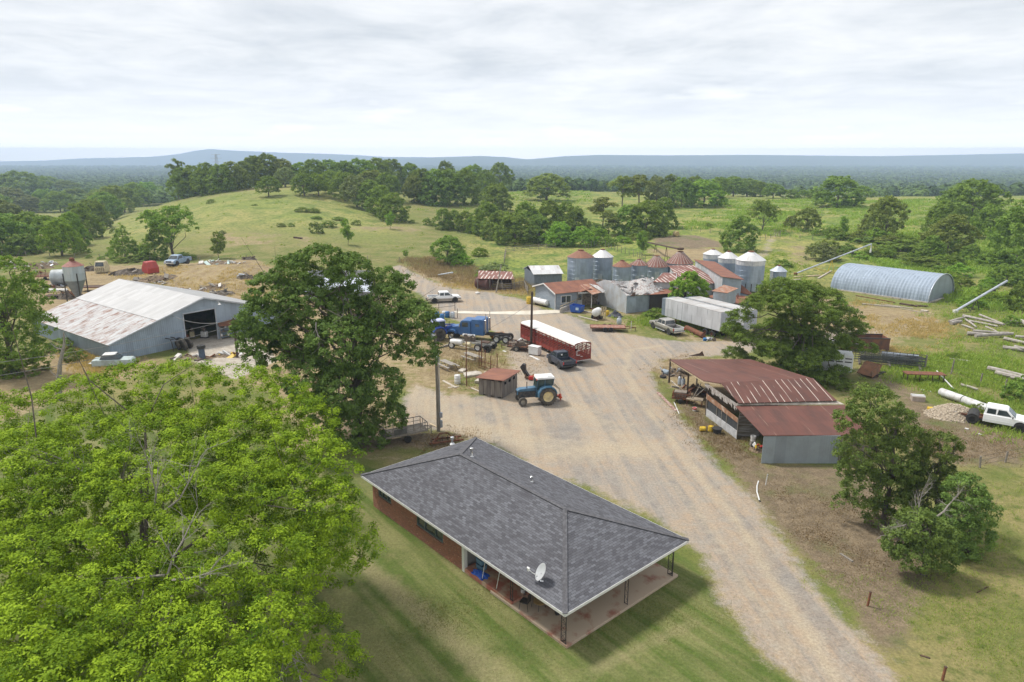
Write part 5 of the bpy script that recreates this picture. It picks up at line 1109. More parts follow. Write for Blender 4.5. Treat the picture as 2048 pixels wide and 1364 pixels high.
mb = MB(); mb.tube([(de + .2, -.1, 5.1), (de + .2, -.8, 5.3), (de + .2, -1.0, 5.1)], .03, 6); mb.lathe([(.05, 0), (.22, -.14), (.2, -.16)], 12, (de + .2, -1.0, 5.1)); mb.build('floodlight', WHITE, BARN)
bpy.context.view_layer.update(); BMx = BARN.matrix_world.copy()
def bwp(x, y, z=0): return BMx @ Vector((x, y, z))
for k, (x, y, cm_, lb) in enumerate([(10.6, 2.5, RUST, 'dim rusty machine just inside the barn doorway on the left'), (12.2, 3.6, CREAM, 'cream coloured machine in the middle of the barn doorway'), (13.2, 2.2, WHITE, 'white cylinder machine inside the right edge of the barn doorway')]):
 T = thing('workshop_machine', lb, 'machine', bwp(x, y), a_ + k)
 mb = MB(); mb.box(0, 0, .5, .8, .6, .8); mb.build('body', cm_, T, bevel=.05); mb = MB(); mb.lathe([(.2, .9), (.22, 1.4), (.05, 1.5)], 12); mb.tube([(.2, 0, 1), (.5, .1, 1.5)], .05, 6); mb.build('motor', JUNK, T); mb = MB(); mb.box(0, 0, .05, 1., .7, .1); mb.build('base', IRON, T)

# ------------------------------------------------------------------ the red-roofed open barn on the right
RR = sheet_metal('rust_roof_lines', (.128, .050, .036), (.085, .040, .032), rib=.62, stain_lo=.44, stain_hi=.66, light=(.60, .52, .46), light_w=.045, every=1, metal=.05, rough=.75, sc=.4, streak=3)
RR2 = sheet_metal('rust_roof_plain', (.132, .050, .036), (.082, .038, .030), rib=.62, stain_lo=.46, stain_hi=.68, light=(.30, .20, .15), light_w=.03, every=5, metal=.05, rough=.75, sc=.35, streak=2.5)
RB = thing('open_barn', 'rust-red metal roofed open barn with a grey lean-to beside the gravel road', 'barn', (19.5, 56, 0))
def rl(px, py, z): v = P(px, py, z); return Vector((v.x - 19.5, v.y - 56, v.z))
def quadroof(pts, name, mat, par, t=.06):
 pts = [Vector(p) for p in pts]
 if (pts[1] - pts[0]).cross(pts[2] - pts[0]).z < 0: pts = pts[::-1]
 mb = MB(); mb.slab(pts, t); return mb.build(name, mat, par)
F0, F1, R1, R0, Rm = rl(1340, 719, 2.9), rl(1500, 718, 2.9), rl(1626, 757, 4.2), rl(1440, 766, 4.2), rl(1407, 761, 3.75)
quadroof([F0, F1, R1, R0, Rm], 'roof', RR2, RB)
E0, E1 = rl(1478, 806, 3.3), rl(1674, 801, 3.3)
mb = MB(); mb.slab([R0 + Vector((.02, 0, .05)), E0, E1, R1 + Vector((0, 0, .05))], .06); mb.build('roof', RR, RB)
Lt0, Lt1 = rl(1471, 812, 3.0), rl(1690, 810, 3.0); Le0 = rl(1527, 871, 2.5); Le1 = Le0 + (Lt1 - Lt0) * .93; Le1.z = 2.45
quadroof([Lt0, Lt1, Le1, Le0], 'lean_to_roof', RR2, RB)
mb = MB(); mb.slab([E0 + Vector((0, .3, -.05)), Lt0 + Vector((0.1, .1, .02)), Lt1 + Vector((0, .1, .02)), E1 + Vector((0, .3, -.05))], .04); mb.build('flashing', M('pale_flashing', (.45, .42, .36), (.25, .2, .16), rough=.8), RB)
LW = sheet_metal('lean_to_wall', (.29, .335, .365), (.22, .25, .26), rib=.2, stain_lo=.45, stain_hi=.7, metal=.1, rough=.7, sc=.6, streak=1.2)
wy = Le0.y + .12; x0 = Le0.x + .08; wl = 8.3
mb = MB(); mb.box(x0 + 3.1, wy, 1.22, 6.2, .06, 2.44); mb.build('wall', LW, RB)
mb = MB(); mb.box(x0 + 6.5, wy, 1.2, .12, .12, 2.4); mb.box(x0 + 8.2, wy, 1.2, .12, .12, 2.4); mb.build('post', WOODG, RB) if False else None
for xx in (6.35, 8.2):
 mb = MB(); mb.box(x0 + xx, wy + .1, 1.2, .13, .13, 2.4); mb.build('post', WOODG, RB)
# lap-board side wall under the lean-to, and the screened front
LAP = M('lap_boards', (.33, .32, .30), (.15, .12, .09), rough=.9, scale=1.2, stretch=(.5, .5, 7), lo=.42, hi=.58, bmp=.2)
sy = E0.y + .35; mb = MB()
for k in range(12): mb.box(x0 + .8, sy - .01, .12 + k * .24, 1.9, .05, .235, rx=.09)
mb.build('board_wall', LAP, RB)
mb = MB(); mb.box(x0 + 4.8, sy + .3, 1.4, 6.6, .08, 2.8); mb.build('inner_wall', WOODG, RB)
g0, g1 = P(1412, 832, 0) - Vector((19.5, 56, 0)), P(1473, 878, 0) - Vector((19.5, 56, 0)); gd = (g1 - g0); gl = gd.length; gn = gd.normalized()
def along(t, z, off=0): q = g0 + gn * (gl * t); return Vector((q.x - gn.y * off, q.y + gn.x * off, z))
mb = MB(); mb.bar(along(0, .38), along(1, .38), .05, .76); mb.build('kick_board', M('grey_board', (.52, .52, .53), (.36, .36, .37), rough=.7), RB)
mb = MB(); mb.bar(along(-.02, 1.95, -.03), along(1.0, 1.75, -.03), .06, .42); mb.bar(along(-.02, 2.2, -.05), along(.65, 2.02, -.05), .04, .12); mb.build('header_board', M('rusty_boards', (.27, .14, .08), (.42, .33, .26), rough=.9, scale=1.6, lo=.5, hi=.62), RB)
for t in (0, .34, .5, .66, 1):
 mb = MB(); mb.bar(along(t, .1), along(t, 1.9), .06); mb.build('stud', WOODG2, RB)
mb = MB(); mb.bar(along(.02, 1.22, .04), along(.98, 1.22, .04), .01, 1.0); mb.build('screen', M('dark_screen', (.03, .035, .04), (.06, .06, .06), rough=.8), RB)
mb = MB()                                              # torn gable sheets under the ridge
gA, gB = Rm + Vector((.15, -.05, -.15)), E0 + Vector((-.1, .05, -.12)); R_ = random.Random(3)
for k in range(22):
 a, b = gA.lerp(gB, k / 22), gA.lerp(gB, (k + .85) / 22)
 if k > 3: hk = R0.z - .15 if False else None
 ln = R_.uniform(.25, .75); mb.slab([a, b, b - Vector((0, 0, ln)), a - Vector((0, 0, ln * R_.uniform(.6, 1)))], .02)
mb.build('gable_sheet', M('flaking_sheet', (.50, .49, .47), (.20, .13, .10), rough=.8, scale=4, stretch=(4, 4, .8)), RB)
for (px, py, z) in ((1338, 765, 2.85), (1374, 792, 3.25), (1412, 830, 3.6)):
 q = P(px, py, 0) - Vector((19.5, 56, 0)); mb = MB(); mb.tube([(q.x, q.y, -.1), (q.x, q.y, z - .1)], [.11, .09], 8); mb.build('post', M('dark_pole', (.10, .07, .05), (.06, .045, .035), rough=.9, stretch=(4, 4, .5)), RB, smooth=True)
for q in ((F0.x + 3, F0.y - .3), (F0.x + 6, F0.y - .3), (F1.x - .2, F1.y - .4), (R1.x - .2, R1.y)):
 mb = MB(); mb.tube([(q[0], q[1], -.1), (q[0], q[1], 2.75)], .09, 8); mb.build('post', WOODG, RB)
mb = MB(); mb.bar(F0 + Vector((.1, 0, -.12)), Rm + Vector((.05, 0, -.12)), .07, .2); mb.bar(Rm + Vector((.05, 0, -.12)), R0 + Vector((.05, 0, -.12)), .07, .2); mb.build('rafter', WOODN, RB)
mb = MB(); mb.box(R1.x * .5 + 1.2, (sy + F0.y) * .5, 1.3, .1, 7, 2.6); mb.build('inner_wall', RUSTD, RB)
mb = MB(); q0, q1 = along(-.25, 2.9), along(-.55, .5); mb.bar(q0, q1, .06); mb.bar(along(-.05, 2.9), along(-.5, 1.0, .3), .06); mb.build('brace', WOODG2, RB)
q = rl(1398, 712, 2.95); mb = MB(); mb.slab([q + Vector((-1.2, 0, 0)), q + Vector((.6, 0, 0)), q + Vector((.35, .1, .55)), q + Vector((.1, .1, .3))], .03); mb.build('loose_sheet', RUSTD, RB)

# ------------------------------------------------------------------ helpers for places read along a wall line
def col_on(p, q, px):
 """the point of the line p-q (on the ground) that lies in that column"""
 a = (px - 1024) / F; p, q = Vector((p[0], p[1])), Vector((q[0], q[1])); d = q - p
 t = (a * (p.y * CP + HC * SP) - p.x) / (d.x - a * d.y * CP); return p + d * t
def zrow(x, y, row): b = (row - 682) / F; return HC - y * (SP + b * CP) / (CP - b * SP)
SILO = sheet_metal('silo_metal', (.32, .385, .48), (.24, .28, .34), rib=.35, stain_lo=.42, stain_hi=.7, metal=.35, rough=.42, sc=.5, streak=5, bs_=.2, seam=.8)
SILO_RUST = sheet_metal('silo_roof_rust', (.26, .12, .07), (.17, .075, .05), rib=.5, stain_lo=.4, stain_hi=.65, metal=.1, rough=.75)
SILO_WHITE = sheet_metal('silo_roof_pale', (.60, .60, .60), (.34, .22, .16), rib=.5, stain_lo=.55, stain_hi=.7, metal=.2, rough=.5)
SILO_STRIPE = M('silo_roof_maroon', (.17, .065, .05), (.23, .10, .07), rough=.7, scale=2)
PALE_RIB = M('pale_rib', (.50, .44, .40), (.35, .27, .23), rough=.7)
def cyl_uv(o, r):
 me = o.data; uv = me.uv_layers[0].data
 for p in me.polygons:
  c = p.center; a0 = math.atan2(c.y, c.x)
  for li in p.loop_indices:
   v = me.vertices[me.loops[li].vertex_index].co; a = math.atan2(v.y, v.x)
   if a - a0 > math.pi: a -= 2 * math.pi
   if a - a0 < -math.pi: a += 2 * math.pi
   if abs(p.normal.z) < .95: uv[li].uv = (a * r, v.z)
def grain_bin(loc, r, eave, peak, roofmat, label, ribs=0, legs=0, door=True, zb=0., group='grain bins', top_stain=False, ladder=False):
 T = thing('grain_bin', label, 'grain bin', loc, R.uniform(0, .5), group)
 mb = MB(); prof = [(r, zb)]; n = max(3, int((eave - zb) / .8))
 for k in range(n):
  z0 = zb + (eave - zb) * k / n; z1 = zb + (eave - zb) * (k + 1) / n
  prof += [(r, z0 + .02), (r, z1 - .02), (r + .018, z1)]
 mb.lathe(prof, 40); o = mb.build('wall', SILO, T, smooth=True); cyl_uv(o, r)
 cap = r * .2; mb = MB(); mb.lathe([(r + .12, eave - .03), (cap, peak)], 26 if not ribs else 30); o = mb.build('roof', roofmat, T); cyl_uv(o, r)
 if ribs:
  for k in range(ribs):
   a = 2 * math.pi * k / ribs; mb = MB() if k == 0 else mb
   mb.bar((math.cos(a) * (r + .12), math.sin(a) * (r + .12), eave + .02), (math.cos(a) * cap, math.sin(a) * cap, peak + .02), .075, .05)
  mb.build('roof_ribs', PALE_RIB, T)
 mb = MB(); mb.lathe([(cap * 1.1, peak - .02), (cap * 1.15, peak + .12), (.01, peak + .22)], 16); mb.build('cap', RUST, T, smooth=True)
 if top_stain:
  mb = MB(); mb.lathe([(r + .022, eave - .9), (r + .022, eave)], 40, ); o = mb.build('upper_ring', sheet_metal('pale_ring', (.62, .62, .62), (.40, .42, .46), rib=.35, stain_lo=.45, stain_hi=.62, metal=.2, rough=.5, sc=.9, streak=3), T, smooth=True); cyl_uv(o, r)
 if door:
  mb = MB(); a = -2.0; mb.box(math.cos(a) * r, math.sin(a) * r, 1.1 + zb, .08, .8, 1.5, rz=a); mb.build('door', GALV, T)
 for k in range(legs):
  a = 2 * math.pi * (k + .5) / legs; mb = MB(); mb.bar((math.cos(a) * (r + .05), math.sin(a) * (r + .05), 0), (math.cos(a) * (r + .05), math.sin(a) * (r + .05), zb + 1.4), .1); mb.build('leg', IRON, T)
 if ladder:
  a = 3.4; mb = MB()
  for s in (-.18, .18): mb.bar((math.cos(a) * (r + .15) - math.sin(a) * s, math.sin(a) * (r + .15) + math.cos(a) * s, .3), (math.cos(a) * (r + .15) - math.sin(a) * s, math.sin(a) * (r + .15) + math.cos(a) * s, eave), .05)
  for k in range(12): z = .4 + k * (eave - .5) / 12; mb.bar((math.cos(a) * (r + .15) + math.sin(a) * .18, math.sin(a) * (r + .15) - math.cos(a) * .18, z), (math.cos(a) * (r + .15) - math.sin(a) * .18, math.sin(a) * (r + .15) + math.cos(a) * .18, z), .04)
  mb.build('ladder', WHITE, T)
 return T
def binpx(px0, px1, y, row_e, row_p, *a, **k):
 cx = (px0 + px1) / 2; dep = y * CP + 19 * SP; r = (px1 - px0) / 2 / F * dep
 x = (cx - 1024) / F * dep; return grain_bin((x, y, TZ(x, y) - .05), r, zrow(x, y - r, row_e), zrow(x, y, row_p), *a, **k)
binpx(1135, 1187, 133.5, 516, 500, SILO_RUST, 'tall left grain bin with an orange rust roof above the grey office')
binpx(1184, 1226, 137.5, 515, 499, SILO_WHITE, 'tall grain bin with a pale silver roof right of the orange-roofed one')
binpx(1226, 1263, 131, 534, 521, SILO_RUST, 'short grain bin with a brown rust roof right of the two tall ones', ribs=0)
binpx(1261, 1296, 134.5, 531, 519, SILO_STRIPE, 'smallest bin of the middle row with a striped pink and white roof', ribs=12)
binpx(1290, 1338, 140, 535, 512, SILO_STRIPE, 'wide bin with a steep maroon roof and pale ribs left of the mill', ribs=22)
binpx(1334, 1387, 141, 529, 504, SILO_STRIPE, 'wide bin with maroon ribbed roof under the long auger chute', ribs=24)
binpx(1407, 1444, 136, 510, 499, SILO_WHITE, 'farthest of the three pale-topped bins behind the mill', top_stain=True)
binpx(1437, 1476, 131, 517, 503, SILO_WHITE, 'middle one of the three pale-topped bins behind the mill', top_stain=True)
binpx(1472, 1528, 124, 522, 503, SILO_WHITE, 'nearest and largest of the pale-topped bins, on a ring of posts', top_stain=True, legs=16, zb=.9, door=False)
binpx(1543, 1574, 127.5, 543, 531, GALV, 'small silver bin with a ladder standing alone right of the mill', ladder=True, door=False)
# chute
def pathpt(px, py, z): return P(px, py, z)
T = thing('auger_chute', 'long rusty conveyor chute running down to the bin with the steep maroon roof', 'conveyor', (0, 0, 0))
x6, y6 = (1360 - 1024) / F * (141 * CP + 5), 141
a0 = Vector((x6, y6, 6.0)); g1 = P(1296, 489); a1 = Vector((g1.x, g1.y, g1.z + .6))
T.location = (a1.x, a1.y, a1.z - .6); off = T.location.copy()
mb = MB(); mb.bar(a0 - off, a1 - off, .55, .3); mb.build('chute', RUSTD, T)
mb = MB(); mb.lathe([(.6, 5.9), (.75, 6.1), (.7, 6.3), (.1, 6.35)], 16, (x6 - off.x, y6 - off.y, -off.z + .0)); mb.build('head', RUSTD, T)
for t in (.35, .7):
 q = a0.lerp(a1, t) - off; zg = TZ(q.x + off.x, q.y + off.y) - off.z
 mb = MB(); mb.bar((q.x - .4, q.y, zg), (q.x, q.y, q.z), .09); mb.bar((q.x + .4, q.y, zg), (q.x, q.y, q.z), .09); mb.build('support', RUSTD, T)

# ------------------------------------------------------------------ mill buildings
MW = sheet_metal('mill_wall', (.34, .40, .48), (.24, .28, .33), rib=.25, stain_lo=.42, stain_hi=.66, metal=.25, rough=.5, sc=.6, streak=2)
MWL = sheet_metal('mill_wall_pale', (.50, .53, .56), (.40, .37, .33), rib=.25, stain_lo=.45, stain_hi=.68, metal=.15, rough=.6, sc=.6, streak=2)
MR = sheet_metal('mill_roof_striped', (.19, .075, .055), (.28, .16, .12), rib=.7, stain_lo=.5, stain_hi=.68, light=(.60, .54, .50), light_w=.14, metal=.1, rough=.7, sc=.4, streak=3)
MRR = sheet_metal('mill_roof_rust', (.23, .095, .055), (.15, .06, .045), rib=.6, stain_lo=.45, stain_hi=.65, metal=.05, rough=.8, sc=.5, streak=2)
MRO = sheet_metal('mill_roof_orange', (.30, .13, .07), (.42, .33, .27), rib=.6, stain_lo=.48, stain_hi=.62, metal=.05, rough=.8, sc=.8, streak=5)
MRC = sheet_metal('torn_roof_sheets', (.42, .415, .41), (.19, .10, .075), rib=.3, stain_lo=.50, stain_hi=.60, metal=.1, rough=.7, sc=1.6, streak=1.5)
def bldg(name, label, cat, foot, walls_z, roofs, wm, extra=None):
 """foot: ground outline; walls_z: top height at each corner; roofs: list of (points, material)"""
 o0 = Vector((foot[0][0], foot[0][1], 0)); T = thing(name, label, cat, o0)
 n = len(foot)
 for i in range(n):
  p, q = Vector((foot[i][0], foot[i][1], 0)) - o0, Vector((foot[(i + 1) % n][0], foot[(i + 1) % n][1], 0)) - o0
  d = (q - p).normalized() * .03; mb = MB(); th = Vector((-d.y, d.x, 0)) * 2
  zp, zq = walls_z[i], walls_z[(i + 1) % n]
  q = q - d
  mb.add([p, q, q + Vector((0, 0, zq)), p + Vector((0, 0, zp)), p + th, q + th, q + th + Vector((0, 0, zq)), p + th + Vector((0, 0, zp))], [(0, 1, 2, 3), (7, 6, 5, 4), (3, 2, 6, 7), (1, 5, 6, 2), (0, 3, 7, 4)])
  mb.build('wall', wm if not isinstance(wm, list) else wm[i], T)
 for pts, m in roofs: quadroof([Vector(p) - o0 for p in pts], 'roof', m, T)
 return T, o0
def rot2(o, a, x, y): return (o[0] + x * math.cos(a) - y * math.sin(a), o[1] + x * math.sin(a) + y * math.cos(a))
# office
K = Vector((7.2, 109.8, 0)); ka = math.radians(26)
def kp(x, y, z=None): q = rot2(K, ka, x, y); return q if z is None else (q[0], q[1], z)
SID = M('grey_siding_boards', (.27, .31, .35), (.20, .23, .27), rough=.8, scale=1.4, stretch=(.6, .6, 7))
T = thing('farm_office', 'small grey office with a rusty red roof and a white framed window', 'building', K, ka)
mb = MB(); mb.box(2.0, .05, 1.45, 4.0, .1, 2.9); mb.build('wall', SID, T)
mb = MB(); mb.yz([(0, 0), (7.2, 0), (7.2, 2.85), (3.6, 3.8), (0, 2.85)], 0, .1); mb.build('wall', SID, T)
mb = MB(); mb.box(4.5, 7.15, 1.45, 9, .1, 2.9); mb.build('wall', SID, T)
STONE = M('stone_face', (.34, .28, .21), (.17, .135, .10), rough=.95, scale=3, lo=.42, hi=.58, bmp=.4)
mb = MB(); mb.box(6.6, 1.3, 1.4, 5.2, .12, 2.8); mb.box(4.0, .7, 1.4, .12, 1.3, 2.8); mb.build('wall', STONE, T)
mb = MB(); mb.slab([(-.4, -.4, 2.8), (9.2, -.4, 2.8), (9.2, 3.6, 3.95), (-.4, 3.6, 3.95)], .06); mb.slab([(-.4, 3.6, 3.95), (9.2, 3.6, 3.95), (9.2, 7.6, 2.8), (-.4, 7.6, 2.8)], .06); mb.build('roof', MRO if False else MRR, T)
mb = MB(); mb.bar((-.42, -.4, 2.72), (-.42, 3.6, 3.87), .05, .2); mb.bar((-.42, 3.6, 3.87), (-.42, 7.6, 2.72), .05, .2); mb.build('bargeboard', WHITE, T)
w_ = MB()
for a, b, c, d in ((1.9, .0, 1.05, 1.9), (1.9, 0, 2.25, 1.9)): w_.box(a, -.03, b + c, 1.95, .08, .09)
for a in (.97, 1.9, 2.83): w_.box(a, -.03, 1.65, .08, .08, 1.2)
w_ = w_.build('window', WHITE, T); mb = MB(); mb.box(1.9, -.01, 1.65, 1.8, .03, 1.15); mb.build('glass', GLASS, w_)
d_ = MB(); d_.box(5.3, 1.2, 1.05, .95, .08, 2.1); d_ = d_.build('door', WHITE, T); mb = MB(); mb.box(5.3, 1.15, 1.5, .6, .04, .9); mb.build('glass', GLASS, d_)
mb = MB(); mb.tube([(5.6, -2.0, 0), (5.6, -2.0, 2.6)], .06, 8); mb.build('post', WHITE, T)
mb = MB(); mb.slab([(4.2, -.6, 2.75), (5.7, -1.3, 3.3), (5.9, 2., 3.6), (4.3, 2.2, 2.9)], .05); mb.slab([(5.7, -1.3, 3.3), (8.2, -.6, 2.6), (8.2, 2, 2.9), (5.9, 2, 3.6)], .05); mb.build('porch_roof', MRR, T)
mb = MB(); mb.bar((3.6, -1.0, 2.7), (8.2, -2.2, 2.6), .1, .1); mb.build('beam', WHITE, T)
mb = MB(); mb.tube([(-.08, .1, 2.8), (-.08, .1, .1)], .05, 6); mb.build('downpipe', WHITE, T)
# car shelter beside it
pa, pb, pc, pd = P(1160, 570, 3.5), P(1178, 566, 3.5), P(1209, 583, 2.9), P(1185, 589, 2.8)
g = [kp(8.6, .6), kp(13.8, 2.2), kp(13.0, 6.5), kp(8.4, 6.0)]
T, o0 = bldg('car_shelter', 'low shelter with a torn white and rust roof between office and collapsed shed', 'shed', g, [0.3, 2.6, 3.2, 3.2], [([pa, pb, pc, pd], MRO)], [IRON, STONE, STONE, STONE])
quadroof([P(1178, 567, 3.6) - o0, P(1196, 571, 3.5) - o0, P(1211, 582, 3.0) - o0, P(1206, 585, 2.95) - o0], 'loose_sheet', MRC, T)
# collapsed shed
G1 = P(1252, 627, 0); G0 = P(1200, 609, 0); A0 = col_on(G0, G1, 1171); AR = col_on(G0, G1, 1209); G2 = P(1318, 619, 0)
T = thing('collapsed_shed', 'grey metal shed whose torn white roof has caved in beside the office', 'shed', G1)
def lg(p, z): return Vector((p[0], p[1], z)) - G1
mb = MB(); mb.add([lg(A0, 0), lg(G1, 0), lg(G1, zrow(G1.x, G1.y, 592)), lg(col_on(G0, G1, 1235), zrow(*col_on(G0, G1, 1235), 573)), lg(AR, zrow(*AR, 559)), lg(A0, zrow(*A0, 572))], [(0, 1, 2, 3, 4, 5)])
mb.build('wall', MWL, T)
mb = MB(); z1, z2 = zrow(G1.x, G1.y, 592), zrow(G2.x, G2.y, 587); N_ = 16; V = []
for i in range(N_ + 1):
 t = i / N_; q = Vector(G1).lerp(Vector(G2), t) - G1; bl_ = math.sin(t * 9) * .12; V += [q + Vector((0, 0, 0)), q + Vector((.1 * bl_, -bl_ - .1, 1.4)), q + Vector((0, bl_, z1 + (z2 - z1) * t))]
mb.add(V, [(3 * i + k, 3 * i + 3 + k, 3 * i + 4 + k, 3 * i + 1 + k) for i in range(N_) for k in (0, 1)]); mb.build('wall', MW, T, smooth=True)
mb = MB(); N_ = 22; V = []; c0, c1, c2, c3 = lg(AR, zrow(*AR, 560)), lg(G1, z1 + .05), lg(G2, z2 + .1) + Vector((1.5, 0, 0)), lg((AR[0] + 9, AR[1] + 1.5), 3.6)
for i in range(N_ + 1):
 for j in range(N_ + 1):
  s, t = i / N_, j / N_; p = c0.lerp(c3, s).lerp(c1.lerp(c2, s), t)
  sag = -1.5 * math.exp(-((s - .30) / .16) ** 2) * math.sin(math.pi * t) ** .7 + 1.3 * math.exp(-((s - .72) / .22) ** 2 - ((t - .30) / .35) ** 2)
  V.append(p + Vector((0, 0, sag + (R.random() - .5) * .10)))
mb.add(V, [(i * (N_ + 1) + j, i * (N_ + 1) + j + 1, (i + 1) * (N_ + 1) + j + 1, (i + 1) * (N_ + 1) + j) for i in range(N_) for j in range(N_)]); mb.build('roof', MRC, T)
for k in range(26):
 mb = MB(); s, t = R.uniform(.1, .95), R.uniform(.05, .95); p = c0.lerp(c3, s).lerp(c1.lerp(c2, s), t) + Vector((0, 0, .35 + 1.1 * math.exp(-((s - .72) / .22) ** 2) * (t < .6) - 1.0 * math.exp(-((s - .3) / .16) ** 2)))
 mb.box(p.x, p.y, p.z, R.uniform(.5, 1.6), R.uniform(.2, .6), .03, R.uniform(0, 3), R.uniform(-.25, .25), R.uniform(-.25, .25))
 mb.build('loose_sheet', MRC, T)
mb = MB(); p = lg(G1, z1) ; mb.slab([p + Vector((.6, .1, -.1)), p + Vector((1.4, .4, -.1)), p + Vector((1.5, .7, .55)), p + Vector((1.1, .6, .45))], .03); mb.build('torn_flap', RUSTD, T)
# mill shed left of the tree with white wall and red stripes
y_ = 113.; xs_ = lambda px, y: (px - 1024) / F * (y * CP + 21 * SP)
bldg('mill_annex', 'small mill annex with pale wall and striped red roof left of the bright green tree', 'building',
     [(xs_(1309, 112), 112), (xs_(1352, 112), 112), (xs_(1352, 117), 117), (xs_(1322, 117), 117)], [zrow(0, 112, 564), zrow(0, 112, 564), zrow(0, 117, 546), zrow(0, 117, 546)],
     [([(xs_(1305, 111.7), 111.7, zrow(0, 111.7, 564)), (xs_(1354, 111.7), 111.7, zrow(0, 111.7, 565)), (xs_(1356, 117.3), 117.3, zrow(0, 117.3, 546)), (xs_(1326, 117.3), 117.3, zrow(0, 117.3, 545))], MR)], MWL)
bldg('mill_canopy', 'low rust-brown canopy roof between collapsed shed and bright green tree', 'canopy',
     [(xs_(1300, 109), 109), (xs_(1352, 109), 109), (xs_(1352, 111.5), 111.5), (xs_(1304, 111.5), 111.5)], [zrow(0, 109, 589), zrow(0, 109, 587), zrow(0, 111.5, 577), zrow(0, 111.5, 577)],
     [([(xs_(1286, 108.6), 108.6, zrow(0, 108.6, 590)), (xs_(1356, 108.6), 108.6, zrow(0, 108.6, 586)), (xs_(1356, 111.8), 111.8, zrow(0, 111.8, 576)), (xs_(1309, 111.8), 111.8, zrow(0, 111.8, 577))], MRR)], [IRON, IRON, MW, MW])
r_ = [P(1337, 531, 5.3), P(1387, 530, 5.3), P(1439, 565, 3.6), P(1368, 573, 3.6)]
bldg('mill_building', 'mill building with a wide roof of maroon and white stripes behind the bright green tree', 'building',
     [(r_[3].x + .3, r_[3].y + .3), (r_[2].x - .3, r_[2].y + .3), (r_[1].x - .3, r_[1].y - .2), (r_[0].x + .3, r_[0].y - .2)], [3.55, 3.55, 5.2, 5.2], [(r_, MR)], [MWL, MW, MWL, MWL])
bldg('mill_warehouse', 'tall narrow mill warehouse with a long rust roof running back to the bins', 'building',
     [(34.35, 110.2), (37.6, 110.6), (38.4, 129.5), (34.8, 129.2)], [5.4, 4.9, 4.9, 5.4], [([(34.1, 109.8, 5.55), (37.9, 110.2, 5.0), (38.8, 130, 5.05), (34.6, 129.6, 5.55)], MRR)], [MW, MW, MW, MWL])
m5 = [P(1457, 556, 4.4), P(1470, 558, 4.4), P(1510, 592, 2.3), P(1474, 584, 2.6)]
bldg('mill_lean_to', 'rust-roofed lean-to stepping down in front of the three pale-topped bins', 'lean-to',
     [(m5[3].x, m5[3].y), (m5[2].x - .3, m5[2].y + .1), (m5[1].x, m5[1].y), (m5[0].x, m5[0].y)], [2.5, 2.2, 4.3, 4.3], [(m5, MRR)], MW)
lo_ = [P(1410, 592, 3.1), P(1454, 603.5, 2.6), P(1479, 608, 2.4), P(1507, 600, 2.4), P(1497, 592, 3.0), P(1440, 588, 3.4)]
T, o0 = bldg('mill_loading_shed', 'open loading shed with brown lower roof and a small raised orange-roofed top', 'shed',
     [(lo_[0].x + .3, lo_[0].y + .2), (lo_[2].x - .2, lo_[2].y + .4), (lo_[3].x - .4, lo_[3].y + .2), (lo_[5].x, lo_[5].y)], [.6, .6, .8, 3.2], [(lo_, MRR)], [IRON, IRON, MW, MW])
up = [P(1423, 581.5, 4.8), P(1455, 586, 4.8), P(1477, 576.5, 4.8), P(1448, 569.5, 5.1)]
c_ = sum((Vector(q) for q in up), Vector()) / 4; f_ = [c_ + (Vector(q) - c_) * .86 for q in up]
for i in range(4):
 p, q = f_[i] - o0, f_[(i + 1) % 4] - o0; mb = MB(); mb.add([(p.x, p.y, 2.6), (q.x, q.y, 2.6), (q.x, q.y, 4.78), (p.x, p.y, 4.78)], [(0, 1, 2, 3)]); mb.build('raised_wall', MWL if i == 0 else MW, T)
quadroof([Vector(q) - o0 for q in up], 'raised_roof', MRO, T)
for i in (0, 1, 2, 3):
 q = Vector(lo_[i]) - o0; mb = MB(); mb.tube([(q.x, q.y + .3, 0), (q.x, q.y + .3, q.z - .1)], .07, 6); mb.build('post', WOODG, T)
q = Vector(lo_[2]).lerp(Vector(lo_[3]), .3) - o0; mb = MB(); mb.tube([(q.x - .5, q.y + 1.5, 2.6), (q.x - .5, q.y + 1.5, 3.6)], .08, 8); mb.build('stove_pipe', RUST, T)

# small grey shed, open cattle shed
T, o0 = bldg('garden_shed', 'small slate grey shed with a pale roof and a white door behind the office', 'shed', [(2.5, 135.4), (4.3, 130.6), (9.7, 131.4), (8.6, 136.2)], [3.2, 2.5, 2.5, 3.2],
     [([(1.9, 135.6), (4.0, 130.1), (10.1, 131), (8.9, 136.6)] and [(3.2, 133.5, 3.75), (4.1, 130.2, 2.55), (10.0, 131.1, 2.55), (9.2, 134.2, 3.75)], SILO_WHITE), ([(3.2, 133.5, 3.75), (9.2, 134.2, 3.75), (8.6, 136.8, 2.7), (2.1, 136., 2.7)], GALV)], M('slate_boards', (.17, .20, .23), (.11, .13, .15), rough=.8, scale=2, stretch=(5, 5, .6)))
mb = MB(); mb.box(2.9, .30, 1.1, 1.0, .08, 2.0, rz=.147); mb.build('door', WHITE, T)
cs = [P(957, 541, 2.6), P(1024, 543, 2.6), P(1028, 558, 2.2), P(955, 557, 2.2)]
T, o0 = bldg('cattle_shed', 'open pole shed with a pinkish rust roof behind the big rusty tank', 'shed', [(cs[3].x + .3, cs[3].y), (cs[2].x - .3, cs[2].y), (cs[1].x - .2, cs[1].y), (cs[0].x + .2, cs[0].y)], [.5, .5, 1.2, 1.2], [(cs, MR)], RUSTD)
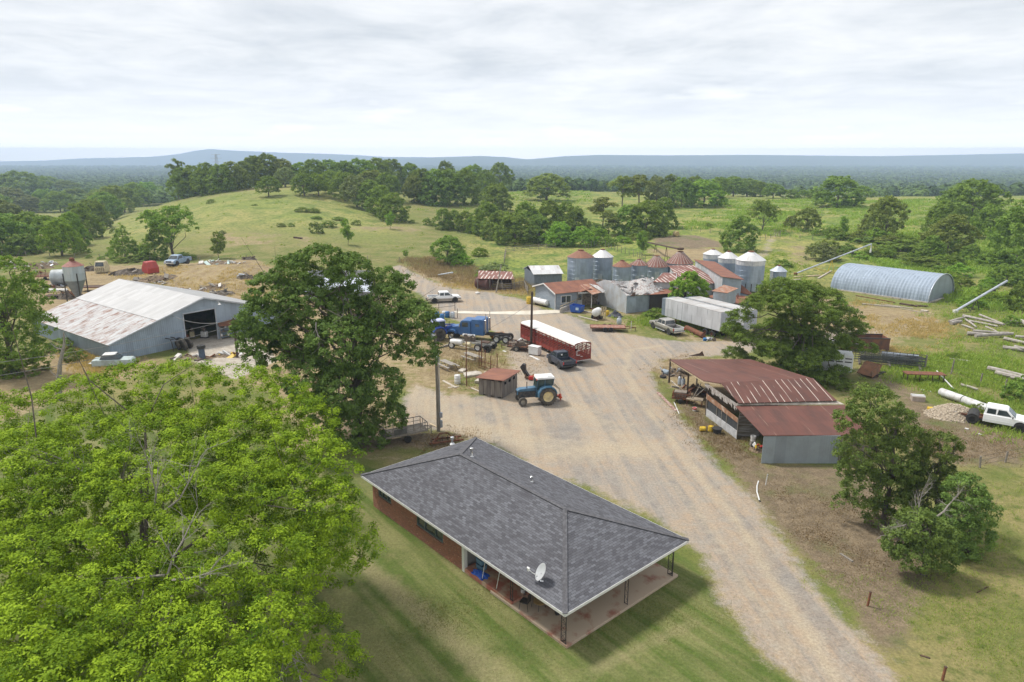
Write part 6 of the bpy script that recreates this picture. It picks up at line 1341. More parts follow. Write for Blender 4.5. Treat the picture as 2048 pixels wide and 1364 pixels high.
for k in range(4):
 q = cs[3].lerp(cs[2], k / 3) - o0; mb = MB(); mb.tube([(q.x, q.y + .2, -.1), (q.x, q.y + .2, 2.1)], .08, 6); mb.build('post', WOODG, T)
 q = cs[0].lerp(cs[1], k / 3) - o0; mb = MB(); mb.tube([(q.x, q.y - .2, -.1), (q.x, q.y - .2, 2.5)], .08, 6); mb.build('post', WOODG, T)
# white building glimpsed behind the oak
bldg('storage_building', 'long low building with a pale blue grey roof glimpsed through the oak', 'building', [tuple(P(610, 600, 0)[:2]), tuple(P(745, 602, 0)[:2]), tuple(P(745, 578, 0)[:2]), tuple(P(620, 578, 0)[:2])], [2.6, 2.6, 3.6, 3.6],
     [([P(608, 583, 2.6), P(748, 584, 2.6), P(745, 556, 3.8), P(618, 556, 3.8)], GALV)], MWL)

# ------------------------------------------------------------------ arched metal building
q0, q1 = Vector((71.7, 115.4, 0)), Vector((80.5, 122.6, 0)); qa = ang(q0, q1); qw = (q1 - q0).length; ql = 17.2
T = thing('arched_building', 'long half-round corrugated blue grey metal building at the edge of the brush', 'building', q0, qa)
QM = sheet_metal('arch_metal', (.30, .36, .44), (.23, .28, .34), rib=.6, stain_lo=.45, stain_hi=.75, metal=.05, rough=.75, sc=.4, streak=1.5, bs_=.9)
def arch(t, g=0.): return (qw / 2 - (qw / 2 + g) * math.cos(t), (4.4 + g) * max(0, math.sin(t)) ** .86)
mb = MB(); N_ = 26; MM = 58; V = []
for j in range(MM + 1):
 yy = ql * j / MM; g = .05 if j % 2 else -.02
 for i in range(N_ + 1): a, b = arch(math.pi * i / N_, g); V.append((a, yy, b))
mb.add(V, [(j * (N_ + 1) + i, j * (N_ + 1) + i + 1, (j + 1) * (N_ + 1) + i + 1, (j + 1) * (N_ + 1) + i) for j in range(MM) for i in range(N_)])
mb.build('shell', QM, T, smooth=False)
mb = MB(); mb.add([(a, .12, b) for a, b in (arch(math.pi * i / N_, -.05) for i in range(N_ + 1))], [tuple(range(N_ + 1))]); mb.build('end_wall', sheet_metal('arch_end', (.33, .38, .44), (.27, .31, .36), rib=.4, stain_lo=.4, stain_hi=.7, metal=.3, bs_=.6), T)
mb = MB(); mb.add([(a, ql - .1, b) for a, b in (arch(math.pi * i / N_, -.05) for i in range(N_ + 1))], [tuple(range(N_ + 1))]); mb.build('end_wall', QM, T)
mb = MB(); mb.tube([(a, 0, b) for a, b in (arch(math.pi * i / N_, .04) for i in range(N_ + 1))], .09, 6); mb.build('arch_trim', GALV, T)
mb = MB(); mb.box(-.12, ql / 2, .08, .35, ql, .22); mb.box(qw / 2, -.15, .08, qw, .3, .22); mb.build('footing', CONC, T)

# ------------------------------------------------------------------ van trailers
VT = sheet_metal('van_side', (.58, .59, .61), (.46, .46, .47), rib=1.0, stain_lo=.45, stain_hi=.75, light=(.33, .34, .36), light_w=.05, metal=.1, rough=.5, sc=.5, streak=3, bs_=.5)
v0, v1 = Vector((28.4, 90.6, 0)), Vector((22.6, 101.0, 0)); va = ang(v0, v1); vl = (v1 - v0).length
def van(loc, label, L_=vl, rust=True):
 T = thing('van_trailer', label, 'trailer', loc, va, 'grey van trailers parked in front of the mill')
 # local x back along the side, y to the left side (towards the camera's left); body from y=-2.5 to 0
 mb = MB(); mb.box(L_ / 2 - .4, -1.25, 2.5, L_ - .8, 2.46, 2.6); mb.build('box_body', VT, T)
 mb = MB(); mb.box(L_ - .37, -1.25, 2.5, .76, 2.36, 2.55); mb.build('front_panel', M('dark_slate_panel', (.20, .24, .28), (.14, .17, .2), rough=.6), T)
 mb = MB(); mb.box(L_ / 2 - .4, -1.25, 3.84, L_ - .82, 2.42, .06); mb.build('roof', M('van_roof', (.46, .46, .46), (.34, .31, .29), rough=.6, scale=.6), T)
 for yy in (-.62, -1.88):
  mb = MB(); mb.box(-.03, yy, 2.5, .06, 1.18, 2.45); mb.build('rear_door', M('van_door', (.40, .43, .50), (.33, .35, .4), rough=.5), T)
 mb = MB(); mb.box(L_ / 2, -1.25, 1.08, L_ - 1, 1.0, .22); mb.build('frame', RUSTD, T)
 for x in (1.5, 2.8):
  for yy, s in ((-.25, 1), (-2.25, -1)): wheel(T, x, yy, .5, .4, RUST, rimk=.5, side=s)
 for yy in (-.8, -1.7):
  mb = MB(); mb.bar((L_ - 2.4, yy, .03), (L_ - 2.4, yy, 1.0), .14); mb.build('landing_leg', RUST, T)
 return T
van(v0, 'near grey van trailer with ribbed sides parked beside the silver pickup')
nv = Vector((math.sin(va), -math.cos(va), 0)); van(v0 + nv * 3.2 - Vector((math.cos(va), math.sin(va), 0)) * 1.2, 'far van trailer with a white roof standing behind the near grey one')

# ------------------------------------------------------------------ pickups
def pickup(name, label, loc, rz, paint, low=None, L_=5.8, crew=True, bed=True, cat='pickup truck', small=1., wheelm=None, tail=None, canopy=False):
 T = thing(name, label, cat, loc, rz); T.scale = (small,) * 3; h = L_ / 2; low = low or paint
 cb = -.95 if crew else -.45; W2 = .96
 mb = MB(); mb.xz([(cb, .78), (cb, 1.2), (1.45, 1.2), (h - .35, 1.12), (h - .04, .98), (h, .78)], -W2, W2, (1.1, .96)); mb.build('body', paint, T, smooth=True, bevel=.05, seg=2)
 mb = MB(); mb.xz([(cb, .45), (cb, .8), (h + .01, .8), (h, .5)], -W2 - .005, W2 + .005); mb.build('lower_body', low, T, bevel=.03)
 k = .86; z0, z1 = 1.18, 1.88; xa, xb, xc, xd = cb + .02, cb + .12, .80, 1.48
 mb = MB(); mb.xz([(xa, z0), (xb, z1 - .03), (xb + .1, z1), (xc - .1, z1), (xc, z1 - .04), (xd, z0)], -.88, .88, (1.5, k)); mb.build('cab', paint, T, smooth=True, bevel=.04, seg=2)
 def wpt(x, z, s): y = .88 + (.88 * k - .88) * min(1, max(0, (z - z0) / (z1 - .05 - z0))); return (x, s * (y + .012), z)
 for s in (-1, 1):
  spans = ((xa + .18, -.05), (.06, 1.15)) if crew else ((xa + .25, 1.1),)
  for i, (u, v) in enumerate(spans):
   top = [wpt(u + .05, z1 - .14, s), wpt(min(v, .72) if v > .5 else v, z1 - .14, s)]; q = [wpt(u, z0 + .1, s), wpt(v, z0 + .1, s), top[1], top[0]]
   mb = MB(); mb.slab(q if s > 0 else q[::-1], -.01); mb.build('side_window', GLASS, T)
  mb = MB(); mb.box(1.25, s * 1.02, 1.28, .1, .16, .18); mb.build('mirror', BLACK, T, bevel=.02)
  mb = MB(); mb.box(h - .03, s * .72, .92, .1, .32, .2); mb.build('headlight', M('lamp_glass', (.75, .75, .72), (.6, .6, .6), rough=.1), T, bevel=.02)
 def gl(x0_, z_0, x1_, z_1, n, dxx):
  y0_, y1_ = .80, .80 * k; mb = MB(); q = [(x0_ + dxx, -y0_, z_0), (x0_ + dxx, y0_, z_0), (x1_ + dxx, y1_, z_1), (x1_ + dxx, -y1_, z_1)]
  mb.slab(q, .012 if dxx > 0 else -.012); mb.build(n, GLASS, T)
 gl(xd - .06, z0 + .07, xc + .04, z1 - .09, 'windshield', .03); gl(xa, z0 + .1, xb - .02, z1 - .12, 'rear_window', -.02)
 mb = MB(); mb.box(h + .03, 0, .62, .14, 1.9, .24); mb.build('front_bumper', CHROME, T, bevel=.03); mb = MB(); mb.box(h - .01, 0, .9, .06, 1.05, .26); mb.build('grille', IRON, T)
 if bed:
  B1 = -h; mb = MB(); mb.box((B1 + cb) / 2, 0, .82, cb - B1, 1.8, .08); mb.build('bed_floor', BLACK, T)
  for s in (-1, 1):
   mb = MB(); mb.box((B1 + cb) / 2 - .01, s * (W2 - .06), 1.0, cb - B1 - .04, .12, .42); mb.build('bed_side', paint, T, bevel=.03)
   mb = MB(); mb.box((B1 + cb) / 2, s * (W2 - .03), .68, cb - B1, .07, .3); mb.build('bed_side', low, T, bevel=.02)
   mb = MB(); mb.box(B1 - .01, s * (W2 - .07), 1.0, .06, .12, .32); mb.build('tail_light', REDP, T)
  mb = MB(); mb.box(B1 + .02, 0, .98, .07, 1.62, .44); mb.build('tailgate', tail or paint, T, bevel=.02)
  mb = MB(); mb.box(B1 - .1, 0, .6, .16, 1.8, .2); mb.build('rear_bumper', CHROME if tail else BLACK, T, bevel=.03)
 if canopy:
  B1 = -h; mb = MB(); mb.xz([(B1 + .1, 1.2), (cb, 1.2), (cb, 1.8), (cb - .3, 1.8)], -.82, .82); mb.build('bed_cover', BLACK, T, bevel=.03)
 ax = (h - 1.0, -h + 1.15)
 for x in ax:
  mb = MB(); mb.lathe([(.5, -W2 - .012), (.5, W2 + .012)], 20, (x, 0, .50), 'y'); mb.build('wheel_arch', BLACK, T)
  for s in (-1, 1): wheel(T, x, s * (W2 - .1), .41, .26, wheelm or CHROME, side=s)
 mb = MB(); mb.box(0, 0, .42, L_ * .8, .9, .16); mb.build('chassis', IRON, T)
 return T
SILV = M('silver_paint', (.50, .48, .45), (.42, .40, .38), rough=.3, metal=.5, scale=.8); GREYP = M('grey_brown_paint', (.20, .185, .17), (.15, .14, .13), rough=.3, metal=.4, scale=.8)
PW = M('truck_white', (.80, .81, .82), (.74, .75, .76), rough=.3, scale=.8); TAN = M('tan_trim', (.33, .29, .25), (.27, .24, .2), rough=.4); NAVY = M('navy_paint', (.028, .036, .055), (.05, .06, .085), rough=.3, scale=1.)
sv0, sv1 = P(1300, 653, 0), P(1345, 677, 0)
T = pickup('pickup_truck', 'silver crew cab pickup with a white tailgate parked beside the grey van trailer', (sv0 + sv1) / 2 + Vector((.9, .6, 0)), ang(sv1, sv0) + .12, SILV, GREYP, L_=6.2, tail=PW)
for s in (-1, 1):
 mb = MB(); mb.tube([(-1.2, s * 1.05, .42), (1.3, s * 1.05, .42)], .06, 8); mb.build('side_step', CHROME, T)
w0, w1 = P(873, 607, 0), P(907, 605, 0)
pickup('pickup_truck', 'white crew cab pickup with tan lower trim beyond the oak', (w0 + w1) / 2 + Vector((-.3, .9, 0)), math.radians(14), PW, TAN, L_=5.7)
k0, k1 = P(1098, 727, 0), P(1118, 740, 0)
T = pickup('pickup_truck', 'small dark navy pickup behind the red stock trailer', (k0 + k1) / 2 + Vector((.9, .5, 0)), math.radians(113), NAVY, NAVY, L_=4.7, crew=False, small=.95, wheelm=GALV, canopy=False)
mb = MB(); mb.box(-.62, .25, 1.62, .02, .22, .2); mb.build('paper_sticker', WHITE, T)
# the white extended cab with no bed, at the right edge
c0_ = P(1958, 848, 0); c1_ = P(2052, 866, 0); wa = ang(c0_, c1_)
T = pickup('pickup_truck', 'white extended cab truck stripped of its bed at the right edge', c0_ + Vector((math.cos(wa), math.sin(wa), 0)) * 1.9 + Vector((-.2, .95, 0)), wa, PW, PW, L_=5.8, bed=False, wheelm=IRON)
for s in (-.4, .4):
 mb = MB(); mb.box(-2.3, s, .62, 2.9, .12, .18); mb.build('frame_rail', RUST, T)
mb = MB(); mb.tube([(-1.8, -.85, .45), (-1.8, .85, .45)], .07, 8); mb.lathe([(.2, -.15), (.2, .15)], 12, (-1.8, 0, .45), 'x'); mb.build('axle', RUSTD, T); mb = MB(); mb.box(-3.3, 0, .75, .5, 1.1, .08, rx=.1); mb.build('plank', WOODG2, T)
# white car nose in the shelter
q = P(1192, 606, 0); T = thing('parked_car', 'pale car nose parked in the dark shelter beside the office', 'car', q + Vector((.5, 1.2, .02)), math.radians(-100))
mb = MB(); mb.xz([(-2, .35), (-2, .95), (-.6, 1.0), (1.7, .85), (2.05, .7), (2.05, .35)], -.82, .82); mb.build('body', SILV, T, bevel=.08, seg=2)
mb = MB(); mb.xz([(-2, .95), (-1.6, 1.42), (-.1, 1.42), (.75, .95)], -.72, .72, (1.3, .85)); mb.build('cabin', GLASS, T, bevel=.05)
mb = MB(); mb.xz([(-1.6, 1.41), (-1.55, 1.47), (-.2, 1.47), (-.1, 1.41)], -.62, .62); mb.build('roof', SILV, T)
for x in (1.3, -1.3):
 for s in (-1, 1): wheel(T, x, s * .72, .31, .2, side=s)
for s in (-1, 1): mb = MB(); mb.box(2.03, s * .6, .68, .06, .28, .16); mb.build('headlight', GLASS, T)
# old blue truck far left by the vase-shaped tree, seen head on
q = P(347, 533); T = pickup('old_truck', 'old pale blue truck facing the yard under the vase-shaped tree', q + Vector((0, 2.4, 0)), math.radians(-100), M('faded_blue', (.26, .36, .48), (.18, .25, .34), rough=.6), L_=5.2, crew=False, small=1.25, wheelm=RUST, cat='truck')

# ------------------------------------------------------------------ farm tractors
BLT = M('tractor_blue', (.035, .115, .20), (.08, .165, .25), rough=.45, scale=2); BLT2 = M('royal_blue', (.02, .055, .30), (.03, .08, .38), rough=.4, scale=2)
RIMY = M('rim_cream', (.70, .58, .30), (.50, .42, .26), rough=.5, scale=4); RIMG = M('rim_dusty', (.34, .31, .26), (.22, .2, .17), rough=.7, scale=4); RIMW = M('rim_white', (.72, .70, .62), (.5, .48, .42), rough=.5, scale=4)
MUD = M('dusty_rubber', (.055, .05, .045), (.13, .115, .095), rough=.95, scale=3)
def tractor(label, loc, rz, paint, rimr, rimf, roof, loader=False, hitch=True, s=1.):
 T = thing('tractor', label, 'tractor', loc, rz, 'farm tractors'); T.scale = (s,) * 3
 # x forward, rear axle at x=0
 for sd_ in (-1, 1):
  wheel(T, 0, sd_ * .95, .92, .50, rimr, side=sd_, rimk=.58, tread=True, tyre=MUD)
  wheel(T, 2.55, sd_ * .82, .45 if not loader else .62, .28 if not loader else .36, rimf, side=sd_, rimk=.5, tyre=MUD)
  mb = MB(); pts = [(-.95, 1.25), (-.80, 1.62), (-.35, 1.95), (.3, 1.98), (.75, 1.80), (1.0, 1.35), (1.0, .9), (.93, .9), (.88, 1.3), (.65, 1.68), (.25, 1.86), (-.33, 1.84), (-.72, 1.52), (-.85, 1.22)]
  mb.xz(pts, sd_ * .62, sd_ * 1.22) if sd_ > 0 else mb.xz(pts, -1.22, -.62); mb.build('fender', paint, T, bevel=.01)
 mb = MB(); mb.xz([(1.05, 1.36), (1.05, 1.72), (2.7, 1.64), (3.02, 1.5), (3.05, 1.05), (2.92, 1.0), (2.9, 1.34)], -.34, .34); mb.build('hood', paint, T, smooth=True, bevel=.06, seg=2)
 mb = MB(); mb.box(3.06, 0, 1.27, .05, .5, .34); mb.build('grille', IRON, T)
 mb = MB(); mb.box(1.85, 0, 1.0, 1.9, .46, .7); mb.lathe([(.17, -.28), (.17, .28)], 12, (1.6, 0, 1.1), 'y'); mb.lathe([(.12, -.3), (.12, .3)], 12, (2.1, 0, 1.0), 'y'); mb.build('engine', M('engine_black', (.03, .035, .05), (.10, .09, .08), rough=.6, scale=6), T, bevel=.02)
 mb = MB(); mb.box(.2, 0, .85, 1.8, .5, .5); mb.lathe([(.2, -.7), (.2, .7)], 12, (0, 0, .92), 'y'); mb.build('transmission', paint, T)
 mb = MB(); mb.bar((2.55, -.75, .6), (2.55, .75, .6), .14, .16); mb.box(2.55, 0, .8, .3, .3, .4); mb.build('front_axle', paint, T)
 mb = MB(); mb.tube([(2.0, .22, 1.6), (2.0, .22, 2.35)], .045, 8); mb.build('exhaust', IRON, T)
 # cab
 z0, z1 = 1.25, 2.62; cpts = [(-.62, z0 + .6), (-.70, z1), (.95, z1), (1.18, z0 + .35), (1.05, z0)]
 mb = MB(); fr = .055
 for s_ in (-1, 1):
  y = s_ * .66
  for a, b in (((-.62, y, 1.9), (-.70, y, z1)), ((.25, y, 1.45), (.22, y, z1)), ((1.12, y * .92, 1.3), (.95, y, z1)), ((-.66, y, 1.95), (.28, y, 1.9)), ((.28, y, 1.35), (1.12, y * .92, 1.35))): mb.bar(a, b, fr)
 mb.bar((-.62, -.66, 1.92), (-.62, .66, 1.92), fr); mb.build('cab_frame', paint, T)
 mb = MB(); mb.box(.15, 0, 1.55, 1.5, 1.22, .1); mb.box(.62, .64, 1.28, .85, .05, .5); mb.box(.62, -.64, 1.28, .85, .05, .5); mb.build('cab_floor', paint, T)
 for s_ in (-1, 1):
  mb = MB(); y = s_ * .655; mb.add([(-.63, y, 1.95), (1.1, y * .94, 1.38), (.95, y, z1 - .02), (-.69, y, z1 - .02)], [(0, 1, 2, 3)]); mb.build('cab_glass', M('cab_glass', (.02, .04, .038), (.05, .08, .075), rough=.1, scale=1.5, spec=.5), T)
 mb = MB(); mb.add([(1.13, -.6, 1.75), (1.13, .6, 1.75), (.97, .64, z1), (.97, -.64, z1)], [(0, 1, 2, 3)]); mb.build('windshield', MC['cab_glass'], T)
 mb = MB(); mb.add([(-.66, -.62, 1.95), (-.66, .62, 1.95), (-.71, .64, z1), (-.71, -.64, z1)], [(0, 1, 2, 3)]); mb.build('rear_glass', MC['cab_glass'], T)
 mb = MB(); mb.box(.1, 0, 1.75, .45, .5, .15); mb.box(-.12, 0, 2.05, .12, .5, .5); mb.build('seat', BLACK, T, bevel=.04); mb = MB(); mb.tube([(.95, 0, 1.6), (.72, 0, 2.0)], .03, 6); mb.lathe([(.19, 0), (.21, .02), (.19, .04)], 14, (.7, 0, 2.0)); mb.build('steering_wheel', BLACK, T)
 mb = MB(); mb.box(.13, 0, 2.72, 1.95, 1.5, .18, taper=.9); mb.box(-.35, .3, 2.84, .5, .4, .06); mb.build('cab_roof', roof, T, bevel=.05, seg=2)
 for s_ in (-1, 1):
  mb = MB(); mb.box(1.08, s_ * .62, 2.62, .08, .22, .14); mb.build('headlight', REDP if not loader else WHITE, T)
 if loader:
  for s_ in (-1, 1):
   mb = MB(); mb.bar((1.2, s_ * .55, 1.0), (1.3, s_ * .55, 1.9), .14, .1); mb.bar((1.3, s_ * .55, 1.9), (2.9, s_ * .55, 1.75), .12, .16); mb.bar((2.9, s_ * .55, 1.75), (3.9, s_ * .55, .7), .12, .16); mb.build('loader_arm', paint, T)
 if hitch:
  mb = MB(); mb.bar((-.9, .0, 1.75), (-1.55, -.05, 1.25), .16, .2); mb.bar((-1.5, -.05, 1.3), (-1.65, -.05, .5), .12, .1); mb.bar((-.7, .25, 2.2), (-1.3, .2, 1.5), .08); mb.build('implement_arm', M('implement_cream', (.62, .56, .44), (.5, .42, .3), rough=.6), T, bevel=.02)
  mb = MB(); mb.box(-1.5, 0, .45, .35, .8, .16); mb.lathe([(.22, -.1), (.22, .1)], 14, (-1.5, .2, .6), 'x'); mb.box(-1.65, -.1, .3, .12, .14, .6); mb.build('implement_head', M('implement_orange', (.55, .07, .025), (.38, .05, .02), rough=.5), T, bevel=.02)
  mb = MB(); mb.bar((-.2, .35, .7), (-1.5, .3, .45), .06); mb.bar((-.2, -.35, .7), (-1.5, -.3, .45), .06); mb.build('hitch', IRON, T)
 return T
rp, fp = P(1098, 811, 0), P(1047, 816, 0)
ta = ang(rp, fp); nrm_ = Vector((-math.sin(ta), math.cos(ta), 0)); nrm_ = nrm_ if nrm_.y > 0 else -nrm_
tractor('blue cab tractor with big cream wheels and a white roof beside the wooden shed', rp + nrm_ * 1.2, ta - .06, BLT, RIMY, RIMG, WHITE)
rp, fp = P(873, 684, 0), P(904, 680, 0)
ta = ang(rp, fp); tractor('royal blue loader tractor half hidden by the oak beside the blue semi', rp + Vector((-.1, 1.3, 0)), ta, BLT2, RIMW, RIMW, M('pale_blue_roof', (.45, .50, .68), (.4, .42, .6)), loader=True, hitch=False, s=1.0)

# ------------------------------------------------------------------ blue semi and stripped chassis
SB = M('semi_blue', (.035, .11, .28), (.055, .15, .34), rough=.35, scale=1.5)
s0 = P(914, 700, 0) ; T = thing('semi_truck', 'blue sleeper cab semi truck nosed toward the loader tractor', 'truck', P(935, 686, 0) + Vector((.2, 2.2, 0)), math.radians(163))
mb = MB(); mb.xz([(1.1, .75), (1.1, 1.95), (2.9, 1.75), (3.15, 1.5), (3.2, .75)], -.72, .72); mb.build('hood', SB, T, smooth=True, bevel=.1, seg=2)
mb = MB(); mb.xz([(-.5, .75), (-.5, 2.75), (-.3, 2.85), (.7, 2.85), (.95, 2.65), (1.2, 1.95), (1.2, .75)], -1.05, 1.05); mb.build('cab', SB, T, smooth=True, bevel=.07, seg=2)
mb = MB(); mb.xz([(-2.4, .85), (-2.4, 2.9), (-2.2, 3.1), (-.75, 3.1), (-.6, 2.9), (-.6, .85)], -1.12, 1.12); mb.build('sleeper', SB, T, smooth=True, bevel=.08, seg=2)
mb = MB(); mb.add([(1.17, -.9, 2.02), (1.17, .9, 2.02), (.98, .85, 2.62), (.98, -.85, 2.62)], [(0, 1, 2, 3)]); mb.build('windshield', GLASS, T)
for s in (-1, 1):
 mb = MB(); mb.box(.3, s * 1.06, 2.25, .85, .03, .6); mb.build('side_window', GLASS, T); mb = MB(); mb.box(-1.5, s * 1.135, 2.25, .55, .03, .35); mb.build('sleeper_window', GLASS, T)
 mb = MB(); mb.lathe([(.11, 1.2), (.11, 3.0), (.05, 3.05), (.05, 3.9)], 12, (-2.62, s * .9, 0)); mb.build('exhaust_stack', CHROME, T, smooth=True)
 mb = MB(); mb.xz([(1.6, .95), (1.75, 1.3), (2.1, 1.45), (2.5, 1.45), (2.85, 1.25), (3.1, .8), (2.9, .8), (2.6, 1.15), (2.0, 1.15), (1.75, .9)], min(s * .7, s * 1.15), max(s * .7, s * 1.15)); mb.build('fender', SB, T, bevel=.03)
 wheel(T, 2.3, s * .98, .52, .3, CHROME, side=s); mb = MB(); mb.lathe([(.33, -1.0), (.33, .8)], 16, (-.2, s * .98, .72), 'x'); mb.build('fuel_tank', CHROME, T, smooth=True)
 mb = MB(); mb.bar((-6., s * .42, .95), (2.9, s * .42, .95), .1, .26); mb.build('frame_rail', IRON, T)
 mb = MB(); mb.box(1.0, s * 1.3, 2.2, .08, .2, .5); mb.build('mirror', CHROME, T)
 for x in (-4.2, -5.5): wheel(T, x, s * .9, .52, .5, WHITE, side=s)
mb = MB(); mb.box(3.28, 0, .7, .16, 2.3, .35); mb.build('bumper', CHROME, T, bevel=.04); mb = MB(); mb.box(3.22, 0, 1.25, .06, 1.0, .8); mb.build('grille', CHROME, T)
T = thing('truck_chassis', 'stripped truck chassis with white tank and bare engine in front of the blue semi', 'chassis', P(952, 702, 0) + Vector((-.2, 1.0, 0)), math.radians(158))
for s in (-1, 1):
 mb = MB(); mb.bar((-2.6, s * .42, .9), (3.4, s * .42, .9), .1, .24); mb.build('frame_rail', M('frame_pale', (.5, .5, .46), (.3, .26, .22), rough=.7, scale=5), T)
 wheel(T, -.9, s * .92, .52, .52, WHITE, side=s); wheel(T, -2.2, s * .92, .52, .52, BLACK, side=s)
 wheel(T, 2.9, s * .95, .48, .28, WHITE, side=s)
mb = MB(); mb.lathe([(.05, -.9), (.32, -.8), (.36, -.7), (.36, .7), (.32, .8), (.05, .9)], 16, (2.3, .75, .9), 'x'); mb.build('tank', WHITE, T, smooth=True)
mb = MB(); mb.lathe([(.05, -.4), (.3, -.35), (.3, .35), (.05, .4)], 14, (.6, .8, .75), 'x'); mb.build('tank', CREAM, T, smooth=True)
mb = MB(); mb.box(.9, 0, 1.3, .9, .7, .7); mb.box(1.2, .2, 1.75, .4, .3, .3); mb.box(.3, -.1, 1.25, .5, .5, .5); mb.tube([(.6, .1, 1.6), (.2, .2, 1.9), (-.2, 0, 1.4)], .07, 6); mb.build('engine', JUNK, T, bevel=.03)
mb = MB(); mb.box(-1.6, 0, 1.1, 1.0, .9, .1); mb.build('fifth_wheel', RUSTD, T)
T = thing('scrap_hopper', 'low orange rusty hopper beyond the rear of the stripped chassis', 'hopper', P(988, 684, 0) + Vector((.4, 1.6, 0)), .3); T.scale = (.8, .8, .75)
mb = MB(); mb.box(0, 0, .75, 2.2, 1.2, .8, taper=1.15); mb.build('tub', M('orange_rust', (.30, .15, .05), (.18, .08, .035), rough=.9, scale=3), T); mb = MB(); mb.box(0, 0, .2, 1.8, .9, .35); mb.build('base', RUSTD, T)

# ------------------------------------------------------------------ red stock trailer
RED = M('stock_red', (.30, .045, .030), (.20, .05, .035), rough=.6, scale=2)
b0, b1 = P(1148, 731, 0), P(1040, 681, 0); ra = ang(b0, b1); RL = (b1 - b0).length * .98
T = thing('stock_trailer', 'long red slatted livestock trailer with a white roof in the middle of the yard', 'trailer', b0, ra)
WD = 2.35
mb = MB(); mb.box(RL / 2, -WD / 2, .55, RL, WD, .14); mb.build('floor', RUSTD, T)
for y, s in ((0, 1), (-WD, -1)):
 mb = MB(); mb.box(RL / 2, y, .78, RL, .05, .50); mb.build('side_panel', RED, T)
 mb = MB()
 for k, z in enumerate((1.16, 1.36, 1.56, 1.78, 2.02, 2.38)): mb.box(RL / 2, y, z, RL, .045, .075)
 for k in range(15): mb.box(RL * k / 14, y + s * .03, 1.5, .07, .06, 2.0)
 mb.build('side_slats', RED, T)
 mb = MB()
 for k in range(1): mb.box(RL * (.55 + .13 * k), y + s * .035, 2.22, .9, .02, .03)
 mb.build('white_marks', WHITE, T)
 for x in (RL * .42, RL * .49): wheel(T, x, y - s * .28, .42, .26, RIMG, side=s)
mb = MB(); N_ = 8; V = []
for i in range(N_ + 1):
 t = i / N_; a = math.pi * t; V += [(-.05, -WD / 2 + math.cos(a) * (WD / 2 + .04), 2.48 + .30 * math.sin(a) ** .5), (RL, -WD / 2 + math.cos(a) * (WD / 2 + .04), 2.48 + .30 * math.sin(a) ** .5)]
mb.add(V, [(2 * i, 2 * i + 1, 2 * i + 3, 2 * i + 2) for i in range(N_)]); mb.build('roof', M('trailer_roof', (.66, .65, .63), (.50, .44, .40), rough=.6, scale=.6, lo=.55, hi=.8), T, smooth=True)
mb = MB()
for z in (.62, .78, .96, 1.14, 1.32, 1.50, 1.68): mb.box(0, -WD / 2, z, .05, WD, .12)
for y in (0, -WD * .33, -WD * .66, -WD): mb.box(-.02, y, 1.45, .07, .07, 1.9)
mb.tube([(-.02, 0, 2.35), (-.02, -.3, 2.66), (-.02, -WD / 2, 2.78), (-.02, -WD + .3, 2.66), (-.02, -WD, 2.35)], .05, 6); mb.bar((-.02, -WD * .33, 1.62), (-.02, -WD * .5, 2.3), .05); mb.bar((-.02, -WD * .5, 2.3), (-.02, -WD, 2.0), .04); mb.build('tailgate', RED, T)
mb = MB(); mb.box(-.06, -.55, 1.78, .03, .50, .07); mb.box(-.06, -.33, 1.50, .03, .07, .55); mb.box(-.06, -.55, 1.22, .03, .50, .07); mb.box(-.06, -1.02, 1.02, .03, .3, .06); mb.build('white_marks', WHITE, T)
mb = MB(); mb.box(-.04, -WD * .5, .50, .05, WD * .96, .06); mb.build('white_stripe', WHITE, T)
mb = MB(); mb.box(RL, -WD / 2, 1.4, .06, WD, 1.8); mb.build('nose_panel', RED, T); mb = MB(); mb.bar((RL, -WD / 2 - .3, 1.9), (RL + 1.2, -WD / 2, 1.9), .14, .2); mb.bar((RL, -WD / 2 + .3, 1.9), (RL + 1.2, -WD / 2, 1.9), .14, .2); mb.bar((RL + 1.1, -WD / 2, 1.95), (RL + 1.1, -WD / 2, .9), .14); mb.build('gooseneck', RUST, T)

# ------------------------------------------------------------------ small structures of the yard
q0, q1, q2 = P(1004, 797, 0), P(982, 787, 0), P(1034, 778, 0)
sa = ang(q0, q2); sw = (q2 - q0).length; sdp = (q1 - q0).length
T = thing('wooden_shed', 'small weathered plank shed with a rusty sheet roof beside the blue cab tractor', 'shed', q0, sa)
SH = M('shed_planks', (.25, .225, .20), (.12, .105, .095), rough=.95, scale=1.3, stretch=(5.5, 5.5, .25), lo=.4, hi=.6, bmp=.3)
mb = MB()
for k in range(7):
 a, b = sw * k / 7, sw * (k + 1) / 7 - .015; z = 1.95 + .0 * k
 if k in (1, 3, 5): mb.box((a + b) / 2, 0, .66, b - a, .05, 1.32); mb.box((a + b) / 2, 0, 1.80, b - a, .05, .32)
 else: mb.box((a + b) / 2, 0, .98, b - a, .05, 1.96)
mb.build('front_wall', SH, T)
mb = MB()
for k in range(6):
 a, b = sdp * 1.4 * k / 6, sdp * 1.4 * (k + 1) / 6 - .015
 mb.box(0, (a + b) / 2, .95, .05, b - a, 1.9 if k % 2 else 1.6)
mb.build('side_wall', SH, T)
mb = MB(); mb.box(sw, sdp * .7, .95, .05, sdp * 1.4, 1.9); mb.box(sw / 2, sdp * 1.4, .95, sw, .05, 1.9); mb.build('back_wall', SH, T)
mb = MB(); mb.slab([(-.3, -.35, 2.08), (sw + .25, -.35, 2.08), (sw + .25, sdp * 1.4 + .3, 1.92), (-.3, sdp * 1.4 + .3, 1.92)], .05); mb.build('roof', MRR, T)
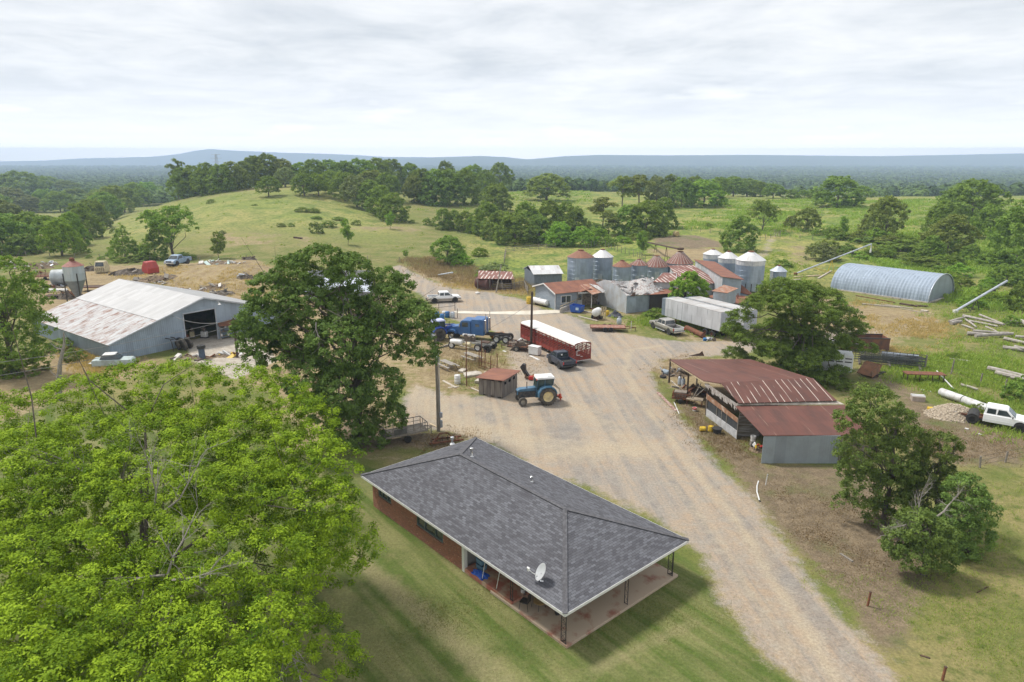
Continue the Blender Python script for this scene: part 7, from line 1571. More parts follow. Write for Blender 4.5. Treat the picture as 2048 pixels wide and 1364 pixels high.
def barrel(name, label, p, mat, r=.29, h=.88, lying=False, cat='barrel', rz=0., group=None, band=True):
 T = thing(name, label, cat, p, rz, group); prof = [(.001, 0), (r * .96, 0), (r, .03), (r, h * .32), (r * 1.04, h * .34), (r, h * .36), (r, h * .64), (r * 1.04, h * .66), (r, h * .68), (r, h - .03), (r * .94, h), (r * .93, h - .03), (.001, h - .03)]
 mb = MB(); mb.lathe(prof, 20); o = mb.build('shell', mat, T, smooth=True); mb = MB(); mb.lathe([(.04, h - .03), (.04, h + .01), (.001, h + .012)], 8, (r * .5, 0, 0)); o2 = mb.build('bung', BLACK, T)
 if lying:
  for o_ in (o, o2): o_.rotation_euler = (math.pi / 2, 0, 0); o_.location = (0, h / 2, r)
 return T
barrel('plastic_barrel', 'white plastic barrel standing near the leaning steel post', P(915, 767, 0), WHITE, .34, 1.0)
for i, (px, py, m_, lb) in enumerate([(874, 636, BLUEP, 'blue barrel nearest the oak in the steel post pen'), (884, 640, BLUEP, 'blue barrel in front of the others in the steel post pen'), (895, 635, BLUEP, 'blue barrel right of the pale one in the steel post pen'), (889, 634, WHITE, 'pale barrel between blue barrels in the steel post pen'), (905, 636, GALV, 'grey can at the right end of the steel post pen')]):
 barrel('barrel', lb, P(px, py, 0), m_, .36, .95, group='barrels in the steel post pen')
T = thing('pipe_pen', 'low pen of dark steel posts around blue barrels on the concrete strip', 'fence', P(886, 640, 0)); o_ = P(886, 640, 0)
for px, py in ((866, 640), (878, 624), (915, 636), (910, 622), (862, 628)):
 q = P(px, py, 0) - o_; mb = MB(); mb.bar((q.x, q.y, 0), (q.x, q.y, 1.5), .08); mb.build('post', RUSTD, T)
mb = MB(); a, b = P(866, 640, 0) - o_, P(915, 636, 0) - o_; mb.bar((a.x, a.y, .9), (b.x, b.y, .9), .05); a, b = P(862, 628, 0) - o_, P(910, 622, 0) - o_; mb.bar((a.x, a.y, .9), (b.x, b.y, .9), .05); mb.build('rail', RUSTD, T)
# picnic tables
def picnic(label, loc, rz):
 T = thing('picnic_table', label, 'table', loc, rz, 'weathered picnic tables')
 mb = MB()
 for k in range(5): mb.box(0, -.32 + k * .16, .75, 2.6, .14, .04)
 mb.build('table_top', WOODG2, T)
 for s in (-1, 1):
  mb = MB(); mb.box(0, s * .72, .44, 2.6, .28, .05); mb.build('bench', WOODG2, T)
 for x in (-.9, .9):
  mb = MB(); mb.bar((x, -.3, .72), (x, -.75, 0), .09, .05); mb.bar((x, .3, .72), (x, .75, 0), .09, .05); mb.bar((x, -.72, .4), (x, .72, .4), .09, .05); mb.build('leg_frame', WOODG, T)
picnic('larger weathered picnic table behind the steel posts', P(944, 722, 0) + Vector((0, .3, 0)), math.radians(-50)); picnic('weathered picnic table beside the branches of the oak', P(896, 738, 0) + Vector((0, .3, 0)), math.radians(-52))
# steel posts with rails
o_ = P(990, 745, 0); T = thing('post_frame', 'tall rusty steel posts with two thin rails behind the wooden shed', 'posts', o_)
PP = [(933, 772, 682), (958, 736, 700), (963, 733, 680), (970, 740, 700), (981, 742, 712), (994, 745, 708)]
for px, b_, t_ in PP:
 q = P(px, b_, 0); h = zrow(q.x, q.y, t_); q -= o_; mb = MB(); mb.bar((q.x, q.y, 0), (q.x + .05, q.y, h), .10); mb.build('post', RUST, T)
mb = MB(); a, b = P(958, 736, 0) - o_, P(996, 750, 0) - o_; mb.bar((a.x, a.y, 1.0), (b.x, b.y, 1.0), .05); mb.bar((a.x, a.y, .4), (b.x, b.y, .4), .05); mb.build('rail', RUST, T)
# rubble slabs
for i, (px, py, sx, sy, rz, h, lb) in enumerate([(945, 750, 2.4, 1.3, .5, .25, 'broad pale concrete slab behind the leaning steel post'), (965, 765, 1.6, .9, -.3, .3, 'tilted concrete slab left of the wooden shed'), (978, 748, 1.3, .8, .2, .2, 'small concrete slab above the wooden shed'), (925, 742, 1.5, .8, 1.2, .2, 'concrete slab by the white plastic barrel')]):
 T = thing('concrete_slab', lb, 'slab', P(px, py, 0), rz, 'broken concrete slabs'); mb = MB(); mb.xy([(-sx / 2, -sy / 2), (sx * .4, -sy * .45), (sx / 2, sy * .1), (sx * .3, sy / 2), (-sx * .4, sy * .4)], 0, h); o = mb.build('slab', CONC, T, bevel=.03); o.rotation_euler = (.06, .05, 0)
def plank(px0, py0, px1, py1, label, mat=None, w=.2, h=.05, name='plank', cat='plank', z=.03, group=None):
 a, b = P(px0, py0), P(px1, py1); c = (a + b) / 2; d = b - a
 mb = MB(); mb.bar((-d.x / 2, -d.y / 2, a.z - c.z + z), (d.x / 2, d.y / 2, b.z - c.z + z), w, h); o = mb.build(name, mat or WOODN, None); o.location = c; tag(o, label, cat, group); return o
PALE = M('pale_board', (.48, .43, .36), (.36, .31, .25), rough=.9, scale=3)
plank(942, 776, 975, 790, 'pale board lying left of the wooden shed', PALE, .22); plank(886, 762, 912, 776, 'long board in front of the white plastic barrel', PALE, .3, .1); plank(896, 776, 918, 773, 'short board on the gravel near the white barrel', PALE)
plank(1060, 712, 1078, 720, 'white board lying below the white chest box', WHITE, .3); plank(860, 848, 876, 855, 'pale plank at the foot of the utility pole', WOODN, .2); plank(1342, 762, 1360, 778, 'pale timber leaning on the ground at the open barn post', PALE, .12, .12)
plank(1315, 785, 1352, 822, 'rusty roofing strip lying beside the gravel road', M('red_strip', (.22, .10, .08), (.45, .36, .3), rough=.8, scale=3), .35, .03); plank(1348, 805, 1358, 828, 'narrow white strip beside the rusty roofing strip', WHITE, .08)
plank(1320, 660, 1330, 661, 'small white scrap by the silver pickup', WHITE, .3); plank(918, 691, 950, 700, 'pale beam lying in front of the stripped chassis', PALE, .2, .12); plank(1006, 702, 1012, 704, 'white scrap on the dry grass right of the chassis', WHITE, .25)
for i in range(6): plank(880 + i * 4, 697 - i, 914 + i * 2, 681 + i * 2, ORD[i] + ' grey pipe from the left in the heap at the truck chassis', WOODG2, .1, .1, 'pipe', 'pipe', .08 + .06 * (i % 3), 'grey pipes heaped at the truck chassis')
# culvert, chest box, small trailers, dumpster, tanks
T = thing('chest_box', 'white chest box standing in front of the red livestock trailer', 'box', P(1070, 712, 0) + Vector((0, .5, 0)), math.radians(-35)); mb = MB(); mb.box(0, 0, .62, 1.45, .85, 1.0); mb.build('body', WHITE, T, bevel=.04); mb = MB(); mb.box(0, 0, 1.16, 1.5, .9, .07); mb.build('lid', WHITE, T, bevel=.02); mb = MB(); mb.box(0, 0, .06, 1.3, .7, .12); mb.build('skid', RUSTD, T)
def small_trailer(name, label, loc, rz, L_, W_, rail=0., mat=RUST, deck=RUSTD, zd=.55, axles=1, wr=.35, rim=RIMG, mesh=False, cat='trailer', tongue=1.2):
 T = thing(name, label, cat, loc, rz); mb = MB(); mb.box(0, 0, zd, L_, W_, .1); mb.build('deck', deck, T)
 mb = MB()
 for s in (-1, 1): mb.box(0, s * W_ / 2, zd, L_, .08, .16)
 for s in (-1, 1): mb.box(s * L_ / 2, 0, zd, .08, W_, .16)
 mb.build('frame', mat, T)
 if rail:
  for s in (-1, 1):
   mb = MB()
   for k in range(7): mb.bar((-L_ / 2 + L_ * k / 6, s * W_ / 2, zd), (-L_ / 2 + L_ * k / 6, s * W_ / 2, zd + rail), .045)
   mb.bar((-L_ / 2, s * W_ / 2, zd + rail), (L_ / 2, s * W_ / 2, zd + rail), .06); mb.bar((-L_ / 2, s * W_ / 2, zd + rail * .5), (L_ / 2, s * W_ / 2, zd + rail * .5), .04); mb.build('side_rail', mat, T)
  for s in (-1, 1):
   mb = MB(); mb.bar((s * L_ / 2, -W_ / 2, zd + rail), (s * L_ / 2, W_ / 2, zd + rail), .06)
   for k in range(4): mb.bar((s * L_ / 2, -W_ / 2 + W_ * k / 3, zd), (s * L_ / 2, -W_ / 2 + W_ * k / 3, zd + rail), .045)
   mb.build('end_rail', mat, T)
 for k in range(axles):
  for s in (-1, 1): wheel(T, (k - (axles - 1) / 2) * wr * 2.3, s * (W_ / 2 + .16), wr, .22, rim, side=s)
 mb = MB(); mb.bar((L_ / 2, W_ * .35, zd - .05), (L_ / 2 + tongue, 0, zd - .1), .08); mb.bar((L_ / 2, -W_ * .35, zd - .05), (L_ / 2 + tongue, 0, zd - .1), .08); mb.build('tongue', mat, T); mb = MB(); mb.tube([(L_ / 2 + tongue - .1, 0, 0), (L_ / 2 + tongue - .1, 0, zd)], .04, 6); mb.build('jack', mat, T)
 return T
T = small_trailer('scrap_trailer', 'short rusty trailer loaded with scrap left of the red livestock trailer', P(1038, 702, 0) + Vector((0, .6, 0)), math.radians(160), 2.6, 1.7, .5, RUSTD, RUST)
T = thing('scrap_load', 'scrap parts heaped on the short rusty trailer', 'scrap', P(1038, 702, 0) + Vector((0, .6, .6)), .3); mb = MB(); R_ = random.Random(4)
mb.box(0, 0, .25, 1.9, 1.2, .5, taper=.6); mb.build('heap', JUNK, T)
for i in range(5):
 mb = MB(); mb.tube([(R_.uniform(-.8, .8), R_.uniform(-.5, .5), .4), (R_.uniform(-.9, .9), R_.uniform(-.5, .5), .8)], R_.uniform(.05, .12), 8); mb.build('pipe', [JUNK, WHITE, RUST][i % 3], T)
small_trailer('flatbed_trailer', 'low red flatbed trailer with twin wheels on the gravel in front of the dumpster', P(1217, 664, 0) + Vector((0, 1.0, 0)), math.radians(-4), 5.0, 1.9, 0, RUST, M('red_deck', (.24, .09, .06), (.33, .22, .17), rough=.9, scale=3), axles=2, rim=GALV, tongue=1.6)
T = small_trailer('utility_trailer', 'rusty grey wheeled trailer with railed sides standing behind the brick house', P(812, 884, 0) + Vector((-.3, .7, 0)), math.radians(30), 3.9, 1.7, .75, WOODG, M('trailer_deck', (.17, .155, .13), (.1, .08, .06), rough=.9), zd=.75, rim=WHITE, wr=.34, tongue=.8)
mb = MB(); mb.box(-.6, -.88, 1.1, 1.2, .04, .5); mb.build('side_board', M('dull_board', (.13, .13, .12), (.09, .09, .08)), T)
T = thing('harrow', 'tangled rusty farm implement lying between trailer and brick house', 'implement', P(892, 888, 0) + Vector((0, .2, 0)), .2)
mb = MB(); mb.bar((-1.5, -.4, .25), (1.5, -.2, .3), .12); mb.bar((-1.2, .5, .25), (1.4, .6, .3), .12); mb.bar((-1.2, -.4, .28), (-.8, .6, .3), .1); mb.bar((.9, -.3, .3), (1.0, .6, .3), .1); mb.build('frame', RUST, T)
mb = MB(); mb.tube([(-1.0, -.3, .3), (-.6, -.2, .95), (.1, 0, 1.0), (.6, .1, .4)], .05, 6); mb.tube([(-.9, .4, .3), (-.5, .45, .8), (.2, .5, .7)], .04, 6); mb.build('spring_arm', RUST, T)
for k in range(5): mb = MB(); mb.lathe([(.28, -.02), (.28, .02)], 16, (-1.3 + k * .5, .1 + .1 * k, .28), 'x'); mb.build('disc', RUSTD, T)
T = thing('dumpster', 'bright blue open-topped dumpster in front of the farm office', 'dumpster', P(1155, 627, 0) + Vector((0, .9, 0)), math.radians(-28)); BD = M('dumpster_blue', (.02, .10, .42), (.02, .07, .3), rough=.45, scale=3)
mb = MB(); a, b, c = 1.0, .8, 1.25
for s in (-1, 1): mb.xz([(-a * .8, .15), (-a, c), (a, c * .9), (a * .85, .15)], s * b - .03, s * b + .03)
mb.slab([(-a, -b, c), (-a, b, c), (-a * .8, b, .15), (-a * .8, -b, .15)], .05); mb.slab([(a, b, c * .9), (a, -b, c * .9), (a * .85, -b, .15), (a * .85, b, .15)], .05); mb.box(0, 0, .18, 1.6, 1.5, .06); mb.build('body', BD, T)
mb = MB(); mb.box(0, 0, .06, 1.5, 1.3, .1); mb.build('skids', BLACK, T); mb = MB(); mb.box(.35, -b - .045, .75, .5, .02, .42); mb.build('sticker', M('sticker', (.45, .60, .75), (.6, .68, .75)), T)
def cyl_tank(name, label, loc, rz, r, L_, mat, stand=RUSTD, z=None, cat='tank', dome=.35):
 T = thing(name, label, cat, loc, rz); zc = z if z is not None else r + .25; mb = MB(); h = L_ / 2
 mb.lathe([(.01, -h - r * dome), (r * .6, -h - r * dome * .75), (r * .93, -h - r * dome * .25), (r, -h)] + [(r, -h + L_ * k / 6) for k in range(1, 6)] + [(r, h), (r * .93, h + r * dome * .25), (r * .6, h + r * dome * .75), (.01, h + r * dome)], 24, (0, 0, zc), 'x'); mb.build('shell', mat, T, smooth=True)
 for s in (-.55, .55):
  mb = MB(); mb.box(s * h, 0, (zc - r * .7) / 2, .2, r * 1.3, max(.1, zc - r * .7)); mb.build('saddle', stand, T)
 return T
T = cyl_tank('propane_tank', 'long white propane tank lying at the corner of the farm office', P(1083, 612, 0) + Vector((-.2, .3, 0)), math.radians(-52), .5, 3.6, WHITE); mb = MB(); mb.lathe([(.14, 1.2), (.14, 1.42), (.1, 1.45)], 12); mb.build('valve_dome', GALV, T)
barrel('yellow_tank', 'yellow drum behind the dark pole at the left end of the propane tank', P(1058, 608, 0) + Vector((0, .3, 0)), YELLOW, .45, 1.2)
cyl_tank('rusty_tank', 'big dark rusty tank lying in front of the open pole shed', P(966, 580, 0) + Vector((0, 1.0, 0)), math.radians(-28), 1.05, 2.6, M('tank_rust', (.12, .05, .04), (.07, .04, .035), rough=.8, scale=2), z=1.15, dome=.06)
T = cyl_tank('nurse_tank', 'white oval tank on a two-wheeled cart behind the red flatbed trailer', P(1195, 641, 0) + Vector((0, .9, 0)), math.radians(62), .62, 1.3, WHITE, z=1.15)
for s in (-1, 1): wheel(T, 0, s * .75, .34, .22, RIMG, side=s)
mb = MB(); mb.bar((-.9, 0, .35), (1.3, 0, .35), .1); mb.build('frame', RUSTD, T)
T = thing('lumber_rack', 'upright pale timber rack right of the white oval tank', 'rack', P(1206, 640, 0)); mb = MB()
for a in (-.3, 0, .3): mb.bar((a, 0, 0), (a + .1, .1, 2.1), .1)
mb.build('upright', WOODN, T); mb = MB(); mb.bar((-.4, .05, 1.4), (.5, .1, 1.5), .1); mb.build('crossbar', WOODN, T)
T = drape('covered_mower', 0, 0, 2.6, 1.5, 1.0, None, 5).build('cover', M('dark_cover', (.045, .05, .075), (.08, .08, .10), rough=.7), None, smooth=True); T.name = 'covered_mower'; T.location = P(1232, 635, 0) + Vector((0, .6, 0)); T.rotation_euler = (0, 0, -.5); tag(T, 'dark tarp-covered machine behind the red flatbed trailer', 'covered machine')
barrel('yellow_can', 'yellow can at the left end of the dark covered machine', P(1214, 631, 0), YELLOW, .35, .8)
T = thing('propane_bottle', 'squat white propane bottle above the red flatbed trailer', 'gas bottle', P(1238, 650, 0)); mb = MB(); mb.lathe([(.001, .05), (.3, .1), (.38, .3), (.38, .8), (.3, 1.0), (.001, 1.08)], 18); mb.build('body', GALV, T, smooth=True); mb = MB(); mb.lathe([(.15, 1.05), (.15, 1.25)], 12); mb.build('collar', GALV, T)
T = cyl_tank('culvert_pipe', 'rusty culvert pipe lying along the foot of the near grey van trailer', (P(1374, 662, 0) + P(1408, 678, 0)) / 2 + Vector((0, .4, 0)), ang(P(1374, 662, 0), P(1408, 678, 0)), .38, 4.6, RUST, z=.38, cat='pipe', dome=.0)
T = thing('scrap_heap', 'small heap of blue and white scrap at the end of the culvert pipe', 'scrap', P(1419, 682, 0) + Vector((0, .3, 0)));
for i in range(5): mb = MB(); mb.box((i - 2) * .3, R.uniform(-.3, .3), .2, .5, .3, .4, i, .3); mb.build('scrap_piece', [BLUEP, WHITE, GALV, WHITE, JUNK][i], T)
T = thing('loader_bucket', 'dark excavator boom end with a rusty bucket behind the wooden shed', 'bucket', P(1046, 757, 0) + Vector((0, .3, 0)), -.3); mb = MB(); mb.xz([(-.3, 1.3), (0, 1.7), (.3, 1.6), (.35, .9), (.9, .1), (.5, .1), (.05, .7)], -.25, .25); mb.build('arm', IRON, T, bevel=.03); mb = MB(); mb.xz([(.3, .1), (1.1, .05), (1.2, .5), (.9, .25), (.5, .3), (.35, .6)], -.45, .45); mb.build('bucket', M('bucket_rust', (.28, .16, .08), (.12, .08, .06), rough=.8, scale=3), T)
T = thing('fuel_can', 'small red fuel can on the gravel left of the tractor cab roof', 'fuel can', P(1062, 760, 0)); mb = MB(); mb.box(0, 0, .25, .55, .35, .45, taper=.85); mb.build('body', REDP, T, bevel=.05); mb = MB(); mb.tube([(.2, 0, .45), (.35, 0, .62)], .04, 6); mb.build('spout', YELLOW, T)
# concrete strip and retaining wall
def sheet(name, pts, mat, z=.03, h=0., label=None, cat=None, kind=None):
 w = [P(a, b, 0.) for a, b in pts]; mb = MB()
 if h: mb.xy([(p.x, p.y) for p in w], -.1, h)
 else: mb.xy([(p.x, p.y) for p in w], -.1, z)
 n = mb.build(name, mat)
 if kind: n['kind'] = kind
 if label: tag(n, label, cat)
 return n
sheet('concrete_path', [(905, 627), (1000, 629), (1060, 630), (1120, 626), (1150, 622), (1147, 618), (1110, 620), (1050, 622), (985, 624), (910, 622)], M('pale_concrete', (.58, .54, .46), (.46, .41, .33), rough=.95, scale=.6), .05, kind='structure')
T = thing('retaining_wall', 'low pale concrete retaining wall with a yellowish rail beside the blue dumpster', 'wall', P(1120, 626, 0)); a, b = P(1120, 627, 0), P(1148, 618, 0); mb = MB(); mb.bar((0, 0, .35), b - a + Vector((0, 0, .55)), .2, .8); mb.build('wall', CONC, T); mb = MB(); mb.bar((0, 0, 1.1), (b - a) * 1.6 + Vector((0, 0, 1.5)), .08); mb.build('rail', WOODN, T)
for t in (.15, .55, .95): mb = MB(); q = (b - a) * t; mb.bar((q.x, q.y, .6), (q.x, q.y, 1.15 + .25 * t), .07); mb.build('rail_post', WOODN, T)
plank(1160, 622, 1200, 630, 'long pale timber lying right of the blue dumpster', PALE, .25, .2, z=.1); plank(1158, 634, 1195, 643, 'rusty white beam lying in front of the dumpster', PALE, .25, .15, z=.1); plank(1180, 618, 1204, 622, 'reddish beam behind the white oval tank', RUST, .25, .2, z=.1)
T = thing('sign_post', 'thin white post with a crossbar in the weeds left of the silver pickup', 'post', P(1262, 661, 0)); mb = MB(); mb.bar((0, 0, 0), (0, 0, 1.4), .08); mb.build('post', WHITE, T); mb = MB(); mb.bar((-.35, 0, 1.3), (.35, 0, 1.3), .07); mb.build('crossbar', RUST, T)

# ------------------------------------------------------------------ utility poles and wires
T = thing('utility_pole', 'weathered utility pole with a street lamp and a grey meter box by the oak', 'utility pole', P(877, 862, 0)); Y0 = P(877, 862, 0)
H = zrow(Y0.x, Y0.y, 668); mb = MB(); mb.tube([(0, 0, -.2), (.02, 0, H * .5), (-.06, 0, H)], [.17, .15, .11], 10); mb.build('pole', WOODG, T, smooth=True)
mb = MB(); mb.tube([(.2, -.05, .3), (.22, -.05, H * .82)], .035, 6); mb.build('conduit', GALV, T); mb = MB(); mb.box(.28, -.1, 1.6, .28, .18, .5); mb.build('meter_box', GALV, T, bevel=.02); mb = MB(); mb.box(.3, -.1, .75, .22, .14, .7); mb.build('lower_box', GALV, T, bevel=.02)
mb = MB(); mb.tube([(-.05, -.1, H - .1), (-.15, -.7, H + .15)], .03, 6); mb.lathe([(.02, H + .22), (.16, H + .12), (.2, H - .05), (.12, H - .2)], 14, (-.17, -.8, 0)); mb.build('street_lamp', WHITE, T, smooth=True)
mb = MB(); mb.lathe([(.12, 0), (.16, .05), (.16, .55), (.1, .6)], 12, (.15, -.12, H * .72)); mb.build('transformer', GALV, T, smooth=True)
POLE_A = Y0 + Vector((-.06, 0, H - .2))
T = thing('utility_pole', 'dark brown pole rising in front of the red livestock trailer', 'utility pole', P(1062, 694, 0)); q = P(1062, 694, 0); H2 = zrow(q.x, q.y, 583)
mb = MB(); mb.tube([(0, 0, -.2), (.1, 0, H2)], [.19, .14], 10); mb.build('pole', M('creosote_pole', (.085, .06, .045), (.05, .038, .03), rough=.9, stretch=(4, 4, .4)), T, smooth=True); mb = MB(); mb.box(.1, -.05, H2 - .3, .3, .12, .1); mb.build('bracket', IRON, T)
POLE_B = q + Vector((.1, 0, H2 - .1))
T = thing('utility_pole', 'dark pole standing between the big barn yard and the oak', 'utility pole', P(475, 715, 0)); q = P(475, 715, 0); H3 = zrow(q.x, q.y, 636); mb = MB(); mb.tube([(0, 0, -.2), (0, 0, H3)], [.16, .12], 8); mb.build('pole', MC['creosote_pole'], T, smooth=True); mb = MB(); mb.box(0, -.05, H3 - .2, .4, .1, .1); mb.build('bracket', IRON, T)
POLE_C = q + Vector((0, 0, H3 - .1))
def wire(a, b, sag, label, r=.018):
 a, b = Vector(a), Vector(b); n = 14; mb = MB(); mb.tube([a.lerp(b, i / n) - a - Vector((0, 0, sag * 4 * (i / n) * (1 - i / n))) for i in range(n + 1)], r, 4); o = mb.build('overhead_wire', M('wire', (.22, .21, .2), (.15, .15, .15)), None); o.location = a; tag(o, label, 'wire'); return o
wire(POLE_C, P(-60, 732, 7.0), .5, 'upper overhead wire running left from the dark barn pole', .024)
wire(POLE_C - Vector((0, 0, .8)), P(-60, 760, 6.0), .5, 'lower overhead wire running left from the dark barn pole', .024)
wire(POLE_C, bwp(ds - 1.5, -.15, 4.4), .8, 'slack service wire from the dark pole to the big barn wall', .03)
wire(POLE_B, P(978, 684, 0.), .3, 'thin guy wire slanting left from the dark brown pole to the chassis', .02) if False else None
a_w = P(968, 663, 1.2); wire(P(1058, 609, 4.0), a_w, .1, 'thin wire slanting from the office corner to the blue semi', .02)
# silhouettes beyond: transmission tower
q = P(437, 384); dep = depth_of(q); px2m = dep / F
qq = Vector(((437 - 1024) / F * (700 * CP + 20 * SP), 700, TZ((437 - 1024) / F * (700 * CP + 20 * SP), 700))); T = thing('transmission_tower', 'tiny lattice transmission tower standing above the hilltop grove', 'tower', qq); Ht = zrow(qq.x, qq.y, 308) - qq.z
mb = MB()
for sx in (-1, 1):
 for sy in (-1, 1): mb.bar((sx * 3, sy * 3, 0), (sx * .6, sy * .6, Ht), .3)
for k in range(8):
 z = Ht * k / 8; w = 3 - 2.4 * k / 8; z2 = Ht * (k + 1) / 8; w2 = 3 - 2.4 * (k + 1) / 8; mb.bar((-w, -w, z), (w2, -w2, z2), .2); mb.bar((w, -w, z), (-w2, -w2, z2), .2)
mb.build('lattice', GALV, T); mb = MB()
for z, w in ((Ht - .5, 4.5), (Ht - 4, 5.5), (Ht - 7.5, 4.5)): mb.bar((-w, 0, z), (w, 0, z), .3)
mb.build('crossarms', GALV, T)

# ------------------------------------------------------------------ scrapyard on the left
q = P(157, 600); dq = depth_of(q); r_ = 18.5 / F * dq; ze, zb_ = zrow(q.x, q.y - r_, 534) - q.z, zrow(q.x, q.y - r_, 563) - q.z
T = thing('hopper_bin', 'raised metal hopper bin with a red conical roof behind the big barn', 'hopper bin', q)
mb = MB(); mb.lathe([(r_, zb_), (r_, (zb_ + ze) / 2 - .02), (r_ + .02, (zb_ + ze) / 2), (r_, (zb_ + ze) / 2 + .02), (r_, ze)], 30); o = mb.build('wall', sheet_metal('hopper_metal', (.40, .47, .52), (.48, .50, .52), rib=.5, stain_lo=.4, stain_hi=.6, metal=.25, rough=.5, light=(.28, .33, .37), light_w=.05), T, smooth=True); cyl_uv(o, r_)
mb = MB(); mb.lathe([(.35, .5), (r_ * .98, zb_)], 30); mb.build('cone', M('cone_metal', (.26, .29, .33), (.19, .21, .24), rough=.5, metal=.3), T, smooth=True)
mb = MB(); mb.lathe([(r_ + .1, ze - .03), (.35, ze + .85)], 24); mb.build('roof', M('maroon_cone', (.20, .065, .05), (.28, .12, .09), rough=.7), T); mb = MB(); mb.lathe([(.4, ze + .8), (.42, ze + 1.2), (.25, ze + 1.4), (.01, ze + 1.45)], 14); mb.build('cap', RUST, T)
for a in (.8, 2.4, 3.9, 5.5): mb = MB(); mb.bar((math.cos(a) * (r_ + .06), math.sin(a) * (r_ + .06), 0), (math.cos(a) * (r_ + .06), math.sin(a) * (r_ + .06), zb_ + 1.3), .14); mb.build('leg', IRON, T)
q = P(123, 572); T = cyl_tank('fallen_tank', 'pale grey fallen tank lying on its side left of the hopper bin', q + Vector((0, 1, 0)), .35, 1.55, 3.6, M('fallen_metal', (.42, .46, .48), (.22, .23, .23), rough=.6, metal=.2, scale=.6), z=1.6, dome=.3)
def scrap(name, label, px, py, w, d, h, n, mats, seed, cat='scrap heap', piece=(.25, .9), base=True):
 """a heap: a low earthy core with individually placed torn pieces joined on it"""
 q = P(px, py); T = thing(name, label, cat, q, 0); rr = random.Random(seed)
 if base:
  mb = MB(); V = []; N_ = 14
  for i in range(N_ + 1):
   for j in range(N_ + 1):
    a, b = i / N_ * 2 - 1, j / N_ * 2 - 1; k = max(0, 1 - a * a - b * b) ** .8; x, y = a * w / 2, b * d / 2
    V.append((x, y, TZ(q.x + x, q.y + y) - q.z - .05 + k * h * rr.uniform(.45, 1.)))
  mb.add(V, [(i * (N_ + 1) + j, (i + 1) * (N_ + 1) + j, (i + 1) * (N_ + 1) + j + 1, i * (N_ + 1) + j + 1) for i in range(N_) for j in range(N_)]); mb.build('heap', mats[0], T)
 for m in range(1, len(mats)):
  for k in range(max(1, n // (len(mats) - 1))):
   a = rr.uniform(0, 6.28); r = rr.random() ** .6 * .48; x, y = math.cos(a) * r * w, math.sin(a) * r * d; z = TZ(q.x + x, q.y + y) - q.z + h * max(0, 1 - (2 * r) ** 2) * .8 + .08
   mb = MB(); s = rr.uniform(*piece)
   if rr.random() < .5: mb.box(x, y, z, s * 1.4, s * rr.uniform(.2, .8), rr.uniform(.04, .3), rr.uniform(0, 3), rr.uniform(-.6, .6), rr.uniform(-.6, .6))
   else: mb.tube([(x, y, z), (x + rr.uniform(-s, s) * 1.3, y + rr.uniform(-s, s), z + rr.uniform(0, .5))], rr.uniform(.04, .12), 6)
   mb.build('scrap_piece', mats[m], T)
EARTH = M('earth', (.22, .16, .10), (.11, .08, .055), rough=.95, scale=3); DKHEAP = M('dark_heap', (.085, .07, .055), (.16, .13, .10), rough=.95, scale=3)
BOARDW = M('white_board', (.62, .60, .57), (.42, .38, .34), rough=.8, scale=2)
scrap('scrap_heap', 'heap of dark burnt scrap between the cream cab and the red cab', 268, 548, 11, 4, 1.5, 20, [DKHEAP, JUNK, RUSTD, WOODG], 1)
scrap('scrap_heap', 'mixed debris pile with white sheets at the far left beyond the edge tree', 70, 536, 9, 4, 1.3, 20, [EARTH, JUNK, BOARDW, GALV], 2)
scrap('scrap_heap', 'white torn sheets lying beside the debris pile far left', 97, 530, 5, 3, .8, 12, [EARTH, BOARDW, GALV], 3)
scrap('scrap_heap', 'pale and white scrap at the left frame edge beyond the trees', 14, 532, 7, 3.5, 1.0, 14, [DKHEAP, BOARDW, GALV, JUNK], 4)
scrap('scrap_heap', 'rusty bits lying in the dirt left of the fallen tank', 75, 547, 5, 2, .5, 10, [EARTH, RUST, BOARDW], 5)
scrap('scrap_heap', 'dark tangled wheels and scrap beside the cream cab', 186, 541, 4.5, 2.5, 1.4, 12, [DKHEAP, BLACK, RUSTD], 6)
scrap('scrap_heap', 'white panels scattered under the small upright tree', 432, 527, 9, 4, .7, 22, [EARTH, BOARDW, M('mint_sheet', (.45, .60, .55), (.5, .6, .6)), BOARDW], 7, piece=(.4, 1.4))
scrap('scrap_heap', 'white pieces in the grass right of the small upright tree', 472, 527, 6, 2, .3, 8, [EARTH, BOARDW], 8)
scrap('scrap_heap', 'white boards heaped on the slope of the dirt mound near the oak', 424, 577, 6, 3, .7, 14, [EARTH, BOARDW, WOODG2], 9, piece=(.4, 1.2))
scrap('scrap_heap', 'dark wood heap at the low end of the white boards on the mound', 444, 588, 5, 2.5, .7, 12, [DKHEAP, WOODG, WOODG2], 10, piece=(.4, 1.3))
scrap('scrap_heap', 'old planks and beams piled on the left shoulder of the dirt mound', 310, 560, 9, 4, .9, 20, [EARTH, WOODN, WOODG, RUSTD], 11, piece=(.5, 1.6))
scrap('scrap_heap', 'small white scraps below the plank pile on the mound', 322, 567, 4, 1.5, .2, 6, [EARTH, BOARDW], 12)
scrap('scrap_heap', 'brushy scrap with metal at the right end of the dirt mound', 494, 556, 4, 2, 1.0, 10, [DKHEAP, GALV, WOODG], 13)
scrap('scrap_heap', 'dark scrap line at the top right of the dirt mound', 498, 519, 4, 1.5, .8, 8, [DKHEAP, JUNK], 14)
scrap('scrap_heap', 'white box and red parts behind the ridge of the big barn', 362, 586, 6, 2.5, 1.0, 14, [EARTH, BOARDW, RUST, GALV], 15)
scrap('scrap_heap', 'rusty machinery parts piled left of the hopper bin legs', 140, 596, 5, 3, 1.4, 16, [DKHEAP, RUST, JUNK], 16)
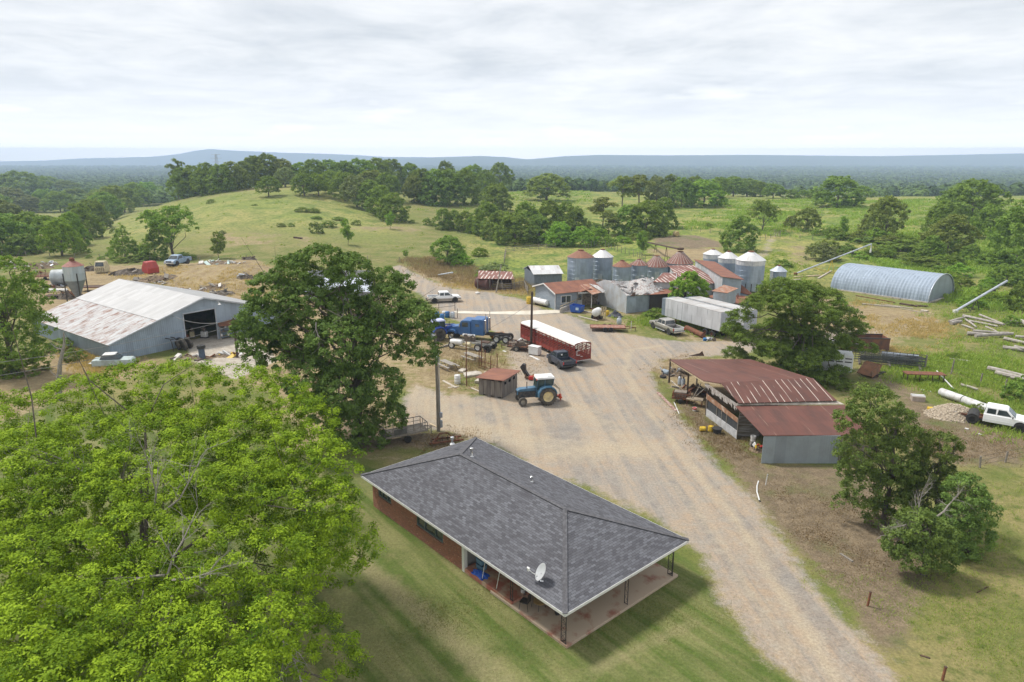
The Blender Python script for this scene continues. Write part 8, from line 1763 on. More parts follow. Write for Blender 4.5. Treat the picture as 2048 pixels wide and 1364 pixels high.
scrap('scrap_heap', 'dark junk strewn around the foot of the fallen tank', 104, 575, 5, 2.5, .5, 12, [DKHEAP, RUSTD, RUST, GALV], 17)
def old_cab(label, px, py, mat, rz, s):
 T = thing('scrapped_cab', label, 'scrapped cab', P(px, py), rz); T.scale = (s,) * 3
 mb = MB(); mb.xz([(-.9, .1), (-1.0, 1.0), (-.6, 2.0), (.5, 2.05), (.9, 1.1), (.9, .1)], -.95, .95, (1.2, .85)); mb.build('body', mat, T, bevel=.12, seg=2)
 mb = MB(); mb.add([(.93, -.7, 1.2), (.93, .7, 1.2), (.62, .62, 1.85), (.62, -.62, 1.85)], [(0, 1, 2, 3)]); mb.box(-.1, -.93, 1.45, .8, .04, .5, rx=-.15); mb.build('window', GLASS, T)
 for k in range(5): mb = MB(); mb.box(.93, -.6 + k * .3, .6, .05, .06, .6); mb.build('grille_bar', IRON, T)
old_cab('cream coloured scrapped cab lying beside the dark tangled wheels', 205, 545, CREAM, -1.4, 1.25); old_cab('bright red scrapped cab at the right end of the burnt scrap heap', 302, 547, M('bright_red', (.42, .045, .035), (.30, .04, .03), rough=.5), 2.6, 1.3)
T = small_trailer('flatbed_trailer', 'long rusty red flatbed lying behind the hopper bin', P(196, 584) + Vector((0, 1.5, 0)), .1, 7.5, 2.2, 0, RUST, RUSTD, zd=.8); small_trailer('flatbed_trailer', 'dark red low wagon bed left of the fallen tank', P(100, 560) + Vector((-1, 1, 0)), .15, 5.0, 2.0, .5, RUST, RUST, zd=.7)
cyl_tank('white_pipe', 'white pipe lying on the ground in front of the fallen tank', P(110, 585) + Vector((0, 0, 0)), .05, .28, 4.6, WHITE, z=.45, dome=.1, cat='pipe')
T = small_trailer('boat_trailer', 'bare rusty trailer frame with one dark wheel left of the barn roof', P(118, 596) + Vector((0, 0, 0)), .12, 4.0, 1.6, 0, RUSTD, RUSTD, zd=.5, rim=WHITE, tongue=2.2)
# barn yard
for i, (px, py, r, lb) in enumerate([(352, 701, .62, 'dusty tractor tyre leaning nearest the barn wall'), (363, 703, .85, 'largest dusty tractor tyre in the row beside the barn'), (373, 699, .78, 'dusty tractor tyre nearest the barn doorway'), (357, 697, .7, 'dark tyre behind the front row beside the barn')]):
 T = thing('tyre', lb, 'tyre', P(px, py, 0) + Vector((.1, .5, 0)), -.9 + .2 * i, 'tractor tyres beside the barn'); w_ = wheel(T, 0, 0, r, .4, RIMY if i != 3 else IRON, tyre=MUD if i != 3 else BLACK, side=-1); w_.rotation_euler = (.25, 0, 0)
T = thing('roll_cage', 'dark tubular frame standing behind the tyres at the barn wall', 'frame', P(334, 703, 0) + Vector((0, .5, 0)), -.5); mb = MB(); mb.tube([(-.6, 0, 0), (-.6, 0, 1.4), (-.4, 0, 1.6), (.5, 0, 1.6), (.8, 0, 1.2), (1.0, 0, 0)], .06, 6); mb.build('hoop', IRON, T); mb = MB(); mb.tube([(-.6, .7, 0), (-.6, .7, 1.4), (-.4, .7, 1.6), (.5, .7, 1.6), (.8, .7, 1.2), (1.0, .7, 0)], .06, 6); mb.build('hoop', IRON, T); mb = MB(); mb.bar((-.5, 0, 1.6), (-.5, .7, 1.6), .08); mb.bar((.6, 0, 1.5), (.6, .7, 1.5), .08); mb.bar((-.6, 0, .3), (-.6, .7, .3), .08); mb.build('crosspiece', IRON, T)
T = thing('burn_barrel', 'tall dark blue barrel with a black charred top on the barn pad', 'barrel', P(405, 718, 0)); mb = MB(); mb.lathe([(.001, 0), (.36, 0), (.38, .5), (.36, 1.3), (.34, 1.32)], 18); mb.build('shell', M('slate_blue', (.07, .10, .16), (.05, .07, .1), rough=.6), T, smooth=True); mb = MB(); mb.lathe([(.34, 1.3), (.5, 1.4), (.5, 1.75), (.4, 1.8), (.001, 1.7)], 14); mb.build('charred_rim', BLACK, T)
T = thing('tool_hut', 'small hut with a rusty roof and white clutter right of the barn door', 'hut', P(455, 678, 0) + Vector((0, .5, 0)), .5); mb = MB(); mb.slab([(-1.2, -.9, 2.0), (1.2, -.9, 2.0), (1.2, 1.0, 2.4), (-1.2, 1.0, 2.4)], .06); mb.build('roof', RUST, T)
for a in (-1.1, 1.1):
 for b in (-.8, .9): mb = MB(); mb.bar((a, b, 0), (a, b, 2.0), .09); mb.build('post', WOODG, T)
for k in range(3): mb = MB(); mb.box(0, .3, .35 + .6 * k, 2.1, .7, .05); mb.build('shelf', WOODG, T)
for k in range(7): mb = MB(); mb.box(-.9 + .3 * k, .1, .55 + .6 * (k % 3), .24, .4, .32); mb.build('stored_box', [WHITE, JUNK, GALV, BOARDW][k % 4], T)
T = thing('junk_car', 'old pale car shell half buried in weeds at the near corner of the barn', 'car shell', P(222, 735, 0) + Vector((0, .8, 0)), .25); mb = MB(); mb.xz([(-2.2, .2), (-2.2, .95), (-1.7, 1.0), (2.0, .85), (2.2, .6), (2.2, .2)], -.85, .85); mb.build('body', M('pale_teal', (.42, .50, .50), (.3, .34, .33), rough=.6), T, bevel=.08, seg=2); mb = MB(); mb.xz([(-1.4, .95), (-1.0, 1.5), (.3, 1.5), (.9, .95)], -.74, .74, (1.3, .86)); mb.build('cabin', GLASS, T, bevel=.04); mb = MB(); mb.xz([(-1.05, 1.48), (-1.0, 1.54), (.28, 1.54), (.35, 1.48)], -.66, .66); mb.build('roof', WHITE, T)
T = thing('car_hood', 'loose white car hood lying left of the junk car', 'car panel', P(195, 732, 0) + Vector((0, .3, 0)), .1); mb = MB(); mb.xy([(-.9, -.6), (.8, -.7), (1.0, .5), (-.7, .7)], .35, .42); mb.build('panel', WHITE, T, bevel=.02); mb = MB(); mb.box(0, 0, .17, 1.2, .7, .35); mb.build('support', JUNK, T)
T = thing('steel_cage', 'dark barred steel cage at the near corner of the big barn', 'cage', P(224, 713, 0) + Vector((0, .4, 0)), .9)
mb = MB()
for k in range(8): mb.bar((-.8 + .22 * k, 0, 0), (-.8 + .22 * k, 0, 1.7), .05); mb.bar((-.8 + .22 * k, .8, 0), (-.8 + .22 * k, .8, 1.7), .05)
for z in (.05, .9, 1.7):
 for y in (0, .8): mb.bar((-.8, y, z), (.75, y, z), .06)
 mb.bar((-.8, 0, z), (-.8, .8, z), .06); mb.bar((.75, 0, z), (.75, .8, z), .06)
mb.build('bars', IRON, T)
scrap('scrap_heap', 'parts and planks strewn at the front edge of the barn pad', 390, 716, 6, 2, .3, 14, [EARTH, RUST, JUNK, BOARDW], 18)
scrap('scrap_heap', 'scrap and white bits at the lower right of the barn pad', 450, 712, 4, 2, .3, 12, [EARTH, WHITE, RUST, YELLOW], 19)

# ------------------------------------------------------------------ clutter of the open barn
barrel('yellow_barrel', 'yellow bucket lying left of its twin in front of the screened wall', P(1405, 862, 0), YELLOW, .22, .5, lying=True, rz=1.5, group='yellow buckets'); barrel('yellow_barrel', 'yellow bucket standing between its twin and the black tub', P(1421, 862, 0), YELLOW, .24, .5, group='yellow buckets')
T = thing('black_tub', 'black tub beside the yellow buckets in front of the screened wall', 'tub', P(1434, 866, 0)); mb = MB(); mb.lathe([(.001, 0), (.32, 0), (.42, .45), (.44, .47), (.4, .45), (.3, .04), (.001, .04)], 20); mb.build('shell', BLACK, T, smooth=True); mb = MB(); mb.lathe([(.44, .44), (.47, .47), (.44, .5)], 20); mb.build('rim', BLACK, T)
T = thing('bucket', 'white and red bucket on the ground near the rusty cart', 'bucket', P(1389, 822, 0)); mb = MB(); mb.lathe([(.001, 0), (.18, 0), (.22, .38), (.2, .38), (.16, .03), (.001, .03)], 16); mb.build('pail', WHITE, T, smooth=True); mb = MB(); mb.lathe([(.215, .2), (.225, .34)], 16); mb.build('red_band', REDP, T)
T = thing('bucket', 'white bucket hanging at the open left side of the lean-to', 'bucket', P(1505, 892, 0)); mb = MB(); mb.lathe([(.001, .5), (.2, .5), (.24, .95), (.22, .95), (.18, .54), (.001, .54)], 16); mb.build('pail', WHITE, T, smooth=True); mb = MB(); mb.box(0, 0, .25, .4, .4, .5); mb.build('stand', WOODG, T)
for i, (px, py, lb) in enumerate([(1359, 770, 'left one of two grey gas bottles under the open barn roof'), (1366, 774, 'right one of two grey gas bottles under the open barn roof')]):
 T = thing('gas_bottle', lb, 'gas bottle', P(px, py, 0), 0, 'gas bottles'); mb = MB(); mb.lathe([(.001, 0), (.2, .03), (.22, .1), (.22, .8), (.15, .95), (.06, 1.0)], 16); mb.build('body', GALV, T, smooth=True); mb = MB(); mb.lathe([(.08, 1.0), (.08, 1.15)], 10); mb.build('valve', IRON, T)
T = thing('tyre', 'black tyre lying at the outer corner of the open barn', 'tyre', P(1326, 755, 0)); w_ = wheel(T, 0, 0, .38, .24, RUSTD); w_.rotation_euler = (math.pi / 2, 0, 0); w_.location = (0, 0, .13)
barrel('metal_drum', 'blue grey drum lying beside the black tyre', P(1334, 752, 0) + Vector((0, .5, 0)), M('blue_grey_drum', (.26, .32, .38), (.18, .2, .23)), .3, .9, lying=True, rz=.5)
barrel('metal_drum', 'dark grey drum lying deep under the open barn roof', P(1366, 748, 0), JUNK, .42, 1.2, lying=True, rz=1.0)
T = small_trailer('rusty_cart', 'rusty cart with a weathered box at the front of the open barn', P(1364, 806, 0) + Vector((0, .4, 0)), math.radians(-20), 1.7, 1.1, .5, RUST, RUST, zd=.5, wr=.25, tongue=.6); mb = MB(); mb.box(-.1, 0, .85, 1.2, .8, .55); mb.build('box', M('cart_box', (.28, .24, .20), (.17, .14, .12), rough=.9, scale=3), T)
T = thing('steel_table', 'rusty steel table frame with planks right of the rusty cart', 'table', P(1392, 815, 0) + Vector((0, .6, 0)), -.4); mb = MB(); mb.box(0, 0, .7, 1.6, .9, .06); mb.build('table_top', M('plank_tan', (.34, .28, .21), (.22, .18, .13), rough=.9), T)
for a in (-.7, .7):
 for b in (-.4, .4): mb = MB(); mb.bar((a, b, 0), (a, b, .7), .06); mb.build('leg', RUST, T)
scrap('scrap_heap', 'rusty scrap heaped under the open end of the red roofed barn', 1385, 785, 3.5, 3, .7, 18, [EARTH, RUST, JUNK, WOODG2], 21, piece=(.2, .7))
scrap('scrap_heap', 'metal odds and ends behind the front post of the open barn', 1350, 748, 3.5, 2.5, .5, 14, [EARTH, JUNK, GALV, IRON], 22, piece=(.15, .6))
scrap('scrap_heap', 'bright clutter at the open left side of the lean-to', 1512, 900, 1.2, 1.6, .5, 8, [EARTH, REDP, YELLOW, BLACK, WHITE], 23, piece=(.1, .3))
T = thing('hose', 'white curved hose lying on the bare soil beside the gravel road', 'hose', P(1514, 975, 0)); a_ = T.location.copy(); mb = MB(); mb.tube([P(1517, 962, .04) - a_, P(1514, 972, .04) - a_, P(1514, 984, .04) - a_, P(1519, 1001, .04) - a_], .05, 6); mb.build('tube', WHITE, T); mb = MB(); mb.tube([P(1519, 1001, .05) - a_, P(1520.5, 1003, .05) - a_], .06, 6); mb.build('nozzle', BLACK, T)
T = thing('standpipe', 'thin white pipe standing in the bare soil below the lean-to', 'pipe', P(1531, 970, 0)); mb = MB(); mb.tube([(0, 0, 0), (.08, 0, .9)], .035, 6); mb.build('pipe', WHITE, T); mb = MB(); mb.tube([(.08, 0, .85), (.08, -.12, .85)], .03, 6); mb.build('tap', IRON, T)
for px, py, h, lb in ((1735, 1212, .9, 'short rusty fence post in the bare soil beside the gravel road'), (1884, 1362, .8, 'rusty fence post stub at the bottom edge right of the road')):
 T = thing('fence_post', lb, 'post', P(px, py, 0)); mb = MB(); mb.bar((0, 0, -.1), (.05, 0, h), .09); mb.build('shaft', RUST, T); mb = MB(); mb.box(.05, 0, h, .12, .12, .03); mb.build('cap', RUSTD, T)
plank(1680, 1108, 1705, 1124, 'fallen branch lying on the bare soil below the tree clump', WOODG, .12, .1, 'branch', 'branch'); plank(1840, 1312, 1860, 1318, 'short brown stick in the grass at the bottom right', RUSTD, .1, .08, 'branch', 'stick'); plank(1954, 1186, 1976, 1174, 'dark stick in the grass right of the tree clump', RUSTD, .05, .05, 'branch', 'stick')

# ------------------------------------------------------------------ right side: trailers, racks, pipes, logs
q = P(1702, 757, 0); T = thing('livestock_trailer', 'white livestock trailer with slotted sides half hidden by the pine', 'trailer', q + Vector((.2, 1.1, 0)), math.radians(160)); LTM = M('trailer_white', (.74, .75, .76), (.66, .67, .68), rough=.35)
mb = MB(); mb.box(2.6, 0, 1.65, 5.6, 2.1, 2.0); mb.build('body', LTM, T, bevel=.04)
for s in (-1, 1):
 for z in (1.85, 2.25):
  for k in range(6): mb = MB(); mb.box(.3 + k * .9, s * 1.06, z, .7, .03, .13); mb.build('slot', IRON, T)
 wheel(T, 2.2, s * .95, .38, .24, CHROME, side=s); wheel(T, 3.0, s * .95, .38, .24, CHROME, side=s)
for z in (1.85, 2.25):
 for k in range(3): mb = MB(); mb.box(-.21, -.65 + k * .65, z, .03, .48, .13); mb.build('slot', IRON, T)
mb = MB(); mb.bar((5.4, 0, .6), (6.6, 0, .6), .12); mb.build('tongue', GALV, T); mb = MB(); mb.box(2.6, 0, .6, 5.6, 1.6, .12); mb.build('chassis', IRON, T)
for (px, py, w, d, h, rz, m, nm, lb) in [(1672, 702, 6.0, 2.3, .35, -.2, M('flatbed_pale', (.50, .50, .50), (.38, .3, .28), rough=.6), 'flatbed_trailer', 'pale grey flatbed trailer bed behind the pine')]:
 small_trailer(nm, lb, P(px, py, 0) + Vector((0, 1, 0)), rz, w, d, 0, RUSTD, m, zd=1.0, wr=.42)
T = thing('open_container', 'rusty open-topped dumpster beside the black rack on the right', 'dumpster', P(1738, 703, 0) + Vector((0, 1.2, 0)), -.08)
for s in (-1, 1):
 mb = MB(); mb.box(0, s * 1.15, .95, 5.0, .08, 1.5); mb.build('side', M('container_rust', (.20, .09, .05), (.10, .06, .05), rough=.9, scale=1.2), T); mb = MB(); mb.box(s * 2.5, 0, .95, .08, 2.3, 1.5); mb.build('end', RUST, T)
 mb = MB(); mb.box(0, s * 1.15, 1.74, 5.1, .14, .12); mb.build('rim', IRON, T)
mb = MB(); mb.box(0, 0, .2, 5, 2.3, .1); mb.build('floor', RUSTD, T)
q = P(1790, 738, 0); T = thing('panel_rack', 'long black stack of pipe gates and panels overgrown on the right', 'gate stack', q + Vector((0, 1.4, 0)), math.radians(-24)); R_ = random.Random(9)
DKM = M('dark_steel', (.05, .06, .065), (.10, .095, .085), rough=.6, scale=2)
for k in range(5):
 mb = MB(); y = -.8 + k * .4; z0 = .35; ln = R_.uniform(6.5, 8.2); x0_ = -ln / 2 + R_.uniform(-.4, .4)
 for j in range(5): mb.bar((x0_, y + R_.uniform(-.1, .1), z0 + j * .28), (x0_ + ln, y + R_.uniform(-.1, .1), z0 + j * .28 + R_.uniform(-.12, .12)), .055)
 for j in range(6): mb.bar((x0_ + ln * j / 5, y, z0), (x0_ + ln * j / 5, y, z0 + 1.3), .05)
 mb.build('gate_panel', DKM, T)
for x in (-3.2, 0, 3.2): mb = MB(); mb.box(x, 0, .15, .2, 2.2, .3); mb.build('bearer', WOODG, T)
mb = MB(); mb.lathe([(.01, -2), (.5, -1.95), (.5, 1.95), (.01, 2)], 16, (1.2, 1.6, .75), 'x'); mb.build('grey_tank', M('dull_tank', (.24, .27, .32), (.15, .17, .19), rough=.6), T, smooth=True)
T = thing('tipped_box', 'rusty brown box bed tipped on end in front of the black gate stack', 'box bed', P(1742, 757, 0) + Vector((0, .8, 0)), .5); mb = MB(); mb.box(0, 0, .85, 1.7, 1.9, .12, ry=-.75); mb.box(.62, 0, .95, .1, 1.9, 1.2, ry=.5); mb.box(-.1, -.95, .85, 1.5, .06, .8, ry=-.4); mb.build('body', M('brown_bed', (.27, .13, .07), (.15, .09, .06), rough=.9, scale=1.5), T); mb = MB(); mb.bar((.5, -.6, .2), (1.9, -.9, .5), .1); mb.bar((.5, .6, .2), (1.9, -.9, .5), .1); mb.bar((.3, 0, .3), (1.6, .4, 1.1), .08); mb.build('draw_bar', IRON, T); mb = MB(); mb.box(.4, 0, .1, .9, 1.6, .2); mb.build('frame', RUSTD, T)
T = thing('work_table', 'long rusty pipe frame table standing in the weeds on the right', 'frame', P(1850, 765, 0) + Vector((0, .4, 0)), -.12)
mb = MB(); mb.box(0, 0, .95, 4.2, 1.2, .08); mb.build('top_frame', RUST, T)
for a in (-1.9, -.6, .7, 1.9):
 for b in (-.5, .5): mb = MB(); mb.bar((a, b, 0), (a, b, .95), .08); mb.build('leg', RUSTD, T)
plank(1872, 750, 1905, 786, 'bent white pipe leaning off the end of the rusty pipe frame table', WHITE, .09, .09, 'pipe', 'pipe', .5)
for i, (a, b, lb) in enumerate([((1884, 793), (1928, 809), 'far section of the thick white pipe behind the gravel pile'), ((1930, 810), (1990, 832), 'near section of the thick white pipe behind the gravel pile')]):
 p0, p1 = P(*a, 0), P(*b, 0); cyl_tank('steel_pipe', lb, (p0 + p1) / 2 + Vector((0, .3, 0)), ang(p0, p1), .42, (p1 - p0).length, M('pipe_white', (.62, .63, .64), (.40, .38, .36), rough=.6, scale=1.5), z=.42, dome=0., cat='pipe')
q = P(1918, 838, 0); T = thing('gravel_pile', 'pale heap of stones in front of the thick white pipe', 'gravel pile', q + Vector((0, 1.0, 0))); mb = MB(); N_ = 26; V = []; rr = random.Random(2)
for i in range(N_ + 1):
 for j in range(N_ + 1):
  a, b = i / N_ * 2 - 1, j / N_ * 2 - 1; k = max(0, 1 - a * a - b * b); V.append((a * 2.6 + rr.uniform(-.04, .04), b * 1.9 + rr.uniform(-.04, .04), -.03 + k ** 1.2 * 1.05 + (rr.uniform(0, .09) if k > 0 else 0)))
mb.add(V, [(i * (N_ + 1) + j, (i + 1) * (N_ + 1) + j, (i + 1) * (N_ + 1) + j + 1, i * (N_ + 1) + j + 1) for i in range(N_) for j in range(N_)]); mb.build('heap', M('stones', (.44, .37, .28), (.25, .20, .15), rough=.95, scale=9, lo=.4, hi=.6, bmp=.6), T)
rs = np.random.RandomState(3); mb = MB()
for k in range(420):
 a = rs.uniform(0, 6.28); r = rs.uniform() ** .5 * 1.05; x, y = math.cos(a) * r * 2.6, math.sin(a) * r * 1.9; z = max(0, 1 - r * r) ** 1.2 * 1.05; s = rs.uniform(.06, .17); mb.box(x, y, z + .03, s, s * .8, s * .6, rs.uniform(0, 3), rs.uniform(-.5, .5), rs.uniform(-.5, .5))
o = mb.build('stones', M('pale_stone', (.52, .45, .35), (.33, .27, .2), rough=.95, scale=8), T); o['kind'] = 'stuff'
barrel('yellow_barrel', 'yellow bucket lying alone on the soil left of the gravel pile', P(1861, 822, 0), YELLOW, .22, .6, lying=True, rz=1.2)
T = thing('concrete_blocks', 'pale block with two white beams on it left of the white pipe', 'block', P(1838, 803, 0) + Vector((0, .3, 0)), -.25); mb = MB(); mb.box(0, 0, .25, 1.2, .8, .5); mb.build('block', M('pinkish_block', (.42, .35, .30), (.33, .27, .22), rough=.9), T)
for s in (-.2, .2): mb = MB(); mb.box(0, s, .55, 1.25, .18, .1); mb.build('beam', WHITE, T)
for i, (px, py) in enumerate([(1842, 779), (1857, 782), (1930, 857), (1957, 868), (1836, 741)]): plank(px, py, px + 7, py + 2, ['small white scrap left of the white pipe end', 'tiny white scrap right of its twin near the pipe end', 'white scrap lying in the straw below the gravel pile', 'white strip lying in front of the bedless truck', 'white scrap near the rusty pipe frame table'][i], WHITE, .2, .06, 'scrap', 'scrap')
def log(px0, py0, px1, py1, label, r=.22, z=0., mat=None, cat='log', group='weathered logs and poles'):
 a, b = P(px0, py0), P(px1, py1); c = (a + b) / 2; mb = MB(); mb.tube([a - c + Vector((0, 0, r + z)), Vector((R.uniform(-.1, .1), R.uniform(-.1, .1), r + z + .03)), b - c + Vector((0, 0, r + z))], [r, r * .9, r * .75], 8)
 o = mb.build('log', mat or M('silver_log', (.40, .37, .34), (.24, .21, .18), rough=.95, scale=2, stretch=(1, 1, 3)), None, smooth=True); o.location = c; tag(o, label, cat, group); return o
for i, (a, b, c, d, r, z, lb) in enumerate([
 (1898, 647, 1938, 636, .20, .1, 'pale pole at the far left end of the upper log pile'), (1902, 650, 1922, 646, .28, 0, 'short thick log under the left end of the upper pile'), (1925, 637, 2005, 655, .22, .25, 'longest silvery pole running right across the upper pile'), (1938, 644, 1995, 655, .18, 0, 'thin pole lying under the longest silvery pole'), (1958, 635, 2008, 655, .16, .3, 'slim pole crossing the right of the upper log pile'), (1924, 652, 1948, 660, .16, 0, 'short pale board below the upper log pile'), (1930, 642, 1952, 658, .14, .15, 'brown pole sticking down out of the upper log pile'),
 (1934, 670, 1970, 672, .26, 0, 'thick grey log at the left of the middle pile'), (1950, 677, 2025, 673, .26, .15, 'long grey log lying right across the middle pile'), (1945, 667, 1998, 671, .2, .2, 'upper log of the middle pile'), (1970, 660, 1997, 673, .12, .4, 'thin pole leaning across the middle pile'), (1990, 671, 2016, 669, .24, 0, 'short log at the right of the middle pile'),
 (2008, 680, 2060, 692, .24, 0, 'log running off the frame below the middle pile'), (2030, 677, 2070, 680, .2, .1, 'log at the frame edge right of the middle pile'), (2005, 698, 2060, 706, .26, 0, 'lowest log on the right edge'), (2028, 700, 2070, 710, .2, .3, 'pale pole resting on the lowest log at the right edge'),
 (2012, 648, 2050, 646, .26, 0, 'pale fat log at the right frame edge above the piles'), (2042, 650, 2060, 664, .3, .3, 'dark ended log standing out at the right frame edge'), (1898, 720, 1940, 725, .14, 0, 'brown board on the ground left of the green bush patch'),
 (1975, 741, 2048, 758, .3, 0, 'grey log along the top of the lower right pile'), (1990, 752, 2060, 768, .3, .1, 'grey log along the front of the lower right pile'), (2020, 762, 2060, 772, .16, .3, 'thin split rail on the lower right pile'), (1922, 772, 1955, 782, .16, 0, 'grey pole in the weeds left of the fence'),
 ]): log(a, b, c, d, lb, r, z)
LUM = M('grey_lumber', (.42, .38, .33), (.26, .22, .18), rough=.9, scale=2)
for i, (a, b, c, d, w, m, lb) in enumerate([(1700, 583, 1745, 590, .5, LUM, 'stack of boards along the left foot of the arched building'), (1742, 588, 1800, 599, .35, LUM, 'long boards along the front of the arched building'), (1712, 592, 1790, 606, .15, RUST, 'long rusty pipe lying before the arched building'), (1724, 609, 1800, 616, .3, PALE, 'lower pair of pale planks in front of the arched building'), (1762, 609, 1826, 618, .2, PALE, 'second pale plank right of the lower pair'), (1800, 608, 1835, 614, .5, RUSTD, 'dark rusty beams in front of the arched building'), (1822, 612, 1856, 614, .4, RUSTD, 'dark beams just right of the rusty beams'), (1842, 622, 1855, 624, .8, PALE, 'pale square board right of the dark beams'), (1898, 598, 1928, 597, .9, IRON, 'dark pallet stack at the right corner of the arched building'), (1800, 617, 1843, 626, .1, PALE, 'thin pale lath running toward the pale square board'), (1636, 558, 1662, 543, .3, PALE, 'pale beam tilted near the foot of the raised auger'), (1588, 555, 1640, 552, .5, WOODN, 'tan lumber pile under the raised auger'), (1575, 562, 1600, 560, .4, PALE, 'white boards between silver bin and pine top')]):
 plank(a, b, c, d, lb, m, w, .25 if w > .25 else .12, 'lumber', 'lumber', .1)
def auger(label, a, b, zb, r=.12, hang=False, wheels=True):
 p0, p1 = P(*a), P(*b, zb); T = thing('grain_auger', label, 'auger', p0); d = p1 - p0; mb = MB(); mb.tube([Vector((0, 0, .25)), d], r, 10); mb.build('tube', GALV, T, smooth=True)
 if hang:
  mb = MB(); mb.tube([d, d + Vector((0, 0, -.9))], .09, 6); mb.build('downspout', GALV, T); mb = MB(); mb.lathe([(.16, -1.9), (.2, -1.5), (.1, -.9)], 10, d); mb.build('spout_sock', WHITE, T)
 m_ = d * (.48 if hang else .42); zg = TZ(p0.x + m_.x, p0.y + m_.y) - p0.z
 for s in (-.7, .7): mb = MB(); mb.bar((m_.x + s, m_.y, zg), (m_.x, m_.y, m_.z), .08); mb.bar((m_.x + s, m_.y, zg), (m_.x * .5, m_.y * .5, m_.z * .5), .07); mb.build('support_leg', YELLOW if hang else IRON, T)
 mb = MB(); mb.box(.1, 0, .25, .6, .5, .5); mb.build('hopper', WHITE if not hang else RUST, T); mb = MB(); q = d * .75; mb.box(q.x, q.y, q.z - .25, .5, .3, .3); mb.build('motor', IRON, T); return T
auger('long grain auger rising to the right above the arched building with yellow struts', (1590, 550), (1743, 488), 6.2, .15, True); auger('silver grain auger tube rising to the right of the log piles', (1909, 626), (2014, 562), 4.6, .2)

# ------------------------------------------------------------------ fences, dug bank, hay bale
def fence(label, pts, every=3.0, h=1.3, mat=None, rails=0, wires=3, jit=.12, name='fence', w=.11):
 W_ = [P(a, b) for a, b in pts]; T = thing(name, label, 'fence', W_[0]); o_ = W_[0]; tot = 0; posts = []
 for a, b in zip(W_[:-1], W_[1:]):
  n = max(1, int((b - a).length / every)); posts += [a.lerp(b, k / n) for k in range(n)]
 posts.append(W_[-1]); posts = posts[:90]
 P2 = []
 for q in posts:
  z = TZ(q.x, q.y); hh = h * R.uniform(.85, 1.25); P2.append(Vector((q.x, q.y, z)) - o_); mb = MB(); p = P2[-1]; mb.bar(p - Vector((0, 0, .2)), p + Vector((R.uniform(-jit, jit), 0, hh)), w); mb.build('post', mat or WOODG, T)
 for k in range(wires if not rails else rails):
  z = h * (k + .7) / (wires if not rails else rails); mb = MB()
  for a, b in zip(P2[:-1], P2[1:]): mb.bar(a + Vector((0, 0, z)), b + Vector((0, 0, z)), .015 if not rails else .05, .015 if not rails else .12)
  mb.build('wire' if not rails else 'rail', IRON if not rails else WOODG, T)
 return T
fence('wire fence with dark posts crossing the right foreground weeds behind the white truck', [(1850, 738), (1902, 748), (1960, 768), (2010, 788), (2060, 800)], 2.6, 1.35)
fence('wire fence on crooked posts below the raised auger track', [(1560, 470), (1520, 482), (1440, 470), (1330, 455), (1290, 470)], 4.0, 1.3)
fence('wire fence along the top of the green meadow lane', [(1460, 404), (1560, 470)], 5., 1.3) if False else None
fence('wire and stick fence behind the tall grain bins', [(1170, 500), (1200, 490), (1235, 503), (1275, 515), (1290, 525)], 2.2, 1.5)
fence('post and rail paddock fence beside the fence row trees', [(1008, 530), (1012, 505), (1060, 500), (1110, 497)], 2.4, 1.4, rails=3)
fence('wire fence along the bottom of the pasture behind the oak', [(735, 522), (800, 525), (860, 528), (905, 520)], 5, 1.3)
fence('wire fence with round posts at the foot of the left pasture', [(5, 512), (100, 514), (200, 518), (300, 522), (400, 524)], 7, 1.2)
fence('dark plank corral fence beside the rust-roofed pole shed', [(1028, 580), (1048, 575), (1056, 590)], 1.6, 1.4, rails=4); fence('dark plank corral fence in front of the small grey shed', [(985, 576), (1005, 582), (1030, 580)], 1.6, 1.4, rails=4)
fence('wire fence beside the track on the right slope', [(1560, 475), (1600, 478), (1625, 480)], 3, 1.3)
fence('thin wire fence across the grass at the lower right', [(1960, 935), (2010, 925), (2060, 915)], 3, 1.1)
q = P(1352, 473); T = thing('hay_bale', 'round tan hay bale on the brown feeding ground', 'hay bale', q + Vector((0, 0, 0)), .4); mb = MB(); mb.lathe([(.01, -.75), (.7, -.75), (.85, -.6), (.85, .6), (.7, .75), (.01, .75)], 24, (0, 0, .8), 'y'); mb.build('bale', M('hay', (.48, .38, .18), (.34, .26, .11), rough=1., scale=5, bmp=.5), T, smooth=True); mb = MB(); mb.lathe([(.86, -.4), (.86, -.35)], 24, (0, 0, .8), 'y'); mb.lathe([(.86, .35), (.86, .4)], 24, (0, 0, .8), 'y'); mb.build('twine', BOARDW, T)
plank(588, 476, 604, 478, 'dark fallen log in the pasture above the oak', RUSTD, .5, .4, 'log', 'log', .2)
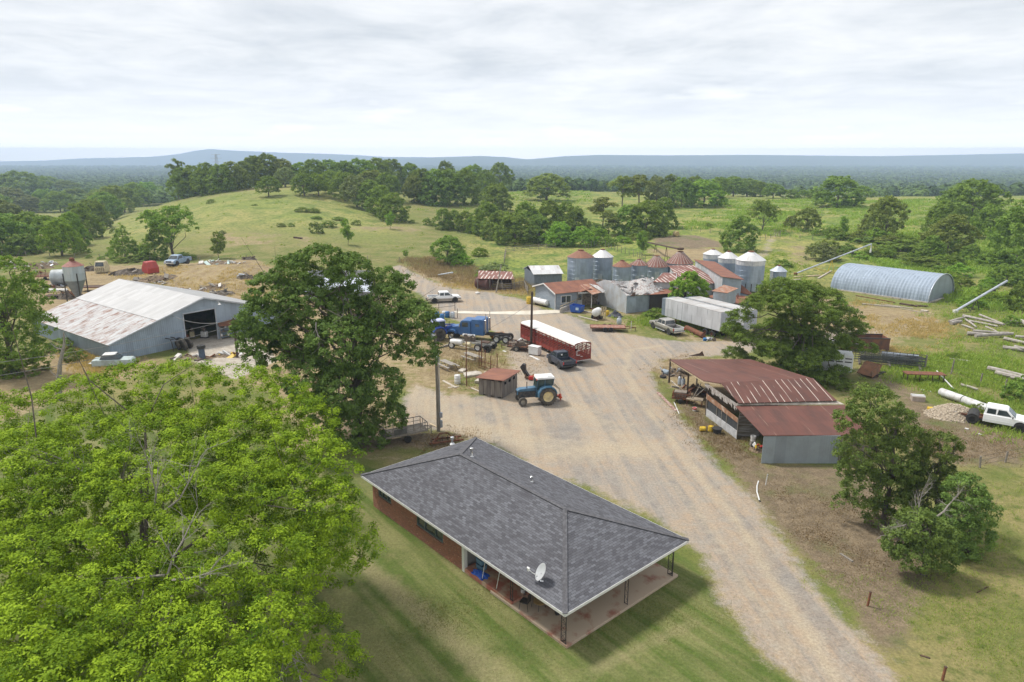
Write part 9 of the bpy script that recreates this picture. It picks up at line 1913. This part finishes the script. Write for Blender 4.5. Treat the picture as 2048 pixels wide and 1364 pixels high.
T = thing('leaning_auger', 'grey metal tube leaning in the brown brush behind the white pickup', 'tube', P(876, 552)); mb = MB(); mb.tube([(0, 0, .2), P(905, 545, 2.2) - P(876, 552)], .16, 8); mb.build('tube', GALV, T, smooth=True); mb = MB(); mb.bar((.3, 0, 0), (.9, 0, .7), .1); mb.build('support', WOODG, T)
T = thing('leaning_pole', 'pale leaning pole in front of the rust-roofed pole shed', 'pole', P(992, 585, 0)); mb = MB(); mb.tube([(0, 0, 0), (1.0, 0, 5.2)], [.13, .09], 8); mb.build('shaft', WOODG2, T, smooth=True); mb = MB(); mb.box(1., 0, 5.2, .3, .1, .1); mb.build('bracket', IRON, T)
for i, (px, py) in enumerate([(955, 588), (1138, 690)]):
 T = thing('boulder', ['white stone at the foot of the rusty tank', 'pale flat stone on the gravel right of the livestock trailer'][i], 'stone', P(px, py, 0)); mb = MB(); mb.lathe([(.01, .0), (.5, .05), (.45, .3), (.2, .42), (.01, .44)], 7); mb.build('stone', BOARDW, T, smooth=True) if i == 0 else mb.build('stone', CONC, T, smooth=True)
T = thing('white_trailer', 'tiny white trailer far out in the field beyond the hedgerow', 'trailer', P(176, 367)); mb = MB(); mb.box(0, 0, 1.8, 9, 2.6, 2.4); mb.build('body', WHITE, T); mb = MB(); mb.box(0, 0, .5, 6, 2, .8); mb.build('undercarriage', BLACK, T)

# ------------------------------------------------------------------ the air
hm = bpy.data.materials.new('haze_air'); hm.use_nodes = True; nt = hm.node_tree; nt.nodes.clear()
out = nd(nt, 'ShaderNodeOutputMaterial'); pv = nd(nt, 'ShaderNodeVolumePrincipled')
pv.inputs['Color'].default_value = (.60, .75, 1.0, 1); pv.inputs['Density'].default_value = .00023; pv.inputs['Anisotropy'].default_value = 0.0
L(nt, pv.outputs[0], out.inputs['Volume'])
mb = MB(); mb.box(0, 4300, 52, 19600, 9560, 200)
hz = mb.build('haze', hm); hz['kind'] = 'stuff'; hz['label'] = 'pale blue summer haze filling the air toward the ridges'; hz['category'] = 'haze'
